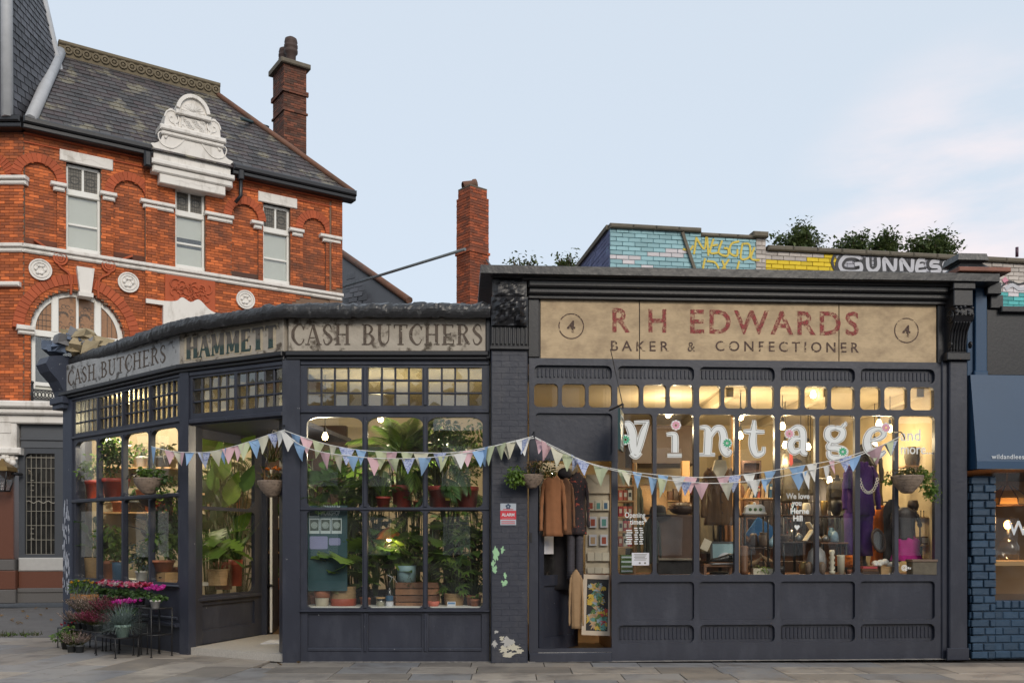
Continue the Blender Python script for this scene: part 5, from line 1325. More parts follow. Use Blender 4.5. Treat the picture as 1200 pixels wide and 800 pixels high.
# ---------------------------------------------------------------- painted brick wall behind the vintage shop
FG = Facet(W(715, 0, 16.5).x, 16.5, R(9))
gw = thing('graffiti_wall', 'painted brick parapet with pale blue, yellow and silver graffiti behind the shop roof', 'wall', FG.M)
gt = lambda px, py: FG.z(px, py)
segs = [(715, 822, 268, 325), (822, 886, 277, 327), (886, 897.5, 276.5, 327), (897.5, 1215, 294, 331)]
allb = []
for k, (xa, xb, ya, yb) in enumerate(segs):
    u0, u1 = FG.u(xa), FG.u(xb); z1 = gt((xa + xb) / 2 if k != 3 else 1040, ya + (2 if k != 3 else 7)); z0 = 4.5
    q = MB(); q.box(u0, u1 + (.3 if k == 3 else 0), .02, .3, z0, z1); q.build('wall', M['mortar_pale'] if k > 1 else M['painted_sky'], gw)
    zb = gt((xa + xb) / 2, yb) - .1 if k != 3 else gt(1190, 356) - .1
    for (a, b_, d, c_, e_) in bricklay(u0, u1 + (.3 if k == 3 else 0), zb, z1, lambda u, z: 0.0, .225, .078):
        p = FG.M @ Vector(((a + b_) / 2, 0, (c_ + e_) / 2)); px = 600 + FPX * p.x / p.y; py = HZ - FPX * (p.z - EYE) / p.y
        m = 'painted_sky'
        if k == 2: m = 'painted_pale'
        if k == 3:
            m = 'painted_pale'
            if px < 982 and 304 < py: m = 'painted_yellow'
            elif 975 < px < 1125 and py > 297: m = 'painted_grey'
            elif px > 1170 and py > 333: m = 'painted_teal' if py > 337 + 9 * math.sin(px * .07) else 'painted_white'
            elif px > 968 and px < 985 and py > 299: m = 'painted_yellow'
        if k < 2:
            for (cx, cy, rx, ry) in ((780, 298, 17, 5), (795, 296, 10, 5), (735, 303, 20, 4), (760, 312, 14, 3)):
                if ((px - cx) / rx) ** 2 + ((py - cy) / ry) ** 2 < 1: m = 'painted_white'
        allb.append((px > 1115 and py > 330, m, (a, b_, d, c_, e_)))
bym = {}
allb.sort(key=lambda t: t[2][0])
own = {}
for k, (_, m, b_) in enumerate(allb):
    p = FG.M @ Vector((b_[0], 0, b_[3])); py = HZ - FPX * (p.z - EYE) / p.y
    if own.setdefault('n', 0) < 298 and py < 322:
        own['n'] += 1
        q = MB(); q.cbox(b_[0], b_[1], b_[2], b_[2] + .03, b_[3], b_[4], .005); q.build('brick', M[m], gw)
    else:
        bym.setdefault(m, MB()).cbox(b_[0], b_[1], b_[2], b_[2] + .03, b_[3], b_[4], .005)
for m, q in bym.items(): q.build('brickwork', M[m], gw, kind='stuff')
# violet return running back from the corner
FV = Facet(FG.M.translation.x, FG.M.translation.y, R(99))
LV = 3.9; zt = gt(715, 267)
Mv = FV.M @ T(0, 0, 0) @ Matrix.Diagonal((1, -1, 1, 1))
q = MB(); q.box(.02, LV, -.3, -.012, 4.5, zt); q.build('wall', M['painted_violet'], gw, FV.M)
q = MB()
for (a, b_, d, c_, e_) in bricklay(.02, LV, zt - 1.2, zt, lambda u, z: 0.0, .225, .078):
    q.box(a, b_, -.02, d + .004, c_, e_)
q.build('brickwork', M['painted_violet'], gw, FV.M, kind='stuff')
# coping stones
def coping(F, root, pts, h, y0, y1, n):
    for i in range(n):
        (xa, ya), (xb, yb) = pts
        u0, u1 = xa + (xb - xa) * i / n, xa + (xb - xa) * (i + 1) / n
        z = ya
        q = MB(); q.cbox(u0 + .004, u1 - .004, y0, y1, z + rnd.uniform(-.006, .006), z + h, .02); q.build('coping_stone', M['coping'], root, F.M)
coping(FG, gw, ((FG.u(714), gt(770, 270.5)), (FG.u(821), 0)), .08, -.07, .34, 4)
coping(FG, gw, ((FG.u(821), gt(855, 279)), (FG.u(885), 0)), .07, -.04, .34, 3)
coping(FG, gw, ((FG.u(881), gt(890, 279)), (FG.u(899), 0)), .10, -.09, .4, 1)
coping(FG, gw, ((FG.u(899), gt(1040, 301)), (FG.u(1230), 0)), .09, -.07, .34, 12)
coping(FV, gw, ((0.08, gt(715, 267)), (LV, 0)), .08, -.32, .05, 5)
q = MB(); ribbon(q, [FG.uz(799, 273), FG.uz(817, 327)], [.05, .05], -.05, .04); q.build('lightning_strap', M['coping'], gw)
# sprayed lettering on the wall
def spray(strokes, w, m, y=-.012):
    q = MB()
    for i, st_ in enumerate(strokes): ribbon(q, [FG.uz(*p) for p in st_], [w] * len(st_), y - .0006 * (i % 5), .004)
    return q.build('graffiti', M[m], gw)
X = lambda x0, y0, s, pts: [(x0 + s * a, y0 + s * b_) for a, b_ in pts]
spray([[(816, 278), (813, 298)], [(816, 279), (825, 292), (828, 277), (830, 300)], [(836, 280), (832, 296), (842, 296)], [(834, 288), (841, 287)], [(846, 282), (842, 296), (852, 300), (853, 292), (848, 291)], [(866, 283), (857, 286), (855, 296), (863, 300), (864, 292)], [(870, 285), (868, 303), (878, 301), (878, 287), (870, 286)], [(884, 290), (880, 303), (890, 305)],
       [(826, 303), (824, 318), (834, 322), (842, 318), (838, 308), (828, 306)], [(846, 305), (852, 322)], [(854, 304), (842, 322)], [(866, 306), (862, 322)], [(800, 292), (808, 293), (812, 288)]], .036, 'spray_yellow')
gun = [[(1008, 303), (1001, 300), (990, 301), (984, 309), (987, 317), (998, 319), (1008, 317), (1008, 310), (1001, 310)],
       [(1016, 302), (1017, 314), (1023, 318), (1029, 313), (1029, 302)],
       [(1036, 318), (1036, 303), (1047, 317), (1049, 303)],
       [(1056, 318), (1056, 304), (1067, 318), (1069, 304)],
       [(1083, 305), (1076, 306), (1074, 318), (1085, 318)], [(1075, 312), (1082, 311)],
       [(1100, 307), (1092, 307), (1091, 312), (1099, 313), (1100, 318), (1090, 319)],
       [(1115, 308), (1107, 308), (1106, 312), (1113, 314), (1113, 319), (1104, 319)]]
spray(gun, .175, 'spray_black', -.010)
spray(gun, .07, 'spray_white', -.016)
spray([[(978, 298), (975, 308), (981, 321)], [(978, 298), (1000, 296), (1020, 299), (1050, 299), (1085, 301), (1120, 305)]], .05, 'spray_black')
spray([[(1172, 337), (1182, 330), (1195, 333), (1212, 326)]], .035, 'spray_black'); spray([[(1176, 331), (1180, 327)]], .12, 'spray_pink')
spray([[(1178, 339), (1186, 334), (1196, 339), (1210, 333)]], .07, 'spray_white')
q = MB(); p = FG.uz(1196, 299); q.tube([(p[0], .1, p[1]), (p[0], .1, p[1] + .18)], .03, 6); q.build('vent_pipe', flat('plum_pipe', (0.07, 0.03, 0.05), .5), gw)
# ---------------------------------------------------------------- blue neighbour shop at the right
bs = thing('blue_shop', 'deep blue painted shop at the right edge with rough blue brick pier and box fascia', 'shop', FR.M @ T(FR.u(1137), 0, 0))
bI = FR.M
q = MB(); a, b_ = FR.u(1139), FR.u(1167.5); zt = zr(556)
q.box(a + .03, b_ - .01, .02, .45, 0, zt); pr = q.build('brick_pier', M['bluemortar'], bs, bI)
j = 0; z = 0.0
while z < zt - .03:
    xs = [a, a + (b_ - a) * (.5 if j % 2 else .72) + rnd.uniform(-.02, .02), b_]
    for x0, x1 in zip(xs[:-1], xs[1:]):
        q = MB(); e = .006 + rnd.uniform(0, .004); w = rnd.uniform(-.014, .008)
        q.cbox(x0 + (rnd.uniform(-.02, .025) if x0 == a else e), x1 - e, w, .1, z + e, min(z + .106 - e, zt), .009); q.build('brick', M['bluebrick'], pr, bI)
    z += .106; j += 1
q = MB()
for k in range(int(zt / .106)): q.cbox(a - rnd.uniform(0, .03), a + .02, .03, .4, k * .106 + .008, k * .106 + .098, .02)
q.build('brick_end', M['bluebrick'], pr, bI)
bz = zr(705)
x0, x1 = FR.u(1168), FR.u(1168) + 3
q = MB(); q.box(x0, x1, .06, .4, 0, bz - .02); bw = q.build('brick_riser', M['bluemortar'], bs, bI)
for (p_, q_, d, c_, e_) in bricklay(x0, x0 + 1.0, 0, bz - .1, lambda u, z: .05, .225, .105):
    q = MB(); q.cbox(p_, q_, d + rnd.uniform(-.01, .004), .1, c_, e_, .012); q.build('brick', M['bluebrick'], bw, bI)
for i in range(9):
    q = MB(); q.cbox(x0 + .112 * i + .005, x0 + .112 * i + .107, .03, .3, bz - .1, bz, .012); q.build('sill_brick', M['bluebrick'], bw, bI)
q = MB(); q.cbox(FR.u(1137, -.02), FR.u(1143.5, -.02), -.03, .3, zr(549), zr(440), .01); q.cbox(FR.u(1134), FR.u(1144), .02, .3, zr(440), zr(330), .01); q.build('side_board', M['blue'], bs, bI)
q = MB(); q.cbox(FR.u(1143, -.03), FR.u(1157, -.03), -.03, .3, zr(434), zr(330), .01); q.cbox(FR.u(1142, -.04), FR.u(1158, -.04), -.045, .1, zr(438), zr(432), .01); q.build('pilaster', M['blue'], bs, bI)
q = MB(); q.cbox(FR.u(1157), FR.u(1157) + 3.2, .02, .3, zr(436), zr(357), .01); q.build('upper_board', M['paint_black'], bs, bI)
q = MB(); q.cbox(FR.u(1171), FR.u(1171) + 3, -.06, .3, zr(362), zr(355), .01); q.cbox(FR.u(1157, -.1), FR.u(1174, -.1), -.10, .3, zr(342), zr(328), .01); q.cbox(FR.u(1160), FR.u(1175), -.02, .3, zr(357), zr(341), .01); q.build('ledge', M['paint_black'], bs, bI)
# awning box: leans out towards its lower edge
q = MB(); xa, xb = FR.u(1144, -.2), FR.u(1144, -.2) + 3.2; zt_, zb_ = zr(437), zr(551)
pr_ = [(.02, zt_), (-.06, zt_), (-.22, zb_ + .12), (-.22, zb_ + .02), (.02, zb_ + .03)]
v = [(xa, y, z) for y, z in pr_] + [(xb, y, z) for y, z in pr_]; k = len(pr_)
q.add(v, [list(range(k))[::-1], list(range(k, 2 * k))] + [(i, (i + 1) % k, k + (i + 1) % k, k + i) for i in range(k)])
q.build('box_fascia', M['blue'], bs, bI)
wp = flat('pale_lettering', (0.62, 0.66, 0.70), .6)
def bl_uz(px, py, w): return FR.uz(px, py, w)
u, z = FR.uz(1161, 537.5, -.2)
text('lettering', 'wildandlees', .085, wp, bs, bI @ T(u, -.224, z), 'LEFT', .001, spacing=1.1, width=.44)
q = MB(); zb0 = zr(551); q.box(x0 - .03, x1, .08, .086, bz, zb0 + .06); q.build('pane', M['glass'], bs, bI)
text('lettering', 'WI', .27, wp, bs, bI @ T(FR.u(1185.5), .074, zr(626)), 'LEFT', .004, spacing=1.25)
q = MB(); q.box(x0 - .05, x1, .45, 3.0, bz - .1, bz - .05); q.build('floor', M['floorboard'], bs, bI)
q = MB(); q.box(x0 - .3, x1, 2.6, 2.7, 0, zb0 + .5); q.build('back_wall', flat('brown_wall', (0.22, 0.13, 0.06), .8), bs, bI)
q = MB(); q.box(x0 - .36, x0 - .3, .4, 2.6, 0, zb0 + .5); q.build('side_wall', M['brown_wall'], bs, bI)
q = MB(); q.box(x0 - .36, x1, .1, 2.7, zb0 + .05, zb0 + .12); q.build('ceiling', M['darkwood'], bs, bI)
q = MB(); q.cbox(x0, x1, .12, .45, zr(664), zr(657), .01); q.build('shelf', M['pine'], bs, bI)
# ---------------------------------------------------------------- leaf shapes, built once
LM = {}
LF = dict(
 green=leaf_mat('mid_green_leaf', (0.115, 0.225, 0.046)), dark=leaf_mat('dark_green_leaf', (0.066, 0.145, 0.043), (0.115, 0.22, 0.062)),
 bright=leaf_mat('bright_green_leaf', (0.16, 0.30, 0.045), (0.25, 0.38, 0.06)), olive=leaf_mat('olive_leaf', (0.085, 0.10, 0.035)),
 bluegreen=leaf_mat('blue_green_leaf', (0.16, 0.23, 0.22), (0.30, 0.38, 0.36), 0.4), purple=leaf_mat('dark_purple_leaf', (0.018, 0.012, 0.016), (0.04, 0.02, 0.03)),
 tree=leaf_mat('tree_leaf', (0.07, 0.115, 0.036), (0.15, 0.19, 0.06), 0.4), dry=leaf_mat('dry_leaf', (0.28, 0.19, 0.10)), tan=leaf_mat('dried_grass', (0.30, 0.22, 0.12)),
 pale=leaf_mat('pale_variegated_leaf', (0.34, 0.38, 0.20)), orange=leaf_mat('orange_leaf', (0.50, 0.12, 0.015), (0.62, 0.20, 0.03)),
 heather=leaf_mat('pale_pink_heather', (0.48, 0.32, 0.29), (0.66, 0.50, 0.46), .15), crimson=leaf_mat('crimson_heather', (0.34, 0.03, 0.11), (0.50, 0.06, 0.17), .2),
 pink=leaf_mat('pink_petal', (0.85, 0.09, 0.25), (0.9, 0.28, 0.42), .1), magenta=leaf_mat('magenta_petal', (0.72, 0.03, 0.42), (0.85, 0.10, 0.58), .1),
 red=leaf_mat('red_petal', (0.45, 0.02, 0.04), (0.60, 0.04, 0.08)), whitep=leaf_mat('white_pink_petal', (0.75, 0.50, 0.55), (0.85, 0.75, 0.75)),
 yellow=leaf_mat('yellow_petal', (0.75, 0.48, 0.04)), orangep=leaf_mat('orange_petal', (0.75, 0.24, 0.02)), cactus=leaf_mat('pale_cactus', (0.16, 0.19, 0.085)))
STEM = mat('green_stem', (0.06, 0.09, 0.03), .6); BARK = mat('brown_stem', (0.10, 0.065, 0.04), .8)
def leaf_shape(q, L, wf, droop=.25, fold=.18, n=6, M_=None, tw=0):
    v = []; f = []
    for i in range(n + 1):
        t = i / n; w = wf(t); z = -droop * L * t * t
        v += [(L * t, -w, z + fold * w), (L * t, 0, z), (L * t, w, z + fold * w)]
    for i in range(n):
        a = 3 * i; f += [(a, a + 3, a + 4, a + 1), (a + 1, a + 4, a + 5, a + 2)]
    q.add(v, f, M_, True)
WF = dict(ovate=lambda w: (lambda t: w * math.sin(math.pi * min(1, t ** .75)) + .002), lance=lambda w: (lambda t: w * math.sin(math.pi * t ** .6) ** 1.0 + .001),
          blade=lambda w: (lambda t: w * (1 - t ** 1.6) + .001), round=lambda w: (lambda t: w * math.sqrt(max(0, 1 - (2 * t - 1) ** 2)) + .002),
          heart=lambda w: (lambda t: w * (1 - t) ** .7 * (1.25 if t < .25 else 1.15) * (.75 if t < .05 else 1)))
def leaf_mesh(kind):
    if kind in LM: return LM[kind]
    q = MB()
    if kind == 'monstera':
        def wf(t): return .46 * math.sqrt(max(0, 1 - (1.9 * t - .85) ** 2)) * (1 if int(t * 16) % 3 else .42) + .004
        leaf_shape(q, 1, wf, .25, .10, 16)
    elif kind == 'frond':
        pts = [(t, 0, .25 * t - .75 * t * t) for t in [i / 10 for i in range(11)]]
        q.tube(pts, [.012 - .009 * i / 10 for i in range(11)], 4)
        for i in range(3, 25):
            t = i / 25; p = Vector((t, 0, .25 * t - .75 * t * t)); l = .42 * math.sin(math.pi * (t * .8 + .12)) + .05
            for s in (-1, 1):
                Mx = Matrix.Translation(p) @ Matrix.Rotation(s * R(52 - 22 * t), 4, 'Z') @ Matrix.Rotation(R(10 + 30 * t), 4, 'Y')
                leaf_shape(q, l, WF['lance'](.020), .35, .2, 3, Mx)
    elif kind == 'fern':
        for i in range(2, 20):
            t = i / 20; p = Vector((t, 0, .3 * t - .5 * t * t)); l = .22 * math.sin(math.pi * (t * .85 + .1)) + .02
            for s in (-1, 1): leaf_shape(q, l, WF['lance'](.022), .2, .1, 2, Matrix.Translation(p) @ Matrix.Rotation(s * R(65), 4, 'Z'))
    elif kind == 'palmate':
        for i in range(7):
            a = -75 + 25 * i; leaf_shape(q, .95 - .004 * abs(a), WF['lance'](.10), .3, .2, 4, Matrix.Rotation(R(a), 4, 'Z'))
    else:
        k, w, d = {'ovate': ('ovate', .24, .3), 'broad': ('ovate', .36, .22), 'banana': ('ovate', .27, .4), 'lance': ('lance', .11, .35), 'strap': ('blade', .06, .45), 'round': ('round', .46, .12), 'heart': ('heart', .46, .3)}[kind]
        leaf_shape(q, 1, WF[k](w), d, .15, 6)
    LM[kind] = q.mesh('leaf_' + kind); return LM[kind]
def with_mat(kind, m):
    key = kind + '|' + m
    if key not in LM:
        me = leaf_mesh(kind).copy(); me.materials.append(LF[m]); LM[key] = me
    return LM[key]
def pot(root, r, h, m, taper=.78, rim=True, pos=(0, 0, 0), name='pot', n=16):
    q = MB(); rb = r * taper
    prof = [(.001, 0), (rb, 0), (rb + (r - rb) * .8, h * .8)]
    prof += [(r * 1.0, h * .8), (r * 1.04, h * .82), (r * 1.04, h), (r * .94, h), (r * .92, h * .85)] if rim else [(r, h), (r * .93, h), (r * .92, h * .85)]
    prof += [(.001, h * .85)]
    q.lathe(prof, n); return q.build(name, M[m] if isinstance(m, str) else m, root, WM[root.name] @ T(*pos))
def big_leaves(root, n, kind, m, L, z0, z1, spread, base_z=.12, seed=0, up=(10, 60), stems=True, az=(0, 360), name='leaf', jit=.25, wide=1.0):
    r = random.Random(seed); B = WM[root.name]; q = MB()
    for i in range(n):
        a = R(az[0] + (az[1] - az[0]) * ((i * .618 + r.random() * .2) % 1)); t = r.random()
        z = z0 + (z1 - z0) * ((i + .5) / n); rr = spread * (.35 + .65 * r.random())
        p = Vector((rr * math.cos(a), rr * math.sin(a), z)); l = L * r.uniform(1 - jit, 1 + jit)
        Mx = B @ Matrix.Translation(p) @ Matrix.Rotation(a + r.uniform(-.5, .5), 4, 'Z') @ Matrix.Rotation(-R(r.uniform(*up)), 4, 'Y') @ Matrix.Rotation(R(r.uniform(-35, 35)), 4, 'X') @ Matrix.Diagonal((l, l * wide, l, 1))
        put(name, with_mat(kind, m), None, root, Mx)
        if stems: q.tube([(.02 * math.cos(a), .02 * math.sin(a), base_z), (p.x * .45, p.y * .45, base_z + (z - base_z) * .65), tuple(p)], .006 + .004 * L, 5)
    if stems: q.build('stems', STEM, root)
def bush(root, n, rad, c, size, m, kind='ovate', seed=0, hollow=.35, name='foliage', down=False, parent_M=None):
    """many small leaves in one loose clump"""
    r = random.Random(seed); q = MB(); w = {'ovate': .26, 'lance': .12, 'round': .42, 'blade': .05}[kind]
    lobes = [(Vector((r.uniform(-.6, .6) * rad[0], r.uniform(-.6, .6) * rad[1], r.uniform(-.5, .6) * rad[2])), r.uniform(.35, .65)) for _ in range(7)]
    for i in range(n):
        lc, lr = lobes[r.randrange(7)]
        while True:
            d = Vector((r.uniform(-1, 1), r.uniform(-1, 1), r.uniform(-1, 1)))
            if hollow < d.length < 1: break
        p = Vector(c) + lc + Vector((d.x * rad[0], d.y * rad[1], d.z * rad[2])) * lr
        s = size * r.uniform(.6, 1.35)
        Mx = Matrix.Translation(p) @ Matrix.Rotation(math.atan2(d.y, d.x) + r.uniform(-.9, .9), 4, 'Z') @ Matrix.Rotation(R(r.uniform(-35, 65)), 4, 'Y') @ Matrix.Rotation(R(r.uniform(-40, 40)), 4, 'X')
        leaf_shape(q, s, lambda t, w=w, s=s: s * w * math.sin(math.pi * min(1, t ** .8)) + .001, .25, .2, 2, Mx)
    return q.build(name, LF[m], root, parent_M, kind='stuff')
def blades(root, n, L, spread, z, m, w=.004, seed=0, name='foliage', up=(35, 85), kind='stuff', c=(0, 0)):
    r = random.Random(seed); q = MB()
    for i in range(n):
        a = r.uniform(0, 6.283); e = R(r.uniform(*up)); l = L * r.uniform(.6, 1.1)
        Mx = Matrix.Translation((c[0] + spread * r.uniform(-1, 1), c[1] + spread * r.uniform(-1, 1), z)) @ Matrix.Rotation(a, 4, 'Z') @ Matrix.Rotation(-e, 4, 'Y')
        leaf_shape(q, l, lambda t: w * (1 - t * .8), .25 * math.cos(e) + .05, .3, 3, Mx)
    return q.build(name, LF[m], root, kind=kind)
def spikes(root, n, L, spread, z, m, seed=0, name='flower_spikes', green='olive'):
    """heather: upright stems crowded with tiny bells"""
    r = random.Random(seed); q = MB(); g = MB()
    for i in range(n):
        a = r.uniform(0, 6.283); rr = spread * math.sqrt(r.random()); e = R(88 - 50 * rr / spread)
        p0 = Vector((rr * .6 * math.cos(a), rr * .6 * math.sin(a), z)); d = Vector((math.cos(e) * math.cos(a), math.cos(e) * math.sin(a), math.sin(e)))
        l = L * r.uniform(.7, 1.1); g.tube([p0, p0 + d * l * .95], .0022, 3, caps=False)
        for k in range(9):
            t = .35 + .65 * k / 9; p = p0 + d * l * t
            Mx = Matrix.Translation(p) @ Matrix.Rotation(r.uniform(0, 6.28), 4, 'Z') @ Matrix.Rotation(-R(r.uniform(10, 60)), 4, 'Y')
            leaf_shape(q, .020, lambda t: .008 * math.sin(math.pi * (t * .9 + .05)), .1, .5, 2, Mx)
    q.build(name, LF[m], root, kind='stuff'); g.build('stems', LF[green], root, kind='stuff')
def petals(root, n, rad, c, size, ms, seed=0, name='flowers'):
    r = random.Random(seed); qs = {m: MB() for m in ms}
    for i in range(n):
        a = r.uniform(0, 6.283); rr = math.sqrt(r.random())
        p = Vector((c[0] + rr * rad[0] * math.cos(a), c[1] + rr * rad[1] * math.sin(a), c[2] + rad[2] * r.uniform(-1, 1) * (1 - rr * .6)))
        q = qs[ms[r.randrange(len(ms))]]; t0 = r.uniform(0, 6)
        for k in range(5):
            Mx = Matrix.Translation(p) @ Matrix.Rotation(R(r.uniform(-25, 25)), 4, 'X') @ Matrix.Rotation(t0 + k * 1.257, 4, 'Z') @ Matrix.Rotation(-R(r.uniform(25, 70)), 4, 'Y')
            leaf_shape(q, size * r.uniform(.8, 1.2), lambda t: size * .36 * math.sin(math.pi * (t * .85 + .1)), -.1, .3, 2, Mx)
    for m, q in qs.items():
        if q.v: q.build(name, LF[m], root, kind='stuff')
for n_, c_, r_ in (('red_plastic_pot', (0.33, 0.045, 0.03), .45), ('terracotta_pot', (0.36, 0.13, 0.065), .75), ('cream_glaze', (0.62, 0.56, 0.44), .5), ('grey_pot', (0.055, 0.06, 0.065), .6), ('mint_pot', (0.35, 0.50, 0.44), .5),
                   ('white_pot', (0.66, 0.64, 0.62), .5), ('paleblue_pot', (0.26, 0.40, 0.44), .5), ('darkblue_pot', (0.04, 0.11, 0.20), .5), ('brick_glaze', (0.35, 0.07, 0.035), .6), ('coral_pot', (0.62, 0.16, 0.11), .6), ('black_pot', (0.014, 0.014, 0.016), .5)):
    flat(n_, c_, r_, .12, bmp=.05)
M['wicker'] = mat('woven_basket', (0.34, 0.22, 0.11), .85, .35, 9, .5, 60, stretch=(1, 1, 3))
M['greywicker'] = mat('grey_wicker', (0.23, 0.175, 0.135), .9, .4, 9, .6, 50, stretch=(1, 1, 3), wear=((0.10, 0.075, 0.06), .5, .65, 25))
def basket(root, r, h, m='wicker', taper=.8, rows=7, pos=(0, 0, 0), name='basket', round_=False):
    """woven rows: each one a bulging ring, with stakes"""
    q = MB(); prof = [(.001, 0)]
    for i in range(rows):
        t0 = i / rows; t1 = (i + 1) / rows
        f = (lambda t: math.sin(math.pi * .5 * (.18 + .82 * t))) if round_ else (lambda t: taper + (1 - taper) * t)
        prof += [(r * f(t0), h * (t0 + .02 / rows)), (r * f((t0 + t1) / 2) + .008, h * (t0 + t1) / 2), (r * f(t1), h * (t1 - .02 / rows))]
    prof += [(r * .9, h), (r * .88, h * .85), (.001, h * .85)]
    q.lathe(prof, 22)
    return q.build(name, M[m], root, WM[root.name] @ T(*pos))
def at_z(px, py, z):
    Y = (EYE - z) * FPX / (py - HZ); return W(px, py, Y)
def plant(label, cat, pos, group=None, name='potted_plant'):
    return thing(name, label, cat, Vector(pos), group)
# ---------------------------------------------------------------- trees behind the wall
def tree(px, base_py, top_py, wpx, Y, n, seed, label, group='trees behind the painted wall', leaf=.085):
    c = W(px, base_py, Y); zt = W(px, top_py, Y).z; w = wpx * Y / FPX / 2
    t = thing('small_tree', label, 'tree', (c.x, Y, 0), group); r = random.Random(seed)
    q = MB(); q.tube([(0, 0, 0), (.1, 0, c.z * .5), (0, 0, c.z - .3)], [.16, .12, .09], 8)
    tips = []
    for i in range(16):
        a = r.uniform(0, 6.28); rr = w * r.uniform(.1, .95); h = c.z + (zt - c.z) * r.uniform(.35, .95) * (1 - .35 * (rr / w) ** 2)
        p = Vector((rr * math.cos(a), rr * .8 * math.sin(a), h)); tips.append(p)
        q.tube([(0, 0, c.z - .6), tuple(Vector((p.x * .5, p.y * .5, (c.z - .3) * .5 + p.z * .5))), tuple(p)], [.05, .025, .006], 5, caps=False)
    q.build('trunk', BARK, t)
    q = MB()
    for i in range(n):
        p = tips[r.randrange(len(tips))]; k = r.random() ** .5
        d = Vector((r.gauss(0, .10), r.gauss(0, .10), r.gauss(0, .085)))
        pp = Vector((p.x * (.6 + .4 * k), p.y * (.6 + .4 * k), c.z - .3 + (p.z - c.z + .3) * k)) + d
        Mx = Matrix.Translation(pp) @ Matrix.Rotation(r.uniform(0, 6.28), 4, 'Z') @ Matrix.Rotation(R(r.uniform(-50, 60)), 4, 'Y') @ Matrix.Rotation(R(r.uniform(-50, 50)), 4, 'X')
        s = leaf * r.uniform(.6, 1.3); leaf_shape(q, s, lambda t, s=s: s * .3 * math.sin(math.pi * (t * .9 + .05)), .2, .2, 2, Mx)
    q.build('crown', LF['tree'], t)
tree(935, 294, 260, 62, 21, 3400, 1, 'small leafy tree behind the yellow painted bricks, leftmost of the three trees above the parapet')
tree(1013, 298, 267, 76, 21, 3800, 2, 'middle one of the three small trees above the parapet, over the silver graffiti lettering')
tree(1093, 300, 271, 66, 21, 3200, 3, 'small bushy tree just left of the dark roof cap, rightmost of three above the parapet')
tree(612, 318, 300, 46, 20, 420, 4, 'thin sprig of treetop over the roof edge between chimney and parapet', leaf=.08)
tree(661, 318, 294, 26, 20, 420, 5, 'small sprig of treetop beside the violet end of the painted parapet', leaf=.08)
# ---------------------------------------------------------------- hanging baskets outside
def hanging(px, py, Y, r, label, foliage, chain=.55, M_='greywicker'):
    p = W(px, py, Y); t = thing('hanging_basket', label, 'hanging basket', p, 'hanging baskets along the shop fronts')
    basket(t, r, r * 1.15, M_, .5, 6, (0, 0, -r * 1.15), 'basket', True)
    if chain:
        q = MB()
        for a in (0, 2.1, 4.2): q.tube([(r * .95 * math.cos(a), r * .95 * math.sin(a), 0), (0, 0, chain)], .004, 4)
        q.tube([(0, 0, chain), (0, 0, chain + .05), (0, .25, chain + .07)], .008, 5)
        q.build('chain', M['iron'], t)
    else:
        q = MB(); q.tube([(0, 0, .03), (0, .16, .05), (.03, .42, .04)], .012, 5); q.build('bracket', M['iron'], t)
    foliage(t); return t
def f1(t): bush(t, 260, (.17, .14, .08), (.0, 0, .09), .06, 'green', seed=11); bush(t, 220, (.22, .14, .15), (.24, .0, -.06), .055, 'dark', seed=12); bush(t, 40, (.12, .1, .05), (-.15, 0, .04), .05, 'purple', seed=13)
hanging(174, 560, 13.30, .20, 'round wicker hanging basket with green trailing plant in front of the far left windows', f1, 0)
def f2(t):
    blades(t, 60, .24, .10, .0, 'dry', .004, 21, up=(20, 75)); petals(t, 16, (.17, .12, .03), (.06, 0, .15), .035, ['orangep'], 22); bush(t, 120, (.17, .12, .06), (.03, 0, .07), .05, 'olive', seed=23); blades(t, 26, .5, .04, .25, 'olive', .008, 24, up=(40, 85), name='dry_stems')
hanging(319, 563, 12.45, .19, 'wicker hanging basket with small orange flowers hung in the florist doorway', f2, .62)
def f3(t):
    bush(t, 420, (.20, .16, .15), (-.12, 0, -.04), .05, 'bright', seed=31); bush(t, 260, (.17, .15, .13), (.14, 0, .07), .045, 'olive', seed=32); bush(t, 120, (.2, .15, .12), (.02, 0, .1), .04, 'dry', seed=33)
hanging(623, 556, 11.92, .15, 'bushy yellow green hanging basket on the dark pillar beside the vintage shop door', f3, 0)
def f4(t):
    bush(t, 160, (.24, .16, .06), (-.02, 0, .06), .05, 'olive', seed=41); bush(t, 320, (.13, .12, .26), (.26, 0, -.14), .055, 'green', seed=42); bush(t, 120, (.1, .1, .15), (.2, 0, .02), .06, 'bright', seed=43); bush(t, 46, (.12, .05, .2), (.42, .0, -.24), .03, 'bright', seed=44, name='trailing_stems'); bush(t, 40, (.1, .08, .12), (-.24, .05, -.02), .06, 'green', seed=45)
hanging(1063, 557, 12.15, .20, 'dark wicker hanging basket with ivy trailing from its side at the right end window', f4, 0)
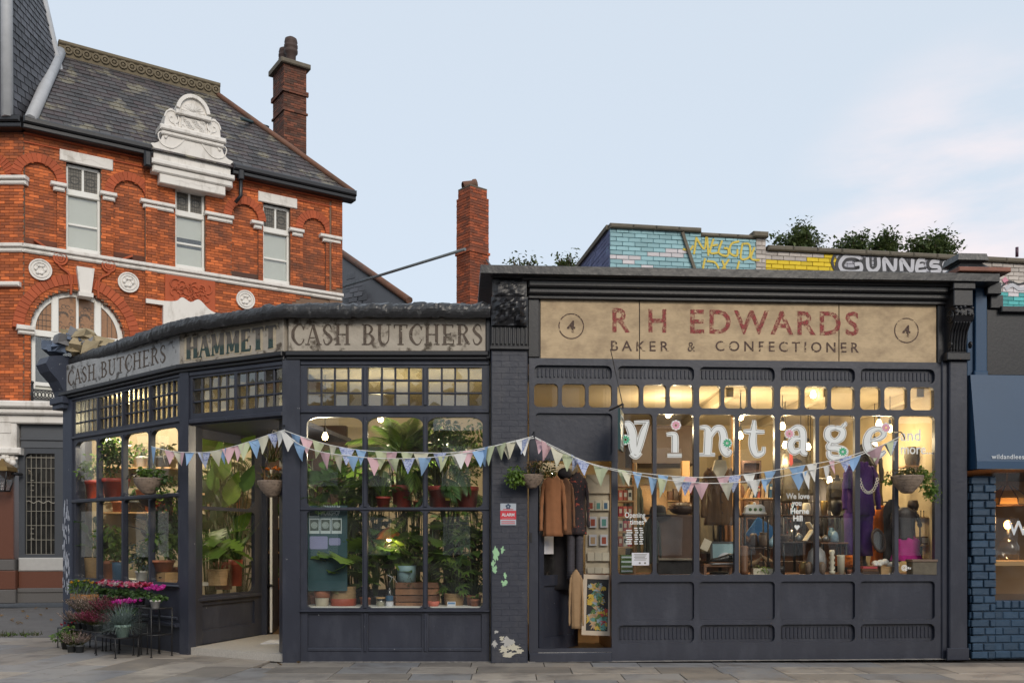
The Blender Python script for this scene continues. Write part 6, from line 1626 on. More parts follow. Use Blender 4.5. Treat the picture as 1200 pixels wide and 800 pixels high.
# ---------------------------------------------------------------- flower stands on the pavement
DU = .95
def fcp(u, y, z): return FC.M @ Vector((u + DU, y, z))
def stand(u0, u1, y0, y1, z, label, mid=None):
    c = fcp((u0 + u1) / 2, (y0 + y1) / 2, 0); t = thing('plant_stand', label, 'plant stand', Matrix.Translation(c) @ Matrix.Rotation(FC.a, 4, 'Z'), 'black metal stands of flowers')
    w, d = (u1 - u0) / 2, (y1 - y0) / 2; r = .008
    q = MB(); q.box(-w, w, -d, d, z - .012, z)
    for s in (-1, 1): q.tube([(-w, s * d, z), (w, s * d, z)], r, 6); q.tube([(s * w, -d, z), (s * w, d, z)], r, 6)
    q.build('shelf', M['iron'], t)
    for sx in (-1, 1):
        for sy in (-1, 1):
            q = MB(); q.tube([(sx * w, sy * d, .004), (sx * w, sy * d, z)], r, 6); q.lathe([(.001, 0), (.018, 0), (.016, .012), (.001, .014)], 8, T(sx * w, sy * d, 0.003)); q.build('leg', M['iron'], t)
    if mid and u1 - u0 < .5:
        q = MB()
        for s in (-1, 1): q.tube([(-w, s * d, mid), (w, s * d, mid)], .008, 5); q.tube([(s * w, -d, mid), (s * w, d, mid)], .008, 5)
        q.build('rail', M['iron'], t)
    return t
stand(.10, 2.35, -.42, -.16, .68, 'long tall black metal plant stand against the far left windows', .36)
stand(2.45, 2.78, -.50, -.20, .66, 'narrow tall black metal stand with one magenta cyclamen on top', .30)
stand(.55, 1.75, -.78, -.50, .30, 'low black metal stand carrying heathers in grey pots')
stand(1.95, 2.5, -.86, -.54, .27, 'lowest front black metal stand under the mint green pot')
stand(1.55, 2.35, -.53, -.33, .46, 'middle height black metal stand between two taller stands')
def on(u, y, z, label, cat='flowers', name='potted_flowers', group='pots of flowers on the black stands'):
    return plant(label, cat, fcp(u, y, z), group, name)
def cyclamen(u, y, z, ms, label, potm='grey_pot', seed=0, r=.065, spread=.13):
    t = on(u, y, z, label); pot(t, r, .11, potm)
    bush(t, 130, (spread, spread, .06), (0, 0, .15), .055, 'dark', 'round', seed); petals(t, 30, (spread * 1.1, spread * 1.1, .045), (0, 0, .26), .047, ms, seed + 1)
def heather(u, y, z, m, label, seed=0, n=70, L=.24, s=.13):
    t = on(u, y, z, label); pot(t, .062, .10, 'grey_pot'); spikes(t, n, L, s, .09, m, seed)
t = on(.36, -.30, .68, 'shallow wooden tray planter with yellow flowers and green leaves'); q = MB()
for (a, b_, c, d) in ((-.26, .26, -.10, -.085), (-.26, .26, .085, .10), (-.26, -.245, -.085, .085), (.245, .26, -.085, .085)): q.cbox(a, b_, c, d, 0, .09, .004)
q.box(-.24, .24, -.085, .085, 0, .02); q.build('tray', flat('orange_pine', (0.40, 0.18, 0.045), .6), t, WM[t.name] @ Matrix.Rotation(FC.a, 4, 'Z'))
bush(t, 260, (.26, .14, .11), (-.05, 0, .2), .06, 'green', seed=51); blades(t, 80, .28, .18, .05, 'bluegreen', .005, 52); petals(t, 7, (.2, .1, .06), (-.02, -.02, .26), .04, ['yellow'], 53)
cyclamen(1.02, -.30, .68, ['red'], 'red cyclamen in the back row next to the wooden tray', seed=61)
cyclamen(1.26, -.34, .68, ['whitep', 'pink'], 'pale pink and white cyclamen in the back row', seed=63)
cyclamen(1.36, -.20, .68, ['crimson', 'magenta'], 'deep magenta flowers at the back of the tall stand', seed=65)
cyclamen(1.62, -.34, .68, ['pink', 'red', 'whitep'], 'bright pink and white cyclamen at the middle of the tall stand', seed=67, spread=.17)
cyclamen(1.86, -.30, .68, ['whitep', 'pink'], 'white edged pink cyclamen right of the bright pink one', seed=69)
cyclamen(2.14, -.32, .68, ['red', 'pink'], 'rose red cyclamen at the right end of the tall stand', seed=71)
cyclamen(2.61, -.35, .66, ['magenta'], 'magenta cyclamen in a white pot alone on the narrow stand', 'white_pot', 73, .07, .14)
cyclamen(2.16, -.53, .46, ['magenta'], 'magenta cyclamen in a red and white pot below the narrow stand', 'white_pot', 75, .075, .17)
heather(1.02, -.56, .44, 'heather', 'pale pink heather in the middle row, left one', 81, 100, .30, .19); heather(1.30, -.54, .44, 'heather', 'pale pink heather in the middle row, right beside the crimson heather', 82, 100, .30, .19)
stand(.85, 1.5, -.56, -.44, .44, 'short black metal riser under the pale middle heathers')
heather(1.66, -.53, .46, 'crimson', 'crimson heather in the middle row between pale heather and magenta cyclamen', 83, 130, .27, .17)
heather(.82, -.70, .30, 'heather', 'pale heather at the left end of the low stand', 84, 40, .2, .10); heather(1.02, -.68, .30, 'heather', 'pale heather second along the low stand', 85, 46); heather(1.20, -.66, .30, 'heather', 'pale heather third along the low stand beside the crimson ones', 86, 46)
heather(1.40, -.68, .30, 'crimson', 'crimson heather on the low stand, left of the pair', 87, 100, .24, .15); heather(1.60, -.68, .30, 'crimson', 'crimson heather on the low stand, next to the blue grass', 88, 100, .24, .15)
t = on(2.36, -.69, .27, 'spiky blue green grass in a mint green pot at the front of the flower stands', 'plant', 'potted_grass'); pot(t, .105, .17, 'mint_pot', .72); blades(t, 480, .38, .07, .14, 'bluegreen', .005, 91, up=(0, 80))
p = at_z(81, 760, 0); t = plant('dark leafy red flowered plant standing on the pavement at the street corner', 'flowers', p, None, 'potted_flowers'); pot(t, .12, .15, 'black_pot'); bush(t, 300, (.22, .18, .14), (0, 0, .22), .07, 'green', seed=95); petals(t, 12, (.18, .15, .05), (.02, -.02, .36), .03, ['red'], 96)
p = at_z(88, 764, 0); t = plant('pale pink heather in two grey pots on the pavement beside the leafy plant', 'flowers', p, None, 'potted_flowers'); pot(t, .062, .11, 'grey_pot', pos=(-.05, 0, 0)); pot(t, .062, .11, 'grey_pot', pos=(.08, -.03, 0)); spikes(t, 80, .24, .15, .09, 'heather', 97)
# ---------------------------------------------------------------- plants inside the florist
def wp(px, py, Y): return W(px, py, Y)
G = 'plants in the florist windows'
def P_(label, px, py, Y, cat='plant', name='potted_plant'): return plant(label, cat, wp(px, py, Y), G, name)
s_ = fs
q = MB(); z_s = zA(596); q.box(uA(424), uA(568), .07, .40, z_s - .02, z_s); q.build('shelf', M['darkwood'], fs, FA.M)
# upper shelf of the middle and right front windows
t = P_('tall palm in a big red plastic pot on the upper shelf of the middle window', 471.5, 595, 12.55); pot(t, .145, .30, 'red_plastic_pot', .82)
q = MB(); r_ = random.Random(5)
for i in range(7): q.tube([(r_.uniform(-.05, .05), r_.uniform(-.05, .05), .25), (r_.uniform(-.1, .1), r_.uniform(-.1, .1), .7)], .008, 5)
q.build('stems', STEM, t)
big_leaves(t, 24, 'frond', 'green', .50, .45, .85, .08, seed=5, up=(35, 85), stems=False, name='frond', az=(15, 165)); big_leaves(t, 10, 'frond', 'green', .34, .5, .85, .06, seed=4, up=(55, 85), stems=False, name='frond')
big_leaves(t, 8, 'frond', 'bright', .5, .45, .8, .08, seed=6, up=(45, 75), stems=False, name='frond', az=(20, 160))
t = P_('spiky green plant in a small red pot on the upper shelf', 449, 595, 12.45); pot(t, .095, .15, 'red_plastic_pot'); blades(t, 34, .42, .03, .12, 'green', .014, 7, up=(50, 88))
t = P_('small pale variegated plant in a terracotta pot at the middle window post', 489, 595, 12.42); pot(t, .06, .10, 'terracotta_pot'); bush(t, 40, (.1, .08, .08), (0, 0, .18), .08, 'pale', 'lance', 8)
t = P_('bamboo like plant in a red plastic pot with yellow tags on the upper shelf', 516, 595, 12.5); pot(t, .16, .29, 'red_plastic_pot', .85); blades(t, 60, .7, .08, .25, 'olive', .012, 9, up=(65, 89)); bush(t, 200, (.2, .15, .22), (.02, 0, .55), .06, 'green', 'lance', 10)
for k, (x, z) in enumerate(((.09, .19), (.11, .11))):
    q = MB(); q.cbox(x - .03, x + .03, -.165, -.155, z - .018, z + .018, .003); q.build('tag', flat('yellow_tag', (0.75, 0.48, 0.03), .6) if k == 0 else M['yellow_tag'], t)
t = P_('leafy plant in a red plastic pot at the right end of the upper shelf', 547.5, 595, 12.5); pot(t, .15, .28, 'red_plastic_pot', .82); bush(t, 420, (.24, .16, .24), (0, 0, .50), .055, 'green', seed=11); bush(t, 60, (.2, .16, .2), (.05, -.02, .45), .045, 'pale', seed=12)
t = plant('dense small leaved tree filling the top of the right front window', 'plant', W(535, 711, 13.0), G, 'indoor_tree'); pot(t, .2, .3, 'black_pot')
q = MB(); q.tube([(0, 0, .2), (.02, 0, 1.4), (0, 0, 2.2)], [.03, .025, .015], 6); q.build('trunk', BARK, t)
bush(t, 700, (.46, .28, .36), (.02, -.15, 2.28), .085, 'dark', seed=14, name='crown'); bush(t, 260, (.44, .22, .3), (.05, -.22, 2.28), .075, 'green', seed=15, name='crown')
t = P_('large plant with wide dark leaves behind the left front window', 418, 711, 13.0); pot(t, .18, .28, 'black_pot'); big_leaves(t, 14, 'broad', 'dark', .42, 1.0, 1.75, .25, .2, 16, (5, 50))
# lower front windows
PG = flat('poster_teal', (0.022, 0.070, 0.085), .6)
po = thing('workshop_poster', 'dark teal terrarium workshop poster with small photos behind the left front window', 'poster', W(384, 690, 12.33))
pM = WM[po.name]; zz = lambda py: (690 - py) * 12.33 / FPX; xx = lambda px: (px - 384) * 12.33 / FPX
q = MB(); q.box(xx(361), xx(407), 0, .006, zz(692), zz(592)); q.build('sheet', PG, po)
text('lettering', 'TERRARIUM', .085, flat('poster_print', (0.50, 0.58, 0.60), .6), po, pM @ T(xx(375.5), -.002, zz(597.2)), 'LEFT', .001, width=xx(398.5) - xx(375.5)); text('lettering', 'WORKSHOP', .085, M['poster_print'], po, pM @ T(xx(375.5), -.002, zz(603.3)), 'LEFT', .002, width=xx(398.5) - xx(375.5))
q = MB()
for (a, b_, c, d) in ((362.5, 373.5, 605, 596),): ribbon(q, [(xx(a), zz(c)), (xx(b_), zz(c)), (xx(b_), zz(d)), (xx(a), zz(d)), (xx(a), zz(c))], [.008] * 5, -.002, .002, smooth=False)
q.build('logo_frame', M['poster_print'], po)
for k, x in enumerate((362.5, 375.5, 388.5)):
    q = MB(); q.cbox(xx(x), xx(x + 12), -.004, -.001, zz(625), zz(607), .002); ph = q.build('photo', M['poster_print'], po)
    q = MB(); q.box(xx(x + 1), xx(x + 11), -.006, -.0035, zz(621.5), zz(608.5)); q.build('picture', flat('photo_green', (0.05, 0.075, 0.06), .5, .5, scale=30) if k == 0 else M['photo_green'], ph, pM)
    q = MB(); q.prism(arc(xx(x + 6), zz(615), .045, 0, 342, 20), -.0075, -.0055); q.build('terrarium', flat('photo_pale', (0.28, 0.34, 0.32), .5, .5, scale=40) if k == 0 else M['photo_pale'], ph, pM)
for (a, b_, c, d) in ((363, 384, 643, 628), (385.5, 399, 638.5, 630)):
    q = MB(); q.prism(rrect(xx(a), xx(b_), zz(c), zz(d), .02), -.004, -.001); q.build('text_box', flat('poster_lilac', (0.24, 0.25, 0.42), .6) if a == 363 else M['poster_lilac'], po)
t = P_('variegated rubber plant with cream edged leaves in a cream and brown pot', 377.5, 712, 12.45); pot(t, .105, .235, 'cream_glaze', .75, False); pot(t, .108, .10, 'terracotta_pot', .96, False, (0, 0, .14), 'pot_band')
M['var_leaf'] = None
def varleaf():
    q = MB(); leaf_shape(q, 1, WF['ovate'](.25), .3, .15, 6); me = q.mesh('variegated_leaf')
    me.materials.append(LF['dark']); q2 = MB(); leaf_shape(q2, 1.04, WF['ovate'](.30), .31, .15, 6, T(-.02, 0, -.012)); me2 = q2.mesh('leaf_edge'); me2.materials.append(LF['pale']); return me, me2
vl, ve = varleaf()
for (px, py, a, e, L) in ((373, 645, 92, 75, .24), (383, 652, 20, 25, .24), (363, 678, 150, 40, .25), (388, 668, -40, 10, .2), (392, 690, -30, -20, .17), (363, 690, 200, 15, .18), (372, 665, 170, 10, .2)):
    p = W(px, py, 12.40); Mx = Matrix.Translation(p) @ Matrix.Rotation(-R(a), 4, 'Y') @ Matrix.Translation((-L / 2, 0, 0)) @ Matrix.Rotation(R(70 if e > 30 else -70), 4, 'X') @ Matrix.Scale(L, 4)
    l_ = put('leaf', vl, None, t, Mx); put('leaf_edge', ve, None, l_, Mx)
q = MB(); q.tube([(0, 0, .2), (-.01, 0, .5), (-.03, 0, .75)], .008, 5); q.build('stems', BARK, t)
t = P_('monstera with broad split leaves in a two tone straw and rust basket', 402.5, 712, 12.55); basket(t, .165, .29, 'wicker', .95, 8); pot(t, .172, .13, 'brick_glaze', .99, False, (0, 0, 0), 'basket_band')
big_leaves(t, 11, 'monstera', 'bright', .32, .42, .82, .17, .25, 31, (-15, 35), az=(150, 390)); big_leaves(t, 6, 'monstera', 'green', .30, .35, .75, .2, .25, 32, (-20, 25), az=(180, 380))
t = P_('bright yellow green leafy plant at the post between left and middle front windows', 430, 712, 12.75); pot(t, .1, .15, 'terracotta_pot'); big_leaves(t, 10, 'heart', 'bright', .2, .25, .85, .12, .15, 33, (-20, 30), az=(170, 370))
cr = thing('wooden_crate', 'slatted brown wooden crate on the window deck of the middle front window', 'crate', W(489.5, 712, 12.62))
cwx, czh = 49 * 12.6 / FPX / 2, 31 * 12.6 / FPX
for k in range(4):
    z0 = czh * k / 4
    for y in (-.14, .14):
        q = MB(); q.cbox(-cwx, cwx, y - .008, y + .008, z0 + .006, z0 + czh / 4 - .006, .003); q.build('slat', M['brownwood'] if k % 2 else flat('crate_wood', (0.26, 0.12, 0.055), .7, .3, stretch=(6, 1, 1)) if k == 0 else M['crate_wood'], cr)
    for x in (-cwx, cwx):
        q = MB(); q.cbox(x - .008, x + .008, -.13, .13, z0 + .006, z0 + czh / 4 - .006, .003); q.build('slat', M['crate_wood'], cr)
for x in (-1, 1):
    for y in (-1, 1):
        q = MB(); q.box(x * (cwx - .03) - .015, x * (cwx - .03) + .015, y * .12 - .012, y * .12 + .012, 0.003, czh - .01); q.build('post', M['crate_wood'], cr)
q = MB(); q.box(-cwx + .01, cwx - .01, -.13, .13, czh - .03, czh - .012); q.build('lid', M['crate_wood'], cr)
t = P_('round leaved plant in a pale blue painted pot on the wooden crate', 476.5, 681.5, 12.6); pot(t, .13, .22, 'paleblue_pot', .95, False); big_leaves(t, 15, 'round', 'green', .16, .28, .62, .22, .2, 41, (-40, 20), az=(170, 370)); bush(t, 90, (.10, .06, .14), (.03, -.12, .0), .03, 'olive', 'lance', 42)
q = None
for (px, w, h, m, nm, lb) in ((446, 11, 13, 'amber', 'glass_jar', 'small glass candle jar on the middle front window deck'),):
    t = thing(nm, lb, 'jar', W(px, 712, 12.42)); q = MB(); r = w * .0113 / 2; hh = h * .0113; q.lathe([(.001, 0), (r, 0), (r, hh), (r * .94, hh), (r * .92, .02), (.001, .02)], 16); q.build('jar', M['glass'], t); q = MB(); q.lathe([(.001, .02), (r * .9, .02), (r * .9, hh * .6), (.001, hh * .6)], 14); q.build('candle', M['cream_glaze'], t); q = MB(); q.lathe([(r * 1.02, hh * .86), (r * 1.03, hh), (r * .95, hh)], 14); q.build('rim', M['pine'], t)
t = thing('glass_bottle', 'clear bottle with a white label and dark band in the middle front window', 'bottle', W(456.5, 712, 12.42)); q = MB(); q.lathe([(.001, 0), (.05, 0), (.05, .17), (.04, .21), (.018, .26), (.016, .34), (.02, .35)], 14); q.build('glass_body', M['glass'], t)
q = MB(); q.lathe([(.0515, .0), (.0515, .09)], 14); q.build('label', M['paper'], t); q = MB(); q.lathe([(.0515, .10), (.0515, .165)], 14); q.build('label', M['darkblue_pot'], t); q = MB(); q.tube(spline([(0, 0, .34), (.03, -.02, .40), (-.03, 0, .44), (.05, 0, .40), (.10, .02, .33)], 5), .004, 5); q.build('wire', M['lead'], t)
t = P_('clump of orange leaves and lamp shades between dark plants in the middle window', 455, 668, 12.9, 'plant'); bush(t, 60, (.17, .1, .16), (.0, 0, .45), .13, 'orange', seed=43); bush(t, 20, (.1, .08, .06), (.08, -.06, .42), .13, 'green', seed=44); pot(t, .08, .15, 'black_pot')
q = MB(); q.tube([(0, 0, .1), (0, 0, .4)], .01, 5); q.build('stems', BARK, t)
t = P_('umbrella plant with fingered glossy leaves at the right front window', 532, 712, 12.62); basket(t, .14, .2); big_leaves(t, 24, 'palmate', 'green', .19, .22, .68, .26, .2, 45, (-35, 30), az=(150, 390)); big_leaves(t, 7, 'palmate', 'bright', .2, .45, .75, .2, .2, 46, (-20, 30), az=(170, 370))
t = P_('two tall pale cactus columns behind the crate', 516, 695, 12.9, 'cactus', 'cactus'); pot(t, .1, .14, 'terracotta_pot')
q = MB()
for (x, h, r) in ((-.08, 1.02, .055), (.10, .80, .045)):
    prof = [(.001, .1), (r, .12), (r * 1.1, h * .5), (r, h - .05), (.001, h)]
    vsn = 12; q.lathe(prof, 16, T(x, 0, 0))
    for k in range(8):
        a = k * .785; q.tube([(x + r * 1.05 * math.cos(a), r * 1.05 * math.sin(a), .14), (x + r * 1.18 * math.cos(a), r * 1.18 * math.sin(a), h * .5), (x + r * .9 * math.cos(a), r * .9 * math.sin(a), h - .05)], .012, 4)
q.build('columns', LF['cactus'], t)
for k in range(40):
    pass
t = P_('small terracotta pot with a green rosette in the right front window corner', 556.5, 712, 12.4, 'succulent', 'succulent'); pot(t, .058, .12, 'terracotta_pot'); big_leaves(t, 12, 'ovate', 'bright', .09, .11, .15, .02, .1, 47, (10, 60), stems=False)
t = thing('coral_bowl', 'coral pink bowl tipped at the post of the right front window', 'bowl', W(508, 711.5, 12.42)); q = MB(); q.lathe([(.001, 0), (.04, 0), (.075, .04), (.085, .085), (.07, .085), (.001, .05)], 16); q.build('bowl', M['coral_pot'], t)
t = thing('price_card', 'small pale blue card standing on the right front window deck', 'card', W(529, 711.5, 12.36)); q = MB(); q.box(-.055, .055, 0, .004, 0, .08, T(0, 0, 0, 0, R(-12))); q.build('card', M['paper'], t); q = MB(); q.box(-.045, .045, -.002, .0, .045, .07, T(0, 0, 0, 0, R(-12))); q.build('print', flat('card_blue', (0.12, 0.25, 0.45), .6), t)
# masses of foliage further back
for k, (px, py, Y, r3, m, sz, lab) in enumerate((
    (455, 640, 13.3, (.45, .2, .45), 'dark', .12, 'dark leafy plant massed behind the middle front window'),
    (530, 625, 13.3, (.42, .2, .5), 'dark', .13, 'dark leafy plant massed behind the right front window'),
    (430, 575, 13.2, (.3, .2, .3), 'dark', .12, 'dark broad plant behind the post of the left front window'),
    (490, 560, 13.4, (.3, .2, .3), 'green', .10, 'green plant behind the red pots of the middle window'),
    (548, 675, 13.1, (.28, .2, .3), 'dark', .11, 'dark plant low behind the right front window'),
    (405, 620, 13.2, (.2, .2, .35), 'green', .12, 'green plant beside the teal poster'),
)):
    p = W(px, 711, Y); zc = W(px, py, Y).z - p.z; t = plant(lab, 'plant', p, G); pot(t, .16, .25, 'black_pot'); q = MB(); q.tube([(0, 0, .2), (0, 0, zc)], .015, 5); q.build('stems', BARK, t); bush(t, 330, r3, (0, 0, zc), sz, m, 'ovate', 60 + k); big_leaves(t, 8, 'monstera', 'green', .28, zc - .2, zc + .25, .25, .2, 70 + k, (-20, 30), az=(180, 360))
r_ = random.Random(77); kk = 0
for (px, py, Y, hz, m, kd, L) in ((372, 560, 12.9, 1.2, 'dark', 'broad', .34), (398, 590, 12.75, 1.2, 'green', 'fern', .5), (440, 575, 12.8, 1.45, 'green', 'ovate', .26), (462, 650, 12.72, .7, 'green', 'heart', .2), (440, 640, 12.75, .8, 'dark', 'broad', .26), (486, 640, 12.78, .75, 'green', 'round', .17), (505, 640, 12.72, .85, 'green', 'monstera', .28), (548, 640, 12.72, .85, 'dark', 'palmate', .26), (525, 565, 12.8, 1.6, 'dark', 'frond', .5), (556, 600, 12.8, 1.25, 'green', 'fern', .45), (410, 560, 12.85, 1.5, 'dark', 'monstera', .36), (478, 605, 12.75, 1.15, 'green', 'fern', .4), (555, 665, 12.6, .55, 'green', 'ovate', .2), (470, 540, 12.9, 1.8, 'olive', 'frond', .5), (500, 690, 12.95, .4, 'dark', 'broad', .26)):
    p = W(px, 711, Y); t = plant(('broad dark', 'ferny green', 'oval leaved', 'heart leaved', 'low broad leaved', 'small round leaved', 'young split leaved', 'dark fingered', 'dark palm like', 'light ferny', 'dark split leaved', 'soft ferny', 'low oval leaved', 'olive palm like', 'low dark')[kk] + ' plant filling the ' + ('left', 'middle', 'right')[0 if px < 425 else 1 if px < 497 else 2] + ' front florist window', 'plant', p, G, 'potted_plant')
    pot(t, .10, .16, 'black_pot' if kk % 3 else 'terracotta_pot'); zc = W(px, py, Y).z - p.z; big_leaves(t, 13, kd, m, L, max(.2, zc - .28), zc + .25, .2, .14, 300 + kk, (-25, 45), az=(150, 390))
    if kk % 2: big_leaves(t, 6, kd, 'bright', L * .9, max(.2, zc - .2), zc + .25, .2, .14, 340 + kk, (-25, 35), az=(170, 370), stems=False)
    kk += 1
# window beside the door
t = P_('bird of paradise with big paddle leaves inside the window beside the florist door', 262, 690, 14.45); pot(t, .14, .42, 'red_plastic_pot', .9)
for (px, py, a, L, m) in ((258, 540, 100, .62, 'bright'), (245, 516, 70, .6, 'bright'), (272, 572, 80, .55, 'green'), (252, 598, 110, .5, 'dark'), (283, 610, 55, .45, 'green'), (240, 575, 130, .45, 'dark'), (262, 632, 85, .42, 'dark'), (287, 520, 50, .45, 'green'), (268, 512, 110, .5, 'green'), (290, 560, 75, .45, 'dark'), (250, 560, 95, .45, 'dark'), (278, 640, 70, .4, 'green')):
    p = W(px, py, 14.4); put('leaf', with_mat('banana', m), None, t, Matrix.Translation(p) @ Matrix.Rotation(-R(a), 4, 'Y') @ Matrix.Translation((-L / 2, 0, 0)) @ Matrix.Rotation(R(rnd.choice((-60, 60, 75))), 4, 'X') @ Matrix.Diagonal((L, L * .95, L, 1)))
for k, (px, py, m, kd, L) in enumerate(((244, 600, 'dark', 'broad', .4), (280, 560, 'dark', 'fern', .6), (285, 650, 'green', 'palmate', .35), (250, 545, 'dark', 'banana', .5), (265, 610, 'green', 'fern', .5))):
    p = W(px, 700, 15.1 + .1 * k); zc = W(px, py, 15.1).z; t2 = plant(('dark broad leaved plant', 'tall dark fern', 'fingered green plant', 'tall dark paddle leaved plant', 'mid height fern')[k] + ' at the back behind the window beside the florist door', 'plant', (p.x, p.y, .1), G, 'potted_plant'); pot(t2, .15, .25, 'black_pot'); big_leaves(t2, 16, kd, m, L, zc - .5, zc + .4, .25, .25, 400 + k, (-25, 45))
q = MB(); p0 = WM[t.name].translation
for (px, py) in ((258, 560), (246, 545), (272, 590), (252, 610), (283, 620)): q.tube([(0, 0, .3), tuple((W(px, py, 14.4) - p0) * .5 + Vector((0, 0, .1))), tuple(W(px, py, 14.4) - p0)], .012, 5)
q.build('stems', STEM, t)
t = P_('split leaved monstera in a straw basket on the sill beside the florist door', 255, 686, 14.0); basket(t, .155, .25); q = MB(); q.tube([(.1, 0, .25), (.12, 0, .30), (.17, 0, .30), (.17, 0, .22)], .008, 5); q.build('handle', M['wicker'], t)
big_leaves(t, 10, 'monstera', 'green', .42, .35, .85, .2, .2, 81, (-25, 30), az=(150, 390))
t = P_('tall red pot with dark stems beside the straw basket', 276, 686, 14.3, 'pot', 'plant_pot'); pot(t, .10, .40, 'brick_glaze', .92); blades(t, 24, .8, .05, .35, 'dark', .02, 82, up=(60, 88))
# far left windows: FC interior deck
def fin(u, y, z): return FC.M @ Vector((u, y, z))
def Q(label, u, y, z=.97, cat='plant', name='potted_plant'): return plant(label, cat, fin(u, y, z), G, name)
zsh = 2.27
q = MB(); q.box(.3, LC - .1, .10, .42, zsh - .03, zsh); q.build('shelf', M['pine'], fs, FC.M)
U = lambda px: FC.u(px, .25)
t = Q('small shrub in a red plastic pot on the shelf of the leftmost window', U(112), .25, zsh); pot(t, .16, .30, 'red_plastic_pot'); bush(t, 160, (.24, .18, .2), (0, 0, .52), .08, 'green', seed=101); 
t = Q('tall bushy plant in a big red plastic pot on the far left shelf', U(136), .25, zsh); pot(t, .21, .30, 'red_plastic_pot'); bush(t, 520, (.25, .2, .42), (0, 0, .68), .085, 'dark', seed=102); bush(t, 160, (.24, .18, .4), (0, -.04, .66), .08, 'green', seed=103)
t = Q('dried grass in a low pot on the far left shelf', U(163), .28, zsh, 'dried grass'); pot(t, .08, .10, 'terracotta_pot'); blades(t, 60, .38, .03, .08, 'tan', .006, 104, up=(40, 85))
t = Q('rubber plant in a tan pot at the leftmost lower window', U(105), .35); pot(t, .18, .34, 'wicker', .85, False); big_leaves(t, 8, 'ovate', 'dark', .30, .42, 1.0, .14, .3, 105, (0, 50))
t = Q('leafy green plant in a terracotta pot in the second lower window from the left', U(127), .28); pot(t, .13, .30, 'terracotta_pot', .8); bush(t, 260, (.22, .18, .26), (0, 0, .62), .13, 'bright', seed=106); bush(t, 90, (.2, .15, .2), (0, 0, .55), .12, 'green', seed=107)
t = Q('dark blue glazed pot with greenery by the second window post', U(140), .26); pot(t, .12, .28, 'darkblue_pot', .9, False); bush(t, 120, (.16, .14, .16), (0, 0, .42), .09, 'green', seed=108)
t = Q('dark purple leaved rubber plant in the third lower window from the left', U(161), .45); pot(t, .12, .24, 'paleblue_pot'); big_leaves(t, 15, 'ovate', 'purple', .34, .55, 1.15, .12, .2, 109, (10, 70)); bush(t, 160, (.24, .18, .22), (0, -.1, .42), .09, 'green', seed=110)
t = Q('trailing ivy in a pale pot low in the third window', U(168), .22); pot(t, .09, .16, 'white_pot'); bush(t, 200, (.16, .12, .28), (0, -.02, .35), .07, 'dark', seed=111); bush(t, 60, (.16, .12, .2), (-.06, -.04, .4), .08, 'bluegreen', seed=112)
t = Q('climbing plant on a pole beside the fourth window from the left', U(188), .40); pot(t, .14, .22, 'terracotta_pot'); q = MB(); q.tube([(0, 0, .2), (0, 0, 1.25)], .035, 6); q.build('moss_pole', BARK, t); bush(t, 420, (.24, .2, .5), (0, 0, .78), .12, 'dark', seed=113); bush(t, 90, (.22, .16, .2), (.08, -.06, 1.2), .12, 'bright', seed=114)
t = Q('green plant in a shallow terracotta bowl on a small wooden box', U(197), .18, 1.13); pot(t, .16, .17, 'terracotta_pot', .7); bush(t, 220, (.2, .15, .2), (0, 0, .36), .10, 'green', seed=115)
for k, (u, lb) in enumerate(((U(199), 'small pine box under the terracotta bowl'), (U(190), 'small pine box left of the one under the bowl'))):
    t = Q(lb, u, .2, .97, 'box', 'wooden_box'); q = MB(); q.cbox(-.14, .14, -.1, .1, 0, .155, .006, Matrix.Rotation(FC.a, 4, 'Z')); q.build('box', M['pine'], t); q = MB(); q.prism(rrect(-.04, .04, .07, .09, .008), -.104, -.098, Matrix.Rotation(FC.a, 4, 'Z')); q.build('handhold', M['darkwood'], t)
# shelves on the back wall with pots
for k, (px0, px1, py, Y) in enumerate(((120, 205, 548, 16.4), (120, 205, 600, 16.4), (236, 300, 596, 16.4), (318, 345, 578, 16.4), (318, 345, 618, 16.4), (318, 345, 646, 16.4))):
    z = W(0, py, Y).z; q = MB(); q.cbox(W(px0, py, Y).x, W(px1, py, Y).x, 16.2, 16.6, z - .03, z, .004); q.build('shelf', M['pine'], fs, I4)
ii = 0
for (px, py, m, mm) in ((140, 596, 'terracotta_pot', 'green'), (160, 596, 'grey_pot', 'dark'), (178, 596, 'terracotta_pot', 'bright'), (195, 596, 'orange', 'bright'), (165, 544, 'white_pot', 'green'), (190, 544, 'grey_pot', 'olive'), (250, 592, 'white_pot', 'dark'), (275, 592, 'terracotta_pot', 'green'), (322, 574, 'grey_pot', 'green'), (328, 614, 'white_pot', 'green'), (326, 642, 'black_pot', 'dark'), (324, 690, 'terracotta_pot', 'green')):
    t = plant(['small terracotta potted plant on the lower back shelf seen through the second window', 'grey potted dark plant on the lower back shelf', 'terracotta potted bright plant on the lower back shelf', 'orange potted trailing plant at the right of the lower back shelf', 'white potted plant on the upper back shelf', 'grey potted olive plant on the upper back shelf', 'white potted dark plant on the shelf behind the paddle leaves', 'terracotta potted plant on the shelf behind the paddle leaves', 'grey potted plant on the top shelf seen through the open florist door', 'white potted plant on the middle shelf through the open florist door', 'black potted dark plant on the bottom shelf through the open florist door', 'terracotta potted plant under the shelves through the open florist door'][ii], 'plant', W(px, py + 4 if ii < 11 else py, 16.4), 'small pots on the florist shelves', 'potted_plant')
    if m == 'orange': M.setdefault('orange', M['coral_pot'])
    pot(t, .13, .2, m); bush(t, 70, (.2, .15, .16), (0, 0, .3), .1, mm, seed=120 + ii); ii += 1
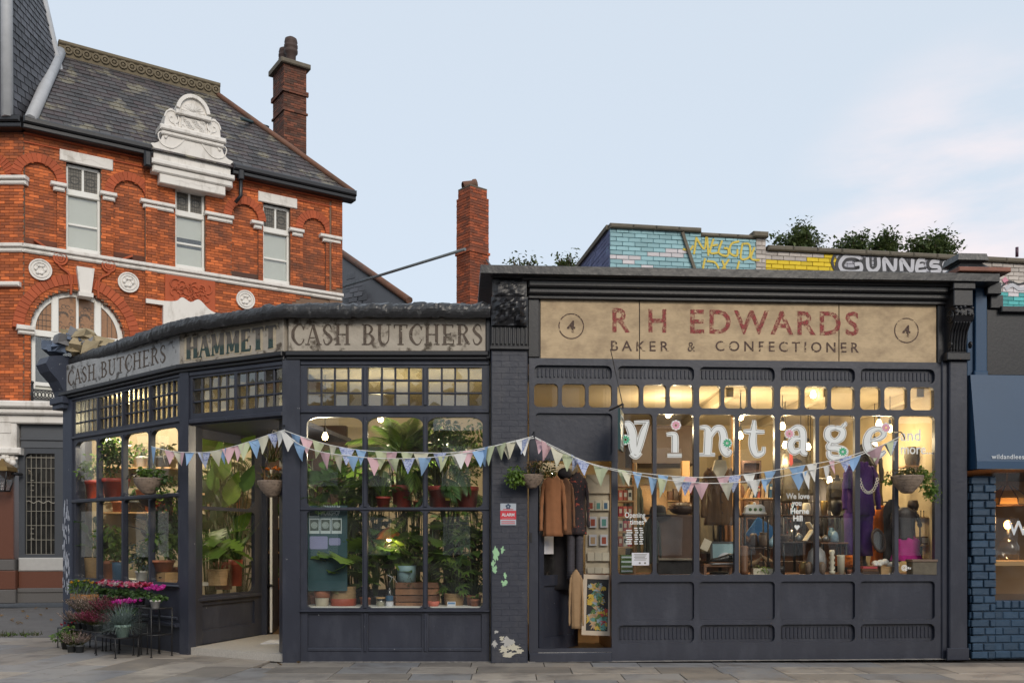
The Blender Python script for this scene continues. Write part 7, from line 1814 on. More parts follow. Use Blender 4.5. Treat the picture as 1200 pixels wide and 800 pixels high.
# ---------------------------------------------------------------- buildings across the street, seen only as reflections
q = MB(); w_ = MB()
for i in range(11):
    x = -44 + i * 8; h = [7.5, 9, 8.2, 5.2, 9.4, 6.4, 8.8, 9, 7, 9.2, 8][i]
    q.box(x, x + 7.96, -24, -16, -.1, h)
    for k in range(3):
        for z in (1, 4, 6.6):
            if z + 1.6 < h: w_.box(x + 1 + k * 2.3, x + 2.2 + k * 2.3, -15.98, -15.9, z, z + 1.7)
for i in range(5):
    y = -15 + i * 8.2; h = [8, 9.5, 8.6, 10.5, 9][i]
    q.box(-40, -30, y, y + 8.1, -.1, h)
    for k in range(3):
        for z in (1, 4, 6.8): w_.box(-29.99, -29.9, y + 1 + k * 2.4, y + 2.2 + k * 2.4, z, z + 1.8)
tr_ = q.build('street_terrace', mat('terrace_brick', (0.13, 0.10, 0.08), .9, .4, .6), kind='structure')
w_.build('window_row', M['white_frame'], tr_, kind='stuff')
# ---------------------------------------------------------------- lit bulbs
M['flex'] = M['iron']
def bulb(px, py, Y, ztop, label, e=0, group='bare bulbs hanging in the shop windows', r=.045):
    p = W(px, py, Y); t = thing('hanging_bulb', label, 'light bulb', p, group)
    q = MB(); q.lathe([(.001, -r), (r * .7, -r * .75), (r, 0), (r * .75, r * .8), (.018, r * 1.5), (.016, r * 1.7)], 12); q.build('bulb', M['bulb'], t)
    q = MB(); q.lathe([(.020, r * 1.5), (.022, r * 2.9), (.008, r * 3.2), (.001, r * 3.2)], 8); q.build('lamp_holder', M['black_pot'], t)
    q = MB(); q.tube([(0, 0, r * 3), (0, 0, ztop - p.z)], .006, 4); q.build('cord', M['flex'], t)
    if e:
        l = bpy.data.lights.new('bulb_light', 'POINT'); l.energy = e; l.color = (1, .78, .48) if 'vintage' in group or 'shop' in group else (1, .86, .64); l.shadow_soft_size = .05
        o = bpy.data.objects.new('bulb_light', l); link(o, t, Matrix.Translation(p + Vector((0, -.04, -.24))))
B_ = [(783, 486, 13.6, 34, 'bulb at the top of the window pane with the letter i'), (868, 489, 13.2, 0, 'upper bulb beside the letter t'), (867.5, 511, 13.5, 26, 'lower bulb beside the letter t'),
      (917, 500, 13.4, 0, 'bulb left above the letter a'), (920, 522, 14.0, 26, 'bulb at the lower left of the letter a'), (947, 524, 14.2, 0, 'bulb at the lower right of the letter a'),
      (938.5, 557, 14.6, 20, 'bulb by the grey jacket under the letter a'), (950, 559, 14.9, 0, 'bulb just right of the one under the letter a'), (972, 563, 14.4, 0, 'low bulb under the letter g'),
      (953, 463, 13.0, 2, 'bulb showing in a small top light over the letter g'), (1030, 497, 13.3, 10, 'bulb above the letter e'), (1043, 503, 13.5, 4, 'bulb behind the pink flower of the letter e'), (1025, 522, 14.2, 4, 'bulb seen through the letter e'), (1040, 526, 14.5, 3, 'small bulb below the letter e')]
for px, py, Y, e, lb in B_: bulb(px, py, Y, RH, 'lit bare ' + lb, (e or 9) * 1.5)
bulb(446, 491, 13.5, 3.93, 'lit bulb among the palm leaves in the middle florist window', 60, 'bulbs in the florist'); bulb(517, 515, 13.35, 3.93, 'lit bulb at the left edge of the right florist window', 50, 'bulbs in the florist')
bulb(381, 512, 13.3, 3.93, 'lit bulb added where a reflected bulb shows in the left florist window', 34, 'bulbs in the florist')  # bulb added at a reflection, lights the left window
bulb(150, 470, 15.2, 3.93, 'lit bulb high behind the far left windows', 165, 'bulbs in the florist')
for px, py, Y, e, k in ((1181, 625, 12.98, 14, 0),):
    t = thing('bottle_lamp', 'clear bottle lamp with a glowing bulb in the blue shop window', 'lamp', W(px, 657, Y)); s0 = Y / FPX
    q = MB(); q.lathe([(.001, 0), (.14, 0), (.145, .20), (.10, .28), (.045, .32), (.045, .38)], 16); q.build('glass_bottle', M['glass'], t)
    q = MB(); q.lathe([(.03, .35), (.03, .44), (.001, .44)], 8); q.build('lamp_holder', M['black_pot'], t)
    q = MB(); q.ball((0, 0, .50), .05, 10, 8, (1, 1, 1.25)); M['amber_bulb'] = glow('amber_bulb', (1, .45, .10), 16); q.build('bulb', M['amber_bulb'], t)
    l = bpy.data.lights.new('bulb_light', 'POINT'); l.energy = 22; l.color = (1, .55, .22); l.shadow_soft_size = .05
    link(bpy.data.objects.new('bulb_light', l), t, WM[t.name] @ T(0, -.12, .56))
t = thing('pendant_lamp', 'amber stained glass lamp shade hanging at the top of the blue shop window', 'lamp', W(1180, 592, 13.4)); q = MB()
q.loft([[(r * math.cos(a * .785), r * math.sin(a * .785), z) for a in range(8)] for r, z in ((.07, .28), (.28, .10), (.31, .0))], cap=False, smooth=False); q.build('lamp_shade', flat('amber_glass', (0.55, 0.30, 0.10), .3), t)
q = MB()
for a in range(8): c, s_ = math.cos(a * .785), math.sin(a * .785); q.tube([(.07 * c, .07 * s_, .28), (.28 * c, .28 * s_, .10), (.31 * c, .31 * s_, 0)], .008, 4)
q.tube([(.31 * math.cos(a * .785), .31 * math.sin(a * .785), 0) for a in range(9)], .008, 4); q.tube([(0, 0, .28), (0, 0, 1.2)], .006, 4); q.build('lamp_frame', M['darkwood'], t)
q = MB(); q.ball((0, 0, .08), .05); q.build('bulb', M['amber_bulb'], t)
t = thing('added_orange_lamp', 'orange lamp added to brighten the dark plants of the middle florist window', 'lamp', W(456, 640, 12.72)); q = MB(); q.loft([[(r * math.cos(a * .785), r * math.sin(a * .785), z) for a in range(8)] for r, z in ((.20, .10), (.12, .20), (.03, .26))], cap=False, smooth=False); q.build('lamp_shade', flat('orange_paper', (0.70, 0.20, 0.03), .6), t); q = MB(); q.ball((0, -.02, .10), .035); q.build('bulb', M['bulb'], t); q = MB(); q.tube([(0, 0, .26), (0, 0, .62)], .006, 4); q.build('cord', M['iron'], t)  # orange lamp added to brighten the dark lower window
l = bpy.data.lights.new('bulb_light', 'POINT'); l.energy = 5; l.color = (1, .72, .42); l.shadow_soft_size = .05; link(bpy.data.objects.new('bulb_light', l), t, Matrix.Translation(WM[t.name].translation + Vector((.03, -.22, .02))))  # fill light of the added lamp, set in front of it
# ---------------------------------------------------------------- lettering on the window glass
WL = flat('window_lettering', (0.72, 0.74, 0.74), .5, .03, bmp=0); WLg = flat('lettering_outline', (0.16, 0.15, 0.13), .6, .05, bmp=0)
WLp = flat('lettering_pink', (0.72, 0.32, 0.42), .6, .05, bmp=0); WLn = flat('lettering_green', (0.03, 0.36, 0.17), .6, .05, bmp=0)
def wl(px, py): return FR.uz(px, py, .045)
def glyph(label, strokes, flower=None):
    """fat poster letter: white shape, thin dark inline, white heart"""
    q = MB(); g = MB(); h = MB(); k = 0
    for st in strokes:
        pts = [wl(a, b_) for a, b_, w in st]; ws = [w / 88.0 for a, b_, w in st]
        y = .046 - k * .0001
        ribbon(q, pts, [w * .84 + .012 for w in ws], y, .002); ribbon(g, pts, [max(w * .84 - .010, .008) for w in ws], .0435 - k * .0001, .001); ribbon(h, pts, [max(w * .84 - .024, .004) for w in ws], .0415 - k * .0001, .001); k += 1
    o = q.build('window_letter', WL, vs, I4 @ fm, label=label); g.build('inline', WLg, o, fm); h.build('letter_fill', WL, o, fm)
    if flower:
        cx, cz = wl(flower[0], flower[1]); q = MB()
        for i in range(8):
            a = R(i * 45); q.prism(arc(cx + .042 * math.cos(a), cz + .042 * math.sin(a), .028, 0, 324, 9), .0398 - i * .0001, .0405)
        q.build('flower', WL, o, fm); q = MB()
        for i in range(10):
            a = R(i * 36); ribbon(q, [(cx + .016 * math.cos(a), cz + .016 * math.sin(a)), (cx + .036 * math.cos(a), cz + .036 * math.sin(a)), (cx + .058 * math.cos(a), cz + .058 * math.sin(a))], [.006, .022, .01], .038 - i * .0001, .001)
        q.build('flower_petals', WLp if flower[2] == 'p' else WLn, o, fm)
S_ = lambda *p: list(p)
glyph('white letter V', [S_((732, 497, 7), (737, 498, 11), (741, 508, 12), (742, 522, 12), (744, 532, 9)), S_((759, 494, 5), (754, 506, 9), (750, 520, 9), (746, 533, 7)), S_((743, 495, 4), (761, 494, 4)), S_((739, 531, 6), (745, 535, 6), (751, 530, 5))], (733, 515, 'n'))
glyph('white letter i', [S_((781, 509, 4), (788, 508.5, 6), (791, 512, 9), (791, 530, 9)), S_((782, 533.5, 4.5), (799, 533.5, 4.5))], (792, 498, 'p'))
glyph('white letter n', [S_((820, 501, 4), (827, 501, 7), (830, 508, 11), (829, 532, 11)), S_((830, 515, 6), (838, 503, 8), (845, 503, 10), (848, 512, 11), (848, 524, 12), (852, 531, 10), (857, 527, 5)), S_((819, 532.5, 4), (838, 532.5, 4))], (852, 519, 'n'))
glyph('white letter t', [S_((884, 492, 4), (883, 505, 9), (882, 520, 11), (886, 532, 9), (894, 530, 6), (895, 523, 4)), S_((871, 505, 3.5), (878, 505.5, 6), (896, 506, 4.5))])
glyph('white letter a', [S_((926, 505, 5), (934, 500.5, 7), (940, 505, 10), (941, 518, 10), (941, 529, 9), (946, 532, 4)), S_((940, 514, 5), (931, 514, 8), (926, 521, 10), (930, 529, 9), (939, 526, 5))], (925, 508, 'p'))
glyph('white letter g', [S_((979, 501, 6), (971, 503, 9), (970, 512, 10), (978, 517, 8), (986, 512, 10), (987, 504, 9), (979, 501, 6)), S_((986, 501, 4), (990, 497, 6), (989, 495, 5)), S_((974, 517, 5), (971, 524, 8), (981, 525, 9), (990, 529, 10), (984, 536, 8), (973, 535, 8), (971, 528, 6))], (987.5, 529, 'n'))
glyph('white letter e', [S_((1017, 517, 4), (1030, 514, 6), (1036, 508, 8), (1030, 502, 7), (1020, 506, 9), (1016, 517, 12), (1019, 528, 11), (1030, 533, 8), (1038, 528, 4))], (1038, 501, 'p'))
def wtext(s, px, py, h, al='LEFT', width=None, bold=.0015, sp=1.0): 
    u, z = wl(px, py); return text('lettering', s, h / 88 / .72, WL, vs, fm @ T(u, .044, z), al, bold, sp, width=width and width / 88)
wtext('and', 1055, 516, 13.5, width=24); wtext('more...', 1055, 531.5, 12, width=39)
wtext('Opening', 744, 606, 6.2, 'CENTER', 24); wtext('times*', 748, 614, 6.2, 'CENTER', 20)
q = MB()
for j in range(8):
    for (a, b_) in ((733, 740), (743, 747), (749, 753)):
        if j == 0 and a == 733: continue
        u, z = wl(a + .6 * (j % 3), 618.5 + j * 2.6); q.box(u, u + (b_ - a) / 90, .044, .046, z - .007, z + .007)
q.build('opening_hours', WL, vs, fm, kind='stuff')
for s, px, py, w in (('We love', 935, 584, 28), ('you', 934, 592, 11), ('Herne', 937, 601.5, 22), ('Hill', 935, 610, 11)): wtext(s, px, py, 6.5, 'CENTER', w, .003)
q = MB(); cx, cz = wl(934, 617.5); q.prism([(cx, cz - .04), (cx + .035, cz + .005)] + arc(cx + .0175, cz + .012, .018, 0, 180, 6) + arc(cx - .0175, cz + .012, .018, 0, 180, 6) + [(cx - .035, cz + .005)], .043, .046); q.build('window_heart', WL, vs, fm)
wtext('@', 1056, 667, 5.5); q = MB(); u0, z0 = wl(1062, 665.5)
for i in range(14): q.box(u0 + i * .024, u0 + i * .024 + .016, .044, .046, z0 - .006 - .004 * (i % 3), z0 + .012 + .006 * (i % 2))
q.build('faded_print', WL, vs, fm, kind='stuff')
q = MB(); u, z = wl(750.5, 662); q.box(u - .115, u + .115, .04, .043, z, z + .165); nc = q.build('notice_card', M['paper'], vs, fm); q = MB()
for j in range(5): q.box(u - .085 + .01 * (j % 2), u + .085 - .012 * (j % 3), .0385, .0395, z + .14 - j * .018, z + .147 - j * .018)
for x in (-.01, .06): q.prism(arc(u + x, z + .03, .014, 0, 300, 6), .0385, .0395)
q.build('print', WLg, nc, fm)
# alarm notice and pole sign
al = thing('alarm_sign', 'white and red alarm sign screwed to the dark pillar between the shops', 'sign', FR.M @ T(FR.u(595.5, -.1), -.101, zr(603)))
aM = WM[al.name]; k = 1 / 90
q = MB(); q.cbox(-9.2 * k, 9.2 * k, -.006, 0, -12.6 * k, 12.6 * k, .002); q.build('plate', flat('pale_plastic', (0.42, 0.46, 0.52), .4), al)
q = MB(); q.box(-9.2 * k, 9.2 * k, -.0075, -.0055, -6 * k, 4.2 * k); q.build('red_band', flat('sign_red_band', (0.55, 0.03, 0.05), .45), al)
text('lettering', 'ALARM', .055, M['paper'], al, aM @ T(0, -.009, -2.2 * k), bold=.002, width=15 * k); q = MB()
for j, (z, w, m) in enumerate(((-4.6, 7, 0), (5.6, 6, 1), (-8.4, 8, 1), (-10.6, 8, 1))): q.box(-w * k, w * k, -.009, -.0072, z * k - .006, z * k + .006)
q.build('print', flat('sign_print', (0.50, 0.12, 0.14), .5), al); q = MB()
for i in range(5): a = R(90 + 72 * i); q.prism(arc(.022 * math.cos(a), 9 * k + .022 * math.sin(a), .014, 0, 300, 6), -.009 - i * .0002, -.0072)
q.build('emblem', flat('sign_navy', (0.03, 0.06, 0.12), .5), al)
ps = thing('projecting_sign', 'narrow dark green projecting sign seen almost edge on beside the letter V', 'sign', W(727.5, 528, 11.8))
q = MB(); sM = WM[ps.name] @ Matrix.Rotation(R(78), 4, 'Z'); hh = 47 * 11.8 / FPX
q.cbox(-.22, .22, -.015, .015, 0, hh, .004); q.build('board', flat('sign_green', (0.016, 0.055, 0.058), .45), ps, sM); q = MB()
for s in (1,):
    ribbon(q, [(-.15, .06), (.15, .06)], [.018] * 2, -.019, .003); ribbon(q, [(-.15, hh - .08), (.15, hh - .08)], [.018] * 2, -.019, .003); ribbon(q, [(-.15, .06), (-.15, hh - .08)], [.014] * 2, -.0195, .003); ribbon(q, [(.15, .06), (.15, hh - .08)], [.014] * 2, -.0195, .003); q.prism(arc(0, hh * .5, .045, 0, 330, 11), -.02, -.016); ribbon(q, [(-.08, hh * .62), (.08, hh * .62)], [.05] * 2, -.019, .003)
q.build('printed_border', M['poster_print'], ps, sM)
q = MB(); a = Vector((0, 0, hh + .02)); q.tube([(0, -.22, hh), (0, -.22, hh + .05), (-.1, .4, hh + .06)], .012, 6); q.tube([(0, -.18, hh + .05), (-.09, .38, hh + .85)], .006, 5); q.build('bracket', M['iron'], ps)
# ---------------------------------------------------------------- stock in the vintage shop
def wd(px, Y): return px * Y / FPX
cloth = lambda n, c, v=.2, **k: flat(n, c, .9, v, scale=12, bmp=.3, bscale=25, **k)
cloth('rust_suede', (0.25, 0.105, 0.044)); cloth('brown_suede', (0.14, 0.066, 0.033)); cloth('brown_waxed', (0.125, 0.065, 0.03)); cloth('purple_cloth', (0.060, 0.018, 0.14)); cloth('black_cloth', (0.014, 0.012, 0.014)); cloth('grey_tweed', (0.11, 0.095, 0.07), .45); cloth('orange_cloth', (0.62, 0.15, 0.015)); cloth('magenta_net', (0.45, 0.015, 0.22), .4); cloth('tan_knit', (0.30, 0.19, 0.10)); cloth('cream_cloth', (0.60, 0.52, 0.40)); cloth('dark_green_cloth', (0.03, 0.035, 0.027))
M['floral'] = mat('dark_floral_cloth', (0.03, 0.022, 0.024), .9, .3, 20, .2, wear=((0.42, 0.08, 0.05), .60, .63, 22)); M['tartan'] = mat('grey_check_cloth', (0.055, 0.05, 0.06), .9, .5, 30, .2); M['speckle'] = mat('dark_sequin_cloth', (0.03, 0.022, 0.026), .5, .4, 40, .4, wear=((0.25, 0.18, 0.16), .62, .66, 60))
def garment(name, label, cat, cx, ytop, ybot, wpx, Y, m, sleeves=1, flare=1.0, neck=.3, group=None, seed=0, collar=None, depth=.42, open_=False, slen=1.0):
    p = W(cx, ybot, Y); t = thing(name, label, cat, p, group); h = wd(ybot - ytop, Y); w = wd(wpx, Y) / 2; q = MB(); secs = []; n = 28
    prof = [(0, flare), (.06, flare * .99), (.2, (flare + .82) / 2), (.4, .82), (.6, .86), (.76, .92), (.84, .90), (.90, .78), (.95, .55), (.98, neck + .08), (1.0, neck)]
    for tt, k in prof:
        ring = []
        for i in range(n):
            a = 2 * math.pi * i / n
            r = 1 + (.10 * (1 - tt) + .03) * math.sin(a * 7 + seed + tt * 3) + .04 * math.sin(a * 13 + seed * 3) * (1 - tt) + .09 * mn.noise(Vector((math.cos(a) * 2, math.sin(a) * 2 + seed, tt * 5)))
            ring.append((w * (.80 if sleeves else 1) * k * math.cos(a) * r, w * depth * (k * .6 + .4) * math.sin(a) * r, h * tt))
        secs.append(ring)
    q.loft(secs); q.build('body', M[m], t)
    if sleeves:
        for s in (-1, 1):
            q = MB(); pts = spline([(s * w * .54, 0, h * .90), (s * w * .77, -.01, h * .78), (s * w * .90, -.03, h * (.80 - .33 * slen)), (s * w * .94, -.06, h * (.80 - .68 * slen))], 5)
            q.tube(pts, [w * (.17 + .03 * math.sin(i * 1.9 + seed)) * (1 - .2 * i / len(pts)) for i in range(len(pts))], 10); q.build('sleeve', M[m], t)
    if collar:
        q = MB()
        for s in (-1, 1): q.prism([(s * .02 * w, h * .80), (s * .34 * w, h * .93), (s * .30 * w, h * 1.0), (s * .10 * w, h * .98)][::s], -w * depth * .9, -w * depth * .35)
        q.build('collar', M[collar], t)
    q = MB(); q.box(-.006, .006, -w * depth * .95, -w * depth * .5, h * .05, h * .8)
    if open_:
        for k in range(4): q.ball((.02, -w * depth * .88, h * (.2 + .17 * k)), .012, 6, 4)
        q.build('button_band', M['darkwood'], t)
    return t
def dummy(label, cx, ytop, Y, m='black_cloth', z0=1.125, r=.055):
    p = W(cx, ytop, Y); t = thing('mannequin', label, 'mannequin', (p.x, p.y, z0), 'mannequins in the vintage shop'); h = p.z - z0
    q = MB(); q.lathe([(.001, h), (r * .5, h - .01), (r * .55, h - .06), (r * .9, h - .07), (r, h - .2), (r * 1.6, h - .26), (r * 2.4, h - .34)], 12); q.build('neck', M[m], t)
    q = MB(); q.tube([(0, 0, .02), (0, 0, h - .3)], .022, 8); q.build('stand_pole', M['black_cloth'], t); q = MB(); q.lathe([(.001, 0.003), (.15, 0.003), (.14, .03), (.02, .04)], 16); q.build('stand_base', M['black_cloth'], t); return t
dummy('black neck of the mannequin wearing the brown jacket and cream scarf', 844, 533, 12.9)
garment('jacket', 'brown waxed jacket with collar on a mannequin in the third window', 'jacket', 843, 543, 615, 42, 12.9, 'brown_waxed', 1, 1.0, .3, seed=1, collar='brown_suede', open_=True)
t = thing('scarf', 'cream scarf folded into the neck of the brown jacket', 'scarf', W(844, 565, 12.66)); q = MB(); u = wd(1, 12.7)
q.prism([(0, 0), (8 * u, 15 * u), (6 * u, 26 * u), (-6 * u, 26 * u), (-9 * u, 14 * u)], -.03, .06); q.build('folds', M['cream_cloth'], t)
dummy('black neck of the mannequin wearing the grey tweed jacket', 931, 515, 14.0, z0=.9); garment('jacket', 'grey tweed jacket with a red tie behind the letter a', 'jacket', 931, 521, 588, 40, 14.0, 'grey_tweed', 1, .95, seed=2, collar='grey_tweed')
t = thing('necktie', 'red tie hanging on the grey tweed jacket', 'tie', W(927, 546, 13.7)); q = MB(); u = wd(1, 13.7); q.prism([(0, 0), (2.2 * u, 3 * u), (1.2 * u, 20 * u), (-1.2 * u, 20 * u), (-2.2 * u, 3 * u)], -.01, .01); q.build('cloth', M['red_plastic_pot'], t)
garment('jacket', 'dark tweed jacket hung behind the low bulb under the letter g', 'jacket', 981, 562, 598, 26, 14.2, 'grey_tweed', 1, .95, seed=3); dummy('black neck of the mannequin in the dark tweed jacket', 981, 556, 14.2, z0=.9)
dummy('black headless mannequin above the purple suit', 1013, 516, 13.1)
garment('suit_jacket', 'purple suit jacket with a white chain necklace in the fourth window', 'jacket', 1008, 541, 604, 42, 12.95, 'purple_cloth', 1, .95, .2, seed=4, collar='purple_cloth')
garment('jacket', 'black jacket hanging behind the purple suit', 'jacket', 1016, 518, 572, 34, 13.5, 'black_cloth', 1, .9, seed=5)
t = thing('trousers', 'purple suit trousers hanging under the purple jacket', 'trousers', W(1006, 651, 12.95)); q = MB(); u = wd(1, 12.95)
for s in (-1, 1): q.loft([[(s * 8.5 * u + w * u * math.cos(a * .5236), .09 * math.sin(a * .5236), z * u) for a in range(12)] for w, z in ((8, 0), (7.6, 12), (8, 30), (9, 50))])
q.build('legs', M['purple_cloth'], t)
t = thing('necklace', 'white chain necklace over the purple suit', 'necklace', W(1018, 575, 12.66)); q = MB(); u = wd(1, 12.66)
for i in range(15):
    a = R(200 + 140 * i / 14); q.lathe([(.018, -.004), (.024, 0), (.018, .004), (.012, 0), (.018, -.004)], 8, T(11 * u * math.cos(a) * 1.0, 0, 22 * u + 24 * u * math.sin(a), 0, R(80), R(20 * (i % 2))))
q.build('links', M['white_pot'], t)
garment('dress', 'orange dress hanging behind the oval mirror', 'dress', 1034, 592, 662, 26, 13.2, 'orange_cloth', 0, 1.0, .3, seed=6)
garment('dress', 'black dress beside the magenta skirt', 'dress', 1045, 585, 658, 22, 13.0, 'black_cloth', 0, .9, .3, seed=7)
garment('top', 'dark sequinned top over the magenta skirt', 'top', 1060, 594, 632, 34, 12.9, 'speckle', 1, .9, .3, seed=8, slen=.6)
garment('skirt', 'magenta net skirt at the right end window', 'skirt', 1062, 628, 657, 34, 12.9, 'magenta_net', 0, 1.05, .55, seed=9)
garment('jacket', 'patterned dark jacket hung above the orange dress', 'jacket', 1027, 555, 592, 16, 13.8, 'grey_tweed', 0, .9, .3, seed=10)
t = thing('oval_mirror', 'oval mirror in a dark frame leaning by the orange dress', 'mirror', W(1029.5, 646, 12.75)); u = wd(1, 12.75); mM = WM[t.name] @ T(0, 0, 13 * u, 0, R(-4), R(-12))
q = MB(); q.lathe([(.075, -.02), (.095, -.02), (.10, 0), (.095, .02), (.075, .02), (.075, -.02)], 24, Matrix.Diagonal((1, 1, 1, 1)) @ Matrix.Rotation(R(90), 4, 'X') @ Matrix.Diagonal((.95, 1.75, 1, 1))); q.build('frame', M['darkwood'], t, mM)
q = MB(); q.lathe([(.001, .005), (.08, .005)], 24, Matrix.Rotation(R(90), 4, 'X') @ Matrix.Diagonal((.95, 1.75, 1, 1))); q.build('glass', flat('mirror_silver', (0.6, 0.6, 0.62), .12, .01, metal=1, bmp=0), t, mM)
# garments in the doorway
garment('suede_jacket', 'rust coloured suede jacket hanging at the open door, nearest the hanging basket', 'jacket', 648, 555, 628, 30, 12.22, 'rust_suede', 1, .95, .22, seed=11, slen=1.05)
garment('suede_jacket', 'brown suede jacket hanging behind the rust one at the open door', 'jacket', 663, 560, 626, 20, 12.3, 'brown_suede', 1, .9, .25, seed=12)
garment('coat', 'black coat added behind the open shop door to darken its glass', 'coat', 654, 560, 690, 46, 12.72, 'black_cloth', 0, .95, .25, seed=21)  # coat added to keep the bright wall out of the door glass
garment('jacket', 'black jacket with red and white floral print hanging in the doorway', 'jacket', 677, 553, 626, 26, 12.45, 'floral', 1, .95, .25, seed=13)
t = thing('trousers', 'dark grey checked trousers hanging in the shop doorway', 'trousers', W(674, 678, 12.5)); u = wd(1, 12.5); q = MB()
for s in (-1, 1): q.loft([[(s * 5 * u + w * u * math.cos(a * .5236), .07 * math.sin(a * .5236), z * u) for a in range(12)] for w, z in ((5, 0), (4.6, 15), (4.6, 35), (5.2, 58))])
q.build('legs', M['tartan'], t); q = MB()
for s in (-1, 1):
    for k in range(9): z = (4 + 6 * k) * u; q.loft([[(s * 5 * u + 5.0 * u * math.cos(a * .5236), .076 * math.sin(a * .5236), zz_) for a in range(12)] for zz_ in (z, z + .006)], cap=False)
q.build('check', M['grey_pot'], t)
garment('cardigan', 'tan knitted cardigan hanging beside the framed picture in the doorway', 'cardigan', 675, 667, 736, 17, 12.32, 'tan_knit', 1, .8, .2, seed=14, slen=1.1)
t = thing('helmet', 'black hat hung at the top of the garments in the doorway', 'hat', W(662, 560, 12.4)); q = MB(); q.ball((0, 0, .06), .10, 10, 7, (1, .8, .8)); q.build('crown', M['black_cloth'], t)
pc = thing('framed_picture', 'framed dark print of yellow and green leaves leaning in the open doorway', 'picture', W(699, 744, 12.6)); u = wd(1, 12.6); pcm = WM[pc.name] @ T(0, 0, 0, R(-6), R(-4), R(1.5))
w, h = 17.5 * u, 71 * u
q = plate([(-w, 0), (w, 0), (w, h), (-w, h)], [rrect(-w + .055, w - .055, .06, h - .06, .002, 1)], -.02, .02); q.build('frame', flat('cream_frame', (0.56, 0.47, 0.37), .5), pc, pcm)
q = MB(); q.box(-w + .05, w - .05, -.005, .012, .055, h - .055); pr = q.build('print', M['black_pot'], pc, pcm)
r_ = random.Random(3)
for cn, c in (('print_yellow', (0.55, 0.38, 0.05)), ('print_teal', (0.10, 0.28, 0.25)), ('print_green', (0.08, 0.16, 0.05)), ('print_tan', (0.45, 0.30, 0.17)), ('print_red', (0.42, 0.04, 0.05)), ('print_blue', (0.28, 0.36, 0.42))):
    flat(cn, c, .6); q = MB()
    for i in range(13 if cn != 'print_red' else 4):
        cx, cz = r_.uniform(-w + .1, w - .1), r_.uniform(.1, h - .1); a0 = r_.uniform(0, 6.28)
        if cn == 'print_red': cx, cz = w - .09, .2 + .03 * i
        for k in range(4):
            a = a0 + k * .45; l = r_.uniform(.05, .10); x2, z2 = min(max(cx + l * math.cos(a), -w + .06), w - .06), min(max(cz + l * math.sin(a), .065), h - .065)
            ribbon(q, [(cx, cz), ((cx + x2) / 2, (cz + z2) / 2 + .006), (x2, z2)], [.004, .026, .004], -.0075 - .0004 * r_.randrange(6), .002, n=3)
    q.build('printed_leaves', M[cn], pr, pcm)
# card rack
ck = thing('card_rack', 'pale card rack of greeting cards on a pine post just inside the door', 'card rack', W(701, 672, 12.95)); u = wd(1, 12.95); o = WM[ck.name]
q = MB(); q.cbox(-15 * u, 13.5 * u, .02, .05, 0, 104 * u, .004); q.build('back_panel', M['cream_cloth'], ck); q = MB(); q.cbox(13.5 * u, 17 * u, -.03, .06, 0, 124 * u, .006); q.build('post', M['pine'], ck); q = MB(); q.cbox(-16 * u, 17 * u, -.05, .06, -3 * u, 0, .005); q.build('base_rail', M['brownwood'], ck)
q = MB(); q.cbox(-14 * u, 13 * u, -.03, .02, 94 * u, 116 * u, .004); q.prism([(-14 * u, 116 * u), (0, 104 * u), (13 * u, 116 * u)], -.04, -.03); q.build('envelope', M['cream_cloth'], ck)
for z, n, hgt, wd_ in ((74, 3, 12, 8), (54, 2, 13, 9), (33, 2, 13, 9), (15, 3, 10, 8.4), (0.5, 3, 7, 8.4)):
    for k in range(n):
        x = -13 + (26 / n) * (k + .5) - wd_ / 2
        q = MB(); q.cbox(x * u, (x + wd_) * u, -.03, .0, z * u, (z + hgt) * u, .003); cd = q.build('greeting_card', M[('paper', 'cream_glaze')[n == 3]], ck)
        if z > 20: q = MB(); q.box((x + 2) * u, (x + wd_ - 2) * u, -.033, -.029, (z + 2) * u, (z + hgt - 3) * u); q.build('card_print', M[('darkblue_pot', 'print_tan', 'brick_glaze', 'print_teal')[(k + int(z)) % 4]], cd, o)
# pine shelves with boxed goods
bk = thing('pine_shelves', 'narrow pine shelves of small boxes beside the opening times lettering', 'shelves', W(734, 672, 13.1)); u = wd(1, 13.1); bo = WM[bk.name]
q = MB(); q.cbox(8 * u, 12 * u, -.04, .08, 0, 130 * u, .006); q.build('upright', M['pine'], bk); q = MB(); q.cbox(-12 * u, -10 * u, -.02, .3, 0, 130 * u, .006); q.build('upright', M['pine'], bk)
for k, z in enumerate((6, 32, 50, 67, 86, 104)):
    q = MB(); q.cbox(-11 * u, 8 * u, -.04, .25, (z - 2.2) * u, z * u, .004); q.build('shelf', M['pine'], bk)
    if k in (1, 2, 3, 4):
        for i in range(3):
            t = thing('goods_box', '%s box, %s one on the %s of the narrow pine shelves' % (('coral', 'dark red', 'cream', 'red')[(k + i) % 4], ('left', 'middle', 'right')[i], ('', 'second shelf up', 'third shelf up', 'fourth shelf up', 'fifth shelf up')[k]), 'box', bo @ T((-7 + 5.5 * i) * u, 0, z * u), 'boxes on the pine shelves'); q = MB(); q.cbox(-2.4 * u, 2.4 * u, -.03, .05, 0.001, 12 * u, .003); q.build('carton', M[('coral_pot', 'brick_glaze', 'cream_glaze', 'print_red')[(k + i) % 4]], t); q = MB(); q.box(-1.5 * u, 1.5 * u, -.033, -.029, 4 * u, 9 * u); q.build('label', M['cream_glaze' if (k + i) % 4 != 2 else 'black_pot'], t)
t = thing('tin_stack', 'stack of green and white tins at the bottom left of the first window', 'tins', W(734, 671, 12.7)); q = MB(); u = wd(1, 12.7)
for k in range(4): q.cbox(-7 * u, 7 * u, -.06, .06, k * 5.4 * u, (k * 5.4 + 5) * u, .004)
q.build('tins', M['print_green'], t); q = MB()
for k in range(4): q.box(-6.5 * u, 6.5 * u, -.063, -.058, (k * 5.4 + 1.4) * u, (k * 5.4 + 3.4) * u)
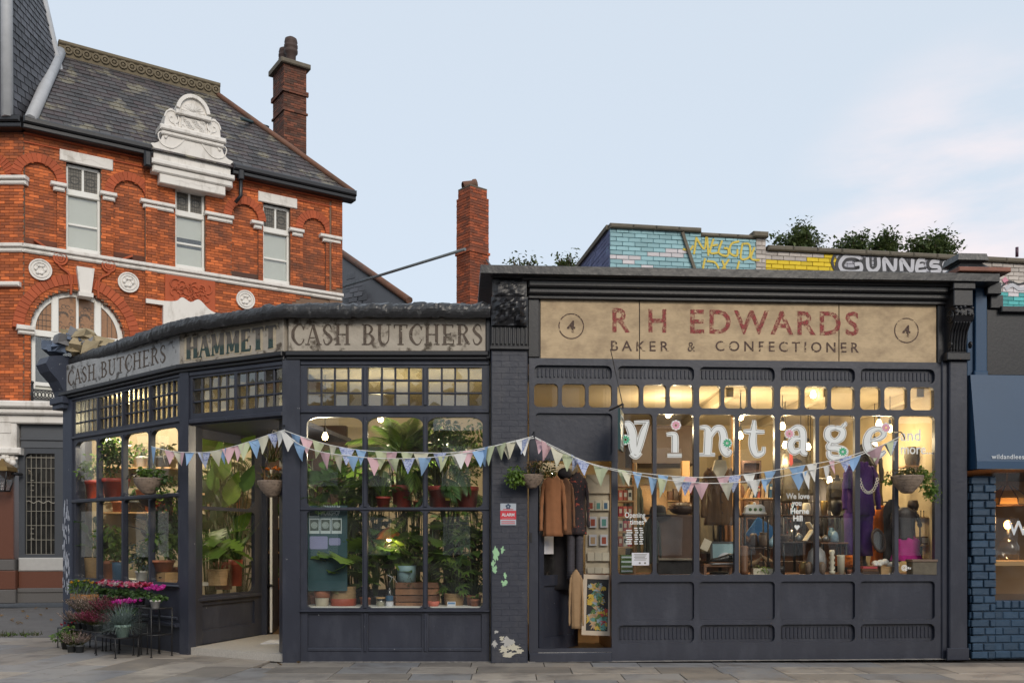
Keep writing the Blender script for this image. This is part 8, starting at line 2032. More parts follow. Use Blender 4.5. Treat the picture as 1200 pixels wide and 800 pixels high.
q.build('label', M['poster_print'], t)
# dark trunk, hats
t = thing('travel_trunk', 'big dark brown travel trunk standing on end with a pale metal edge', 'trunk', W(793, 656, 13.0)); u = wd(1, 13.0)
q = MB(); q.cbox(-25 * u, 25 * u, -.15, .25, 0, 53 * u, .02); q.build('body', mat('mottled_trunk', (0.10, 0.055, 0.038), .7, .35, 8, .2), t); q = MB(); q.cbox(-25.5 * u, 25.5 * u, -.16, .24, 0, 2.6 * u, .006); q.build('metal_edge', mat('studded_edge', (0.25, 0.21, 0.16), .5, .4, 40), t)
q = MB(); q.cbox(-24 * u, 24 * u, -.1, .2, -16 * u, -.5 * u, .01); q.build('base', M['black_cloth'], t)
def hat(label, cx, py, Y, r, h, m, brim=1.6, sy=.9):
    t = thing('hat', label, 'hat', W(cx, py, Y)); q = MB(); q.lathe([(.001, h), (r * .6, h * .97), (r * .9, h * .8), (r, h * .4), (r * 1.02, .02), (r * brim, .015), (r * brim * 1.02, .028), (r * brim, 0), (.001, 0)], 18, sy=sy); q.build('felt', M[m], t); q = MB(); q.lathe([(r * 1.025, .02), (r * 1.03, h * .3), (r * 1.0, h * .3)], 18, sy=sy); q.build('hat_band', M['dark_green_cloth'], t); return t
hat('black bowler hat on the dark coat beside the travel trunk', 771, 605, 12.85, .115, .16, 'black_cloth')
t = thing('fur_hat', 'brown fur hat resting on top of the travel trunk', 'hat', W(800, 602.5, 12.98)); q = MB(); q.ball((0, 0, .08), .16, 12, 8, (1.2, .9, .55)); q.build('hat', M['darkwood'], t); r_ = random.Random(9); q = MB()
for i in range(260):
    a, e = r_.uniform(0, 6.28), r_.uniform(-.2, 1.4); d = Vector((math.cos(a) * math.cos(e) * 1.2, math.sin(a) * math.cos(e) * .9, math.sin(e) * .55)) * .16; q.tube([Vector((0, 0, .08)) + d * .95, Vector((0, 0, .08)) + d * 1.18], [.006, .001], 3, caps=False)
q.build('fur', M['brown_suede'], t, kind='stuff')
garment('coat', 'dark green coat on a stand under the black bowler hat', 'coat', 764, 605, 660, 20, 12.8, 'dark_green_cloth', 1, .9, .3, seed=15)
# seat with shoe and a leaning white frame
def stool(label, cx, py, Y, w, h, m='brownwood'):
    t = thing('stool', label, 'stool', W(cx, py, Y)); q = MB(); q.cbox(-w, w, -.12, .12, h - .04, h, .006); q.build('seat', M[m], t)
    for sx in (-1, 1):
        for sy in (-1, 1): q = MB(); q.box(sx * (w - .02) - .018, sx * (w - .02) + .018, sy * .1 - .018, sy * .1 + .018, 0.002, h - .04); q.build('leg', M[m], t)
    return t
stool('low wooden stool under the black shoe', 841, 673, 12.62, .21, .145)
t = thing('leaning_frame', 'white mounted picture in a grey frame leaning behind the black shoe', 'picture', W(849, 662, 12.8) ); u = wd(1, 12.8); q = plate([(-16 * u, 0), (15 * u, 0), (15 * u, 28 * u), (-16 * u, 28 * u)], [rrect(-13.5 * u, 12.5 * u, 2 * u, 25.5 * u, .003, 1)], -.012, .012); lm = WM[t.name] @ T(0, 0, 0, 0, R(-8)); q.build('frame', M['grey_pot'], t, lm); q = MB(); q.box(-14 * u, 13 * u, -.004, .008, 1 * u, 26 * u); q.build('mount', M['paleblue_pot'], t, lm); q = MB(); q.prism(arc(2 * u, 4 * u, 11 * u, 0, 180, 14), -.008, -.003); q.build('drawing', M['paper'], t, lm)
t = thing('shoe', 'single black leather shoe lying on papers on the low stool', 'shoe', W(847, 659.5, 12.55)); q = MB(); q.loft([[(x, .045 * w * math.cos(a * .6283), .012 + h * .5 + h * .5 * math.sin(a * .6283)) for a in range(10)] for x, w, h in ((-.17, .3, .03), (-.15, .75, .05), (-.08, 1, .065), (.0, .9, .09), (.08, .8, .12), (.14, .75, .12), (.165, .4, .10))]); q.build('upper', flat('black_leather', (0.012, 0.01, 0.01), .25), t); q = MB(); q.cbox(-.17, .165, -.045, .045, 0, .014, .003); q.build('sole', M['brown_suede'], t)
t = thing('paper_sheets', 'loose white papers under the black shoe', 'papers', W(846, 660.3, 12.55)); q = MB(); q.box(-.16, .14, -.08, .07, .0, .004, T(0, 0, 0, .1)); q.box(-.1, .19, -.09, .06, .0045, .008, T(0, 0, 0, -.08)); q.build('sheet', M['paper'], t)
t = thing('price_label', 'cream card label tilted beside the brown jacket', 'label', W(824.5, 644, 12.6)); q = MB(); q.cbox(-.055, .055, -.003, .003, 0, .15, .002, T(0, 0, 0, 0, 0, R(25))); q.build('card', M['cream_cloth'], t)
# metal shelving with ornaments, windows three to five
SH = 'black metal display shelf'
def shelf(label, px0, px1, py, Y, legs=True, m='darkwood', z0=1.125):
    a, b_ = W(px0, py, Y), W(px1, py, Y); c = (a + b_) / 2; t = thing('display_shelf', label, 'shelf', (c.x, Y, z0), 'display shelves in the vintage shop'); w = (b_.x - a.x) / 2; h = a.z - z0
    q = MB(); q.cbox(-w, w, -.14, .14, h - .022, h, .004); q.build('shelf_board', M[m], t)
    if legs:
        for sx in (-1, 1):
            for sy in (-1, 1): q = MB(); q.tube([(sx * (w - .02), sy * .12, 0.002), (sx * (w - .02), sy * .12, h - .02)], .012, 6); q.build('leg', M['iron'], t)
    return t
shelf('tall narrow black shelf carrying the white butter dish', 869, 899, 603.5, 12.75); shelf('wall shelf of old books above the white butter dish', 868, 908, 583.5, 13.6, False, 'pine'); shelf('black shelf with teapots and vases under the white lettering', 914, 956, 634, 12.8); shelf('dark shelf with metal teapots beside the purple suit', 958, 990, 635, 12.95, True, 'brownwood'); shelf('upper black shelf with dark vases under the low bulb', 960, 990, 604, 13.3); shelf('low shelf for jugs under the blue picture', 876, 906, 641, 12.9); shelf('right hand shelf behind the magenta skirt with candlesticks', 1072, 1097, 606, 13.2, True, 'pine'); shelf('lower shelf behind the magenta skirt with a radio', 1074, 1097, 638, 13.2, True, 'pine'); shelf('top shelf at the right end window under the words', 1056, 1097, 546, 13.4, False, 'pine')
shelf('black shelf with hats behind the white lettering', 914, 956, 603, 13.3)
def turned(name, label, cat, cx, py, Y, prof, m, part='body', sc=None):
    """prof in picture pixels: (radius, height)"""
    t = thing(name, label, cat, W(cx, py, Y)); u = wd(1, Y); q = MB(); q.lathe([(.001, 0.001)] + [(r * u, z * u + .001) for r, z in prof] + [(.001, prof[-1][1] * u)], 16, sy=sc or 1); q.build(part, M[m], t); return t
flat('brass', (0.45, 0.30, 0.10), .3, .2, metal=.8); flat('pewter', (0.22, 0.22, 0.22), .3, .2, metal=.7); flat('stoneware', (0.15, 0.10, 0.07), .5, .3); flat('grey_ceramic', (0.26, 0.26, 0.27), .4, .1); flat('picture_blue', (0.02, 0.14, 0.36), .4, .4, scale=4); flat('paleblue_ceramic', (0.30, 0.45, 0.55), .35, .1)
t = turned('butter_dish', 'white butter dish with green pattern on the tall narrow shelf', 'dish', 884, 602.8, 12.75, [(14, 0), (14.5, 2), (13, 2.2)], 'white_pot', 'plate', .6); q = MB(); u = wd(1, 12.75); q.loft([[(sx * a * u, sy * b2 * u, z * u) for sx, sy in ((-1, -1), (1, -1), (1, 1), (-1, 1))] for a, b2, z in ((12, 5, 2), (11, 4.5, 9), (8, 3, 12))], smooth=False); q.ball((0, 0, 13 * u), 2 * u); q.build('lid', M['white_pot'], t); q = MB()
for x in (-6, 0, 6): q.ball((x * u, -4.8 * u, 6 * u), 2 * u, 6, 4)
q.build('painted_pattern', M['print_green'], t)
t = thing('blue_picture', 'bright blue square picture hung cornerwise behind the brown jugs', 'picture', W(893, 640, 13.15)); u = wd(1, 13.15); bm_ = WM[t.name] @ T(0, 0, 16 * u, 0, 0, R(35)); q = MB(); q.cbox(-15 * u, 15 * u, -.01, .01, -13 * u, 13 * u, .003); q.build('board', M['picture_blue'], t, bm_); q = MB()
for s in (1,): q.cbox(12 * u, 15.5 * u, -.016, .0, -13.5 * u, 13.5 * u, .003)
q.build('mount_edge', M['cream_cloth'], t, bm_)
turned('brown_jug', 'brown glazed lidded jar in front of the blue picture', 'jar', 895, 640.5, 12.85, [(5, 0), (6.2, 3), (6.2, 13), (4.5, 15), (5, 15.5), (5, 17)], 'stoneware'); turned('brown_jug', 'dark carved jar left of the brown lidded jar', 'jar', 883, 640.5, 12.9, [(4.5, 0), (5.5, 4), (5, 12), (3, 16)], 'darkwood'); turned('blue_ball', 'pale blue round vase at the right of the brown jar', 'vase', 905, 641, 12.8, [(2, 0), (4.6, 3), (4.6, 7), (1.5, 9.5), (1.8, 11)], 'paleblue_ceramic')
turned('stacked_bowls', 'stack of reddish brown wooden bowls at the window post', 'bowls', 872, 673, 12.6, [(4, 0), (5.2, 5), (4, 7), (5.2, 12), (4, 14), (5.2, 19), (4, 21), (5.2, 26), (4, 28), (5.2, 32), (3, 34)], 'brownwood')
t = thing('driftwood_birds', 'pair of carved wooden birds under the jug shelf', 'ornament', W(891, 664, 12.8)); u = wd(1, 12.8); q = MB()
for (x, z, s, d) in ((-6, 5, 1, 1), (6, 9, 1, -1)):
    q.loft([[(x * u + d * px_ * u, w * u * math.cos(a * .785), (z + h + w * math.sin(a * .785)) * u) for a in range(8)] for px_, w, h in ((-10, .4, -3), (-5, 2.4, -1), (0, 3.2, 0), (4, 2.2, 3), (6, 1.8, 6), (9, .3, 6))])
q.tube([(-6 * u, 0, 0), (-6 * u, 0, 5 * u)], .008, 5); q.tube([(6 * u, 0, 0), (6 * u, 0, 9 * u)], .008, 5); q.build('birds', M['tan_knit'], t)
t = thing('wooden_box', 'dark wooden wall box on the shelf wall above the old books', 'box', W(879, 566, 13.6)); u = wd(1, 13.6); q = plate([(-11 * u, 0), (11 * u, 0), (11 * u, 26 * u), (-11 * u, 26 * u)], [rrect(-9 * u, 9 * u, 14 * u, 23 * u, .004, 1), rrect(-9 * u, 9 * u, 2 * u, 12 * u, .004, 1)], -.1, .0); q.build('case', M['darkwood'], t); q = MB(); q.box(-11 * u, 11 * u, -.02, .01, 0, 26 * u); q.build('back', M['brownwood'], t)
r_ = random.Random(2)
for k in range(7):
    t = thing('old_book', 'old book on the wall shelf, %s' % ('leftmost leaning one', 'second leaning one', 'third leaning one', 'first upright one after the leaning books', 'second upright one', 'third upright one', 'rightmost upright one')[k], 'book', W(874 + k * 4.6, 583.2, 13.55), 'old books on the wall shelf'); u = wd(1, 13.5); h = (15 + r_.uniform(-2, 3)) * u
    q = MB(); q.cbox(-1.7 * u, 1.7 * u, -.05, .07, 0.002, h, .003, T(0, 0, 0, 0, 0, R(22 if k < 3 else 4))); q.build('cover', M[('pine', 'cream_cloth', 'darkblue_pot', 'brick_glaze')[k % 4]], t); q = MB(); q.box(-1.2 * u, 1.2 * u, -.053, -.049, h * .6, h * .8, T(0, 0, 0, 0, 0, R(22 if k < 3 else 4))); q.build('label', M['cream_glaze'], t)
for lb, cx, py, Y, pf, m, nm in (('small pewter teapot on the shelf below the heart', 936, 634, 12.75, [(3, 0), (4.6, 3), (4, 7), (1.5, 9), (.8, 10)], 'pewter', 'teapot'), ('blue enamel coffee pot beside the purple suit', 978, 634.5, 12.85, [(5, 0), (4, 8), (3, 11), (1, 12.5)], 'paleblue_ceramic', 'coffee_pot'),
        ('shiny metal teapot left of the blue coffee pot', 967, 634.5, 12.85, [(3, 0), (4, 3), (3.4, 6), (1, 8)], 'pewter', 'teapot'), ('brown and white bowl on the shelf under the lettering', 920, 634, 12.75, [(2.5, 0), (6.5, 6), (7, 8), (6, 8)], 'stoneware', 'bowl'), ('white pot on the upper shelf beside the jacket', 945, 603, 13.3, [(4, 0), (4.8, 6), (4.2, 13), (3, 14)], 'cream_glaze', 'vase'),
        ('brass vase on the upper shelf under the low bulb', 966, 603.5, 13.3, [(3, 0), (4, 8), (4.2, 16), (3.8, 17)], 'brass', 'vase'), ('black vase with a white flower on the upper shelf', 980, 604, 13.25, [(3.5, 0), (6.5, 6), (7, 13), (5.5, 18)], 'black_pot', 'vase'),
        ('big grey round pot low in the fourth window', 957, 672, 12.75, [(8, 0), (11, 8), (11.5, 16), (9, 26), (4, 31)], 'grey_ceramic', 'pot'), ('black and white candlestick of stacked beads', 975, 672, 12.6, [(3.5, 0), (3.6, 3), (2, 4), (3.6, 7), (2, 10), (3.6, 13), (2, 16), (3.6, 19), (2, 22), (3.4, 25), (2.5, 28)], 'cream_glaze', 'candlestick'), ('cream ceramic vase beside the beaded candlestick', 985.5, 672, 12.6, [(3.8, 0), (4.4, 20), (4.7, 22)], 'cream_glaze', 'vase'),
        ('small owl shaped jar on the left at the foot of the grey pot', 948, 673, 12.55, [(3.5, 0), (4.4, 6), (4, 12), (2, 15)], 'stoneware', 'jar'), ('small owl shaped jar right at the foot of the grey pot', 963, 673, 12.55, [(3.5, 0), (4.4, 6), (4, 12), (2, 15)], 'stoneware', 'jar'), ('tiny terracotta pot by the orange cloth', 996, 673, 12.55, [(2.4, 0), (3.4, 5), (3.4, 6)], 'terracotta_pot', 'pot'),
        ('brass jar low under the heart lettering', 941, 672, 12.7, [(4, 0), (5, 8), (3.5, 13), (4, 14)], 'brass', 'jar'), ('tall dark green bottle shaped vase at the right end', 1091, 545.5, 13.35, [(3.5, 0), (2.8, 20), (1.4, 40), (1, 44)], 'dark_green_cloth', 'vase'), ('grey stone jar on the top shelf behind the hanging basket', 1068, 545.5, 13.4, [(6, 0), (8, 10), (7.5, 19), (5, 22)], 'grey_tweed', 'jar'), ('round dark clock face below the hanging basket', 1070, 592, 13.0, [(5, -6), (6.5, 0), (5, 6)], 'darkwood', 'clock'), ('black cauldron pot on the low shelf', 915, 672, 12.7, [(3, 0), (5, 5), (4, 9)], 'black_pot', 'pot')):
    turned(nm, lb, nm.replace('_', ' '), cx, py, Y, pf, m)
for k in range(5):
    turned('candlestick', 'small dark candlestick on the right hand shelf, %s' % ('leftmost of five', 'second of five from left', 'middle one of five', 'fourth of five from left', 'rightmost of five')[k], 'candlestick', 1079 + 3.6 * k, 605.8, 13.15, [(1.4, 0), (.5, 1), (.5, 7), (1, 8)], 'iron')['group'] = 'row of candlesticks'
t = thing('open_book', 'open hardback book standing like a tent behind the shelf of teapots', 'book', W(951, 633.5, 13.0)); u = wd(1, 13.0); q = MB()
for s in (-1, 1): q.cbox(-.01, .01, -.12, .05, 0, 26 * u, .003, T(s * 9 * u, 0, 0, 0, 0, -s * R(34)))
q.build('cover', M['cream_glaze'], t)
t = thing('orange_cloth', 'crumpled orange cloth at the foot of the purple suit', 'cloth', W(995, 664, 12.75)); u = wd(1, 12.75); q = MB(); rough_block(q, -8 * u, 8 * u, 0, 14 * u, -.05, .09, 2.2, 10, 10); q.build('cloth', M['orange_cloth'], t)
t = thing('white_shoes', 'pair of white shoes at the foot of the black dress', 'shoes', W(1031, 664, 12.65)); u = wd(1, 12.65); q = MB()
for x, z in ((-5, 0), (1, 1), (6, 2)): q.ball((x * u, 0, (4 + z) * u), 4 * u, 10, 7, (1.1, 1.2, .95))
for x in (-7, -2): q.ball((x * u, -.05, 2.5 * u), 2.5 * u, 8, 6, (1, 1.6, .8))
q.build('uppers', M['white_pot'], t)
t = thing('beret', 'folded white beret beside the white shoes', 'beret', W(1046, 664, 12.65)); q = MB(); q.ball((0, 0, .03), .07, 12, 8, (1.3, 1, .6)); q.build('felt', M['white_pot'], t)
t = thing('pine_box', 'flat pale wooden box under the white shoes', 'box', W(1041, 673, 12.65)); q = MB(); q.cbox(-.13, .11, -.08, .1, 0.002, .095, .005); q.build('box', M['pine'], t); q = MB(); q.cbox(-.135, .115, -.085, .105, .096, .11, .004); q.build('lid', M['pine'], t)
for k in range(3):
    t = thing('flat_book', ('dark book at the bottom of the small pile below the purple trousers', 'brown book in the middle of the small pile below the purple trousers', 'dark red book on top of the small pile below the purple trousers')[k], 'book', W(1017, 672 - k * 3, 12.65), 'pile of books below the purple trousers'); q = MB(); q.cbox(-.12 + .01 * k, .12 - .012 * k, -.09, .09, 0.001, .032, .003); q.build('cover', M[('darkwood', 'brown_suede', 'print_red')[k]], t)
t = thing('grey_basket', 'grey woven box with a paler lid in the right end corner', 'box', W(1080, 673, 12.6)); u = wd(1, 12.6); q = MB(); q.cbox(-14 * u, 14 * u, -.1, .1, 0.001, 15 * u, .006); q.build('box', M['grey_tweed'], t); q = MB(); q.cbox(-15 * u, 15 * u, -.11, .11, 15.2 * u, 18 * u, .006); q.build('lid', M['stoneware'], t)
t = thing('old_radio', 'small old radio on the lower shelf behind the magenta skirt', 'radio', W(1086, 637.5, 13.15)); q = MB(); q.cbox(-.12, .10, -.06, .06, 0.001, .11, .006); q.build('case', M['brownwood'], t); q = MB(); q.box(-.09, .02, -.064, -.059, .02, .09); q.build('grille', M['cream_glaze'], t)
t = thing('leafy_sprig', 'green sprig in a white trough low in the third window', 'plant', W(893, 673, 12.6)); q = MB(); q.cbox(-.13, .13, -.05, .05, 0.001, .085, .004); q.build('trough', M['cream_glaze'], t); bush(t, 60, (.1, .06, .05), (.0, -.02, .09), .06, 'bright', 'lance', 140)
for k, (px0, px1, py, Y) in enumerate(((748, 812, 586, 15.6), (760, 800, 618, 15.8))):
    z = W(0, py, Y).z; q = MB(); q.cbox(W(px0, py, Y).x, W(px1, py, Y).x, Y - .15, Y + .2, z - .03, z, .004); q.build('wall_shelf', M['pine'], vs, I4)
for k in range(6): 
    t = thing('shelf_box', 'brown box on the high wall shelf under the letter i, %s' % ('leftmost', 'second from left', 'third from left', 'third from right', 'second from right', 'rightmost')[k], 'box', W(772 + 6.5 * k, 586, 15.6), 'boxes on the high wall shelf'); q = MB(); q.cbox(-.04, .04, -.05, .08, 0.001, .19 - .02 * (k % 3), .004); q.build('carton', M[('stoneware', 'pine', 'brownwood')[k % 3]], t)
t = thing('straw_hat', 'straw hat hung on the back wall beside the opening times', 'hat', W(757, 592, 14.6)); q = MB(); q.lathe([(.001, .1), (.13, .1), (.15, .02), (.33, 0), (.34, .012)], 20, Matrix.Rotation(R(78), 4, 'X')); q.build('straw', M['tan_knit'], t)
for k, (x, z0, z1) in enumerate(((803, 540, 672), (862, 480, 672))):
    a = W(x, z1, 14.4); q = MB(); q.cbox(a.x - .06, a.x + .06, 14.34, 14.46, .12, W(0, z0, 14.4).z, .006); q.build('timber_post', M['pine'], vs, I4)
q = MB(); a = W(738, 545, 15.3); b_ = W(812, 508, 15.3); q.cbox(a.x, b_.x, 15.0, 15.9, a.z, b_.z + .1, .01); q.build('dark_block', M['darkwood'], vs, I4)  # dark block across the upper back of the room
q = MB()
for x in (815, 911, 1003): a = W(x, 478, 15.2); q.box(a.x - .05, a.x + .05, .5 + 12.3, 16.2, RH - .12, RH - .001)
q.build('ceiling_beam', M['cream'], vs, I4, kind='stuff')
q = MB(); a = W(1036, 578, 14.0); q.tube([W(912, 588, 14.2), W(1050, 588, 14.2)], .012, 6); q.build('clothes_rail', M['pewter'], vs, I4)
# dresser, rail of clothes and small stock at the back of the room
dr = thing('dresser', 'long dark wooden dresser with open shelves across the back of the vintage shop', 'dresser', (W(905, 660, 15.2).x, 15.2, .115)); q = MB(); dw_ = 1.45
q.cbox(-dw_, dw_, -.2, .25, 0, 1.15, .01); q.build('base', M['darkwood'], dr); q = MB(); q.box(-dw_, dw_, .18, .25, 1.15, 2.25); q.build('back', M['brownwood'], dr)
for z in (1.5, 1.85, 2.22): q = MB(); q.cbox(-dw_, dw_, -.05, .2, z - .03, z, .004); q.build('shelf', M['darkwood'], dr)
for x in (-dw_, -.5, .5, dw_): q = MB(); q.cbox(x - .02, x + .02, -.05, .2, 1.15, 2.22, .004); q.build('upright', M['darkwood'], dr)
r_ = random.Random(31); kk = 0
for row, z in ((('bottom', 1.5)), ('middle', 1.85), ('top', 2.22)):
    for i in range(9):
        x = -1.3 + .325 * i; m = ('stoneware', 'brass', 'white_pot', 'darkblue_pot', 'brick_glaze', 'pewter', 'cream_glaze')[r_.randrange(7)]; h = r_.uniform(.14, .27); r = r_.uniform(.05, .10)
        t = thing('crock', '%s crock, %s from the left on the %s dresser shelf' % (M[m].name.replace('_', ' ').replace(' pot', ''), ('first', 'second', 'third', 'fourth', 'fifth', 'sixth', 'seventh', 'eighth', 'last')[i], row), 'crock', (dr.matrix_basis.translation.x + x, 15.2 + .05, .117 + z), 'crocks on the dresser'); q = MB()
        q.lathe([(.001, 0), (r * .7, 0), (r, h * .35), (r * .9, h * .7), (r * .5, h * .85), (r * .6, h), (.001, h)], 12); q.build('body', M[m], t); q = MB(); q.tube([(r * .6, 0, h * .8), (r * 1.35, 0, h * .7), (r * .95, 0, h * .35)], .010, 5); q.build('handle', M[m], t)
for k, (cx, m, w, y1) in enumerate(((742, 'dark_green_cloth', 14, 655), (826, 'grey_tweed', 15, 648), (837, 'black_cloth', 14, 660), (862, 'brown_suede', 15, 652), (902, 'speckle', 15, 630), (914, 'floral', 15, 634), (948, 'tartan', 14, 632), (960, 'black_cloth', 14, 628), (991, 'dark_green_cloth', 16, 640), (1052, 'grey_tweed', 15, 628), (1088, 'black_cloth', 14, 600))):
    garment('hung_coat', ('dark green', 'grey tweed', 'black', 'brown suede', 'sequinned', 'floral', 'checked', 'long black', 'deep green', 'grey', 'short black')[k] + ' garment on the rail at the back, ' + ('behind the letter V', 'left of the brown jacket', 'behind the brown jacket', 'right of the brown jacket', 'below the letter t', 'left of the tie', 'below the letter a', 'right of the letter a', 'left of the purple suit', 'behind the sequinned top', 'at the right end')[k], 'garment', cx, 560, y1, w * 1.7, 14.5 + .05 * (k % 3), m, 1, .9, .25, 'garments on the back rails', 40 + k, slen=.9)
q = MB(); q.tube([W(735, 560, 14.52), W(1095, 560, 14.52)], .014, 6); q.build('clothes_rail', M['pewter'], vs, I4)
# ---------------------------------------------------------------- bunting
BC = [('bunting_blue', (0.27, 0.43, 0.66)), ('bunting_cream', (0.60, 0.58, 0.46)), ('bunting_pink', (0.64, 0.42, 0.46)), ('bunting_green', (0.50, 0.55, 0.36)), ('bunting_white', (0.62, 0.62, 0.60)), ('bunting_floral', None)]
for n_, c in BC:
    M[n_] = mat(n_, c, .85, .08, 8, .1) if c else mat(n_, (0.42, 0.47, 0.62), .85, .1, 8, .1, wear=((0.20, 0.24, 0.46), .50, .56, 45))
def bunting(label, pts, Ys, n, seq, seed, size=17.5):
    r = random.Random(seed); P = spline([W(px, py, Ys[0] + (Ys[1] - Ys[0]) * i / (len(pts) - 1)) for i, (px, py) in enumerate(pts)], 10)
    t = thing('bunting', label, 'bunting', P[0], 'strings of triangular bunting'); B = WM[t.name]; I = B.inverted()
    q = MB(); q.tube([I @ p for p in P], .006, 5); q.build('cord', M['bunting_white'], t)
    L = [0]
    for a, b_ in zip(P[:-1], P[1:]): L.append(L[-1] + (b_ - a).length)
    def at(s):
        for i in range(len(L) - 1):
            if L[i + 1] >= s: k = (s - L[i]) / (L[i + 1] - L[i]); return P[i].lerp(P[i + 1], k), (P[i + 1] - P[i]).normalized()
        return P[-1], (P[-1] - P[-2]).normalized()
    for k in range(n):
        s = L[-1] * (k + .5 + r.uniform(-.36, .36)) / n; p, d = at(s); w = size * 12 / FPX / 2 * r.uniform(.84, 1.08); h = w * 2.25 * r.uniform(.92, 1.08)
        a = math.atan2(d.y, d.x) + R(r.uniform(-48, 48)); q = MB(); bend = r.uniform(-.06, .06)
        v = []
        for j in range(5):
            tt = j / 4; ww = w * (1 - tt * .97)
            for x in (-1, 0, 1): v.append((x * ww, bend * tt * tt + (.012 if x == 0 else 0) * (1 - tt) * (1 if k % 2 else -1), -h * tt - d.z * 0 + x * ww * d.z * (1 - tt)))
        f = [(i * 3 + c + 1, i * 3 + c, i * 3 + c + 3, i * 3 + c + 4) for i in range(4) for c in (0, 1)]
        nv = len(v); q.add(v + [(x, y + .003, z) for x, y, z in v], f + [tuple(i + nv for i in g)[::-1] for g in f] + [(0, 1, 1 + nv, nv), (1, 2, 2 + nv, 1 + nv)])
        q.build('pennant', M[BC[seq[k % len(seq)]][0]], t, Matrix.Translation(p) @ Matrix.Rotation(a, 4, 'Z') @ Matrix.Rotation(R(r.uniform(-8, 8)), 4, 'X'))
    return t
bunting('string of pastel bunting across the florist corner windows and doorway', [(178, 523), (198, 528), (222, 530), (248, 529), (280, 521), (310, 511), (331, 504)], (12.95, 12.02), 17, [0, 1, 2, 1, 2, 0, 4, 5, 1, 0, 2, 2, 3, 0, 1, 5, 4], 1)
bunting('upper string of pastel bunting across the florist front window', [(333, 504), (358, 513), (390, 522), (430, 528), (480, 530), (530, 530), (575, 523), (625, 511)], (12.02, 11.92), 17, [0, 2, 3, 1, 5, 0, 3, 2, 3, 1, 5, 1, 2, 0, 3, 1, 4], 2)
bunting('lower string of pastel bunting across the florist front window', [(333, 506), (350, 520), (375, 529), (410, 534), (450, 537), (500, 536), (550, 530), (590, 520), (626, 513)], (11.98, 11.90), 15, [4, 0, 2, 1, 0, 2, 3, 5, 0, 3, 4, 0, 3, 1, 5], 3)
bunting('upper string of pastel bunting across the vintage shop windows', [(627, 512), (655, 526), (690, 542), (730, 551), (780, 557), (830, 559), (880, 555), (930, 547), (985, 537), (1052, 516)], (11.9, 12.1), 19, [2, 3, 5, 1, 3, 0, 0, 4, 2, 2, 5, 4, 0, 0, 4, 2, 5, 3, 5], 4)
bunting('lower string of pastel bunting across the vintage shop windows', [(627, 513), (660, 530), (700, 546), (745, 556), (790, 563), (840, 566), (890, 562), (940, 553), (1000, 536), (1056, 511)], (11.86, 12.06), 18, [2, 1, 5, 3, 1, 0, 3, 5, 2, 1, 4, 0, 0, 4, 4, 0, 2, 3], 5)
for lb, px, py, Y in (('small black hook holding bunting on the pillar left of the florist window', 332, 500, 12.1), ('small black hook holding bunting beside the vintage shop door', 626, 508, 12.0), ('small black hook holding the right end of the bunting', 1056, 508, 12.2)):
    t = thing('bunting_hook', lb, 'hook', W(px, py, Y)); q = MB(); q.tube([(0, .25, .05), (0, .0, .02), (0, -.06, -.02), (.01, -.08, -.06), (.02, -.04, -.08)], .008, 5); q.build('hook', M['iron'], t)
# ---------------------------------------------------------------- broken masonry on the roof corner, litter
t = thing('stone_rubble', 'broken pale stone and plaster lying on the roof corner above the butcher sign', 'rubble', Vector((-7.15, 15.4, 4.62))); r_ = random.Random(8)
flat('pale_rubble', (0.36, 0.29, 0.18), .9, .35, bmp=.4); flat('grey_rubble', (0.20, 0.20, 0.21), .9, .3, bmp=.4); flat('blue_rubble', (0.10, 0.13, 0.19), .8, .3)
for k in range(46):
    tt = r_.random(); px = 62 + 62 * tt; py = 411 - 20 * math.sin(math.pi * min(1, tt * 1.05 + .12)) * r_.random() - 6 * tt; w = r_.uniform(.05, .2); m = ('pale_rubble', 'grey_rubble', 'pale_rubble', 'blue_rubble')[k % 4 if px > 76 else 3]
    v = [(sx * w * r_.uniform(.5, 1.1), sy * w * r_.uniform(.5, 1.1), sz * w * r_.uniform(.25, .6)) for sz in (-1, 1) for sx, sy in ((-1, -1), (1, -1), (1, 1), (-1, 1))]; q = MB(); q.add(v, [(0, 3, 2, 1), (4, 5, 6, 7), (0, 1, 5, 4), (1, 2, 6, 5), (2, 3, 7, 6), (3, 0, 4, 7)])
    q.build('stone', M[m], t, Matrix.Translation(W(px, py, 15.4 + r_.uniform(-.15, .25))) @ Matrix.Rotation(r_.uniform(0, 3), 4, 'Z') @ Matrix.Rotation(r_.uniform(-.7, .7), 4, 'Y'))
r_ = random.Random(12)
for k, (px, py) in enumerate(((975, 766), (984, 767), (992, 765), (1098, 765), (1106, 767), (1148, 769), (935, 735), (350, 777), (330, 779))):
    py2 = max(py, 768.5); t = thing('dry_leaf', 'curled dry leaf on the pavement ' + ('below the last panel, left of two', 'below the last panel, second from left', 'below the right end of the last panel', 'at the foot of the right pilaster, left one', 'at the foot of the right pilaster, right one', 'at the foot of the blue brick pier', 'below the middle of the last but one panel', 'below the left florist panel', 'at the foot of the florist pillar')[k], 'leaf', at_z(px, py2, .006), 'dry leaves on the pavement'); q = MB(); leaf_shape(q, .08, WF['ovate'](.03), -.5, .5, 4, Matrix.Rotation(r_.uniform(0, 6), 4, 'Z') @ T(0, 0, .004)); q.build('blade', LF['dry'], t); q = MB(); q.tube([(0, 0, .005), (-.02, .01, .012)], .002, 4); q.build('stalk', BARK, t)
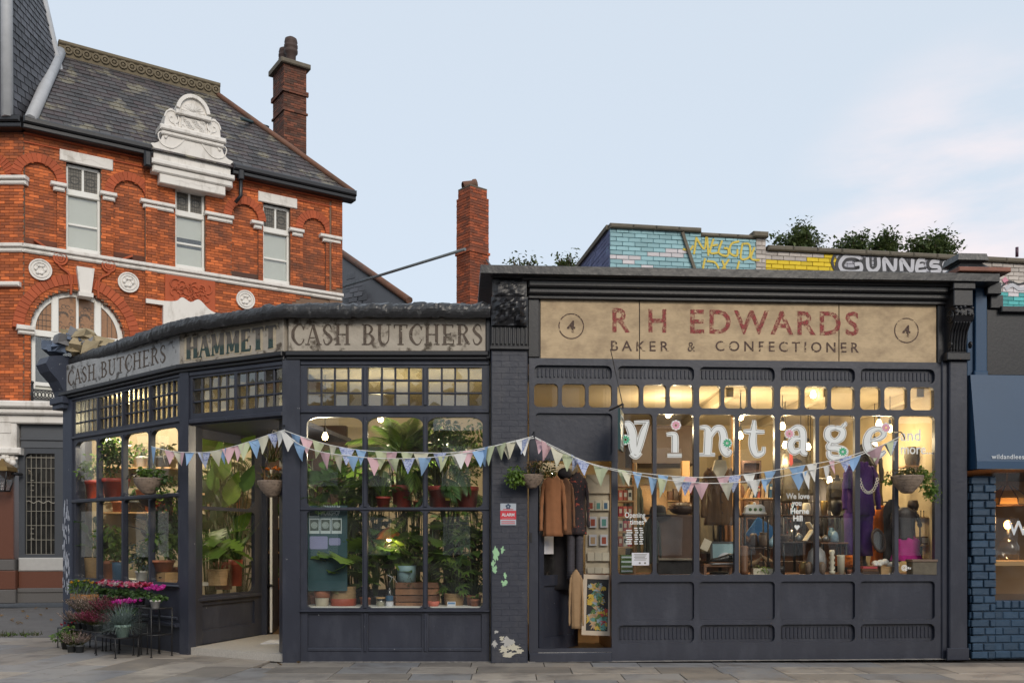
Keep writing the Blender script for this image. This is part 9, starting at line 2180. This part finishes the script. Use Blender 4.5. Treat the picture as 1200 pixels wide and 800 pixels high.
for k, (px, py) in enumerate(((10, 745), (36, 744))):
    t = thing('weed_tuft', ('green weeds in the pavement joint at the picture edge', 'green weeds in the pavement joint left of the corner pillar')[k], 'weeds', at_z(px, py, 0), 'weeds in the pavement joint'); blades(t, 70, .11, .16, 0, 'olive', .006, 500 + k, up=(25, 80)); bush(t, 40, (.2, .1, .03), (0, 0, .03), .04, 'green', seed=510 + k)
for k in range(22):
    p = at_z(r_.uniform(-10, 62), r_.uniform(712, 735), -.125); q = MB(); leaf_shape(q, .09, WF['ovate'](.035), -.5, .5, 3, Matrix.Rotation(r_.uniform(0, 6), 4, 'Z') @ T(0, 0, .004)); tag(q.build('fallen_leaf', LF['dry'], None, Matrix.Translation(p)), 'small fallen leaf on the side street asphalt by the brick building', 'leaf', 'fallen leaves on the side street')
# flaked patches of older paint on the pillar
PT = flat('old_green_paint', (0.30, 0.52, 0.30), .6); PW = flat('old_cream_paint', (0.50, 0.47, 0.38), .7)
def patch(px, py, w, h, m, sd):
    u, z = FR.uz(px, py, -.1); r = random.Random(sd); K = [r.uniform(.45, 1.35) for _ in range(22)]; q = MB(); q.prism([(u + w / 180 * math.cos(R(360 / 22 * i)) * K[i], z + h / 180 * math.sin(R(360 / 22 * i)) * K[(i * 3) % 22 if i % 2 else i]) for i in range(22)], -.1040 - .0002 * (sd % 5), -.099); q.build('paint_patch', m, vs, fm)
for k, a in enumerate(((581, 648, 7, 16), (578, 660, 5, 8), (589, 644, 5, 7), (580, 666, 6, 10), (592, 674, 5, 6), (591, 683, 7, 8))): patch(*a, PT, k)
for k, a in enumerate(((595, 752, 14, 12), (590, 760, 12, 8), (602, 758, 14, 8), (581, 740, 5, 4), (609, 762, 8, 6), (596, 766, 16, 6), (580, 754, 6, 8), (588, 747, 5, 6))): patch(*a, PW if k % 3 else M['pale_stone'], 20 + k)
q = MB(); r_ = random.Random(4)
for k in range(70):
    z = r_.uniform(.75, 2.25); x = r_.uniform(-.085, .16); q.prism([(x + r_.uniform(.003, .014) * math.cos(R(60 * i)), z + r_.uniform(.01, .09) * math.sin(R(60 * i))) for i in range(6)], -.0235 - .00002 * k, -.019)
q.build('flaked_paint', flat('bare_pale_paint', (0.42, 0.45, 0.52), .7), fs, FC.M, kind='stuff')
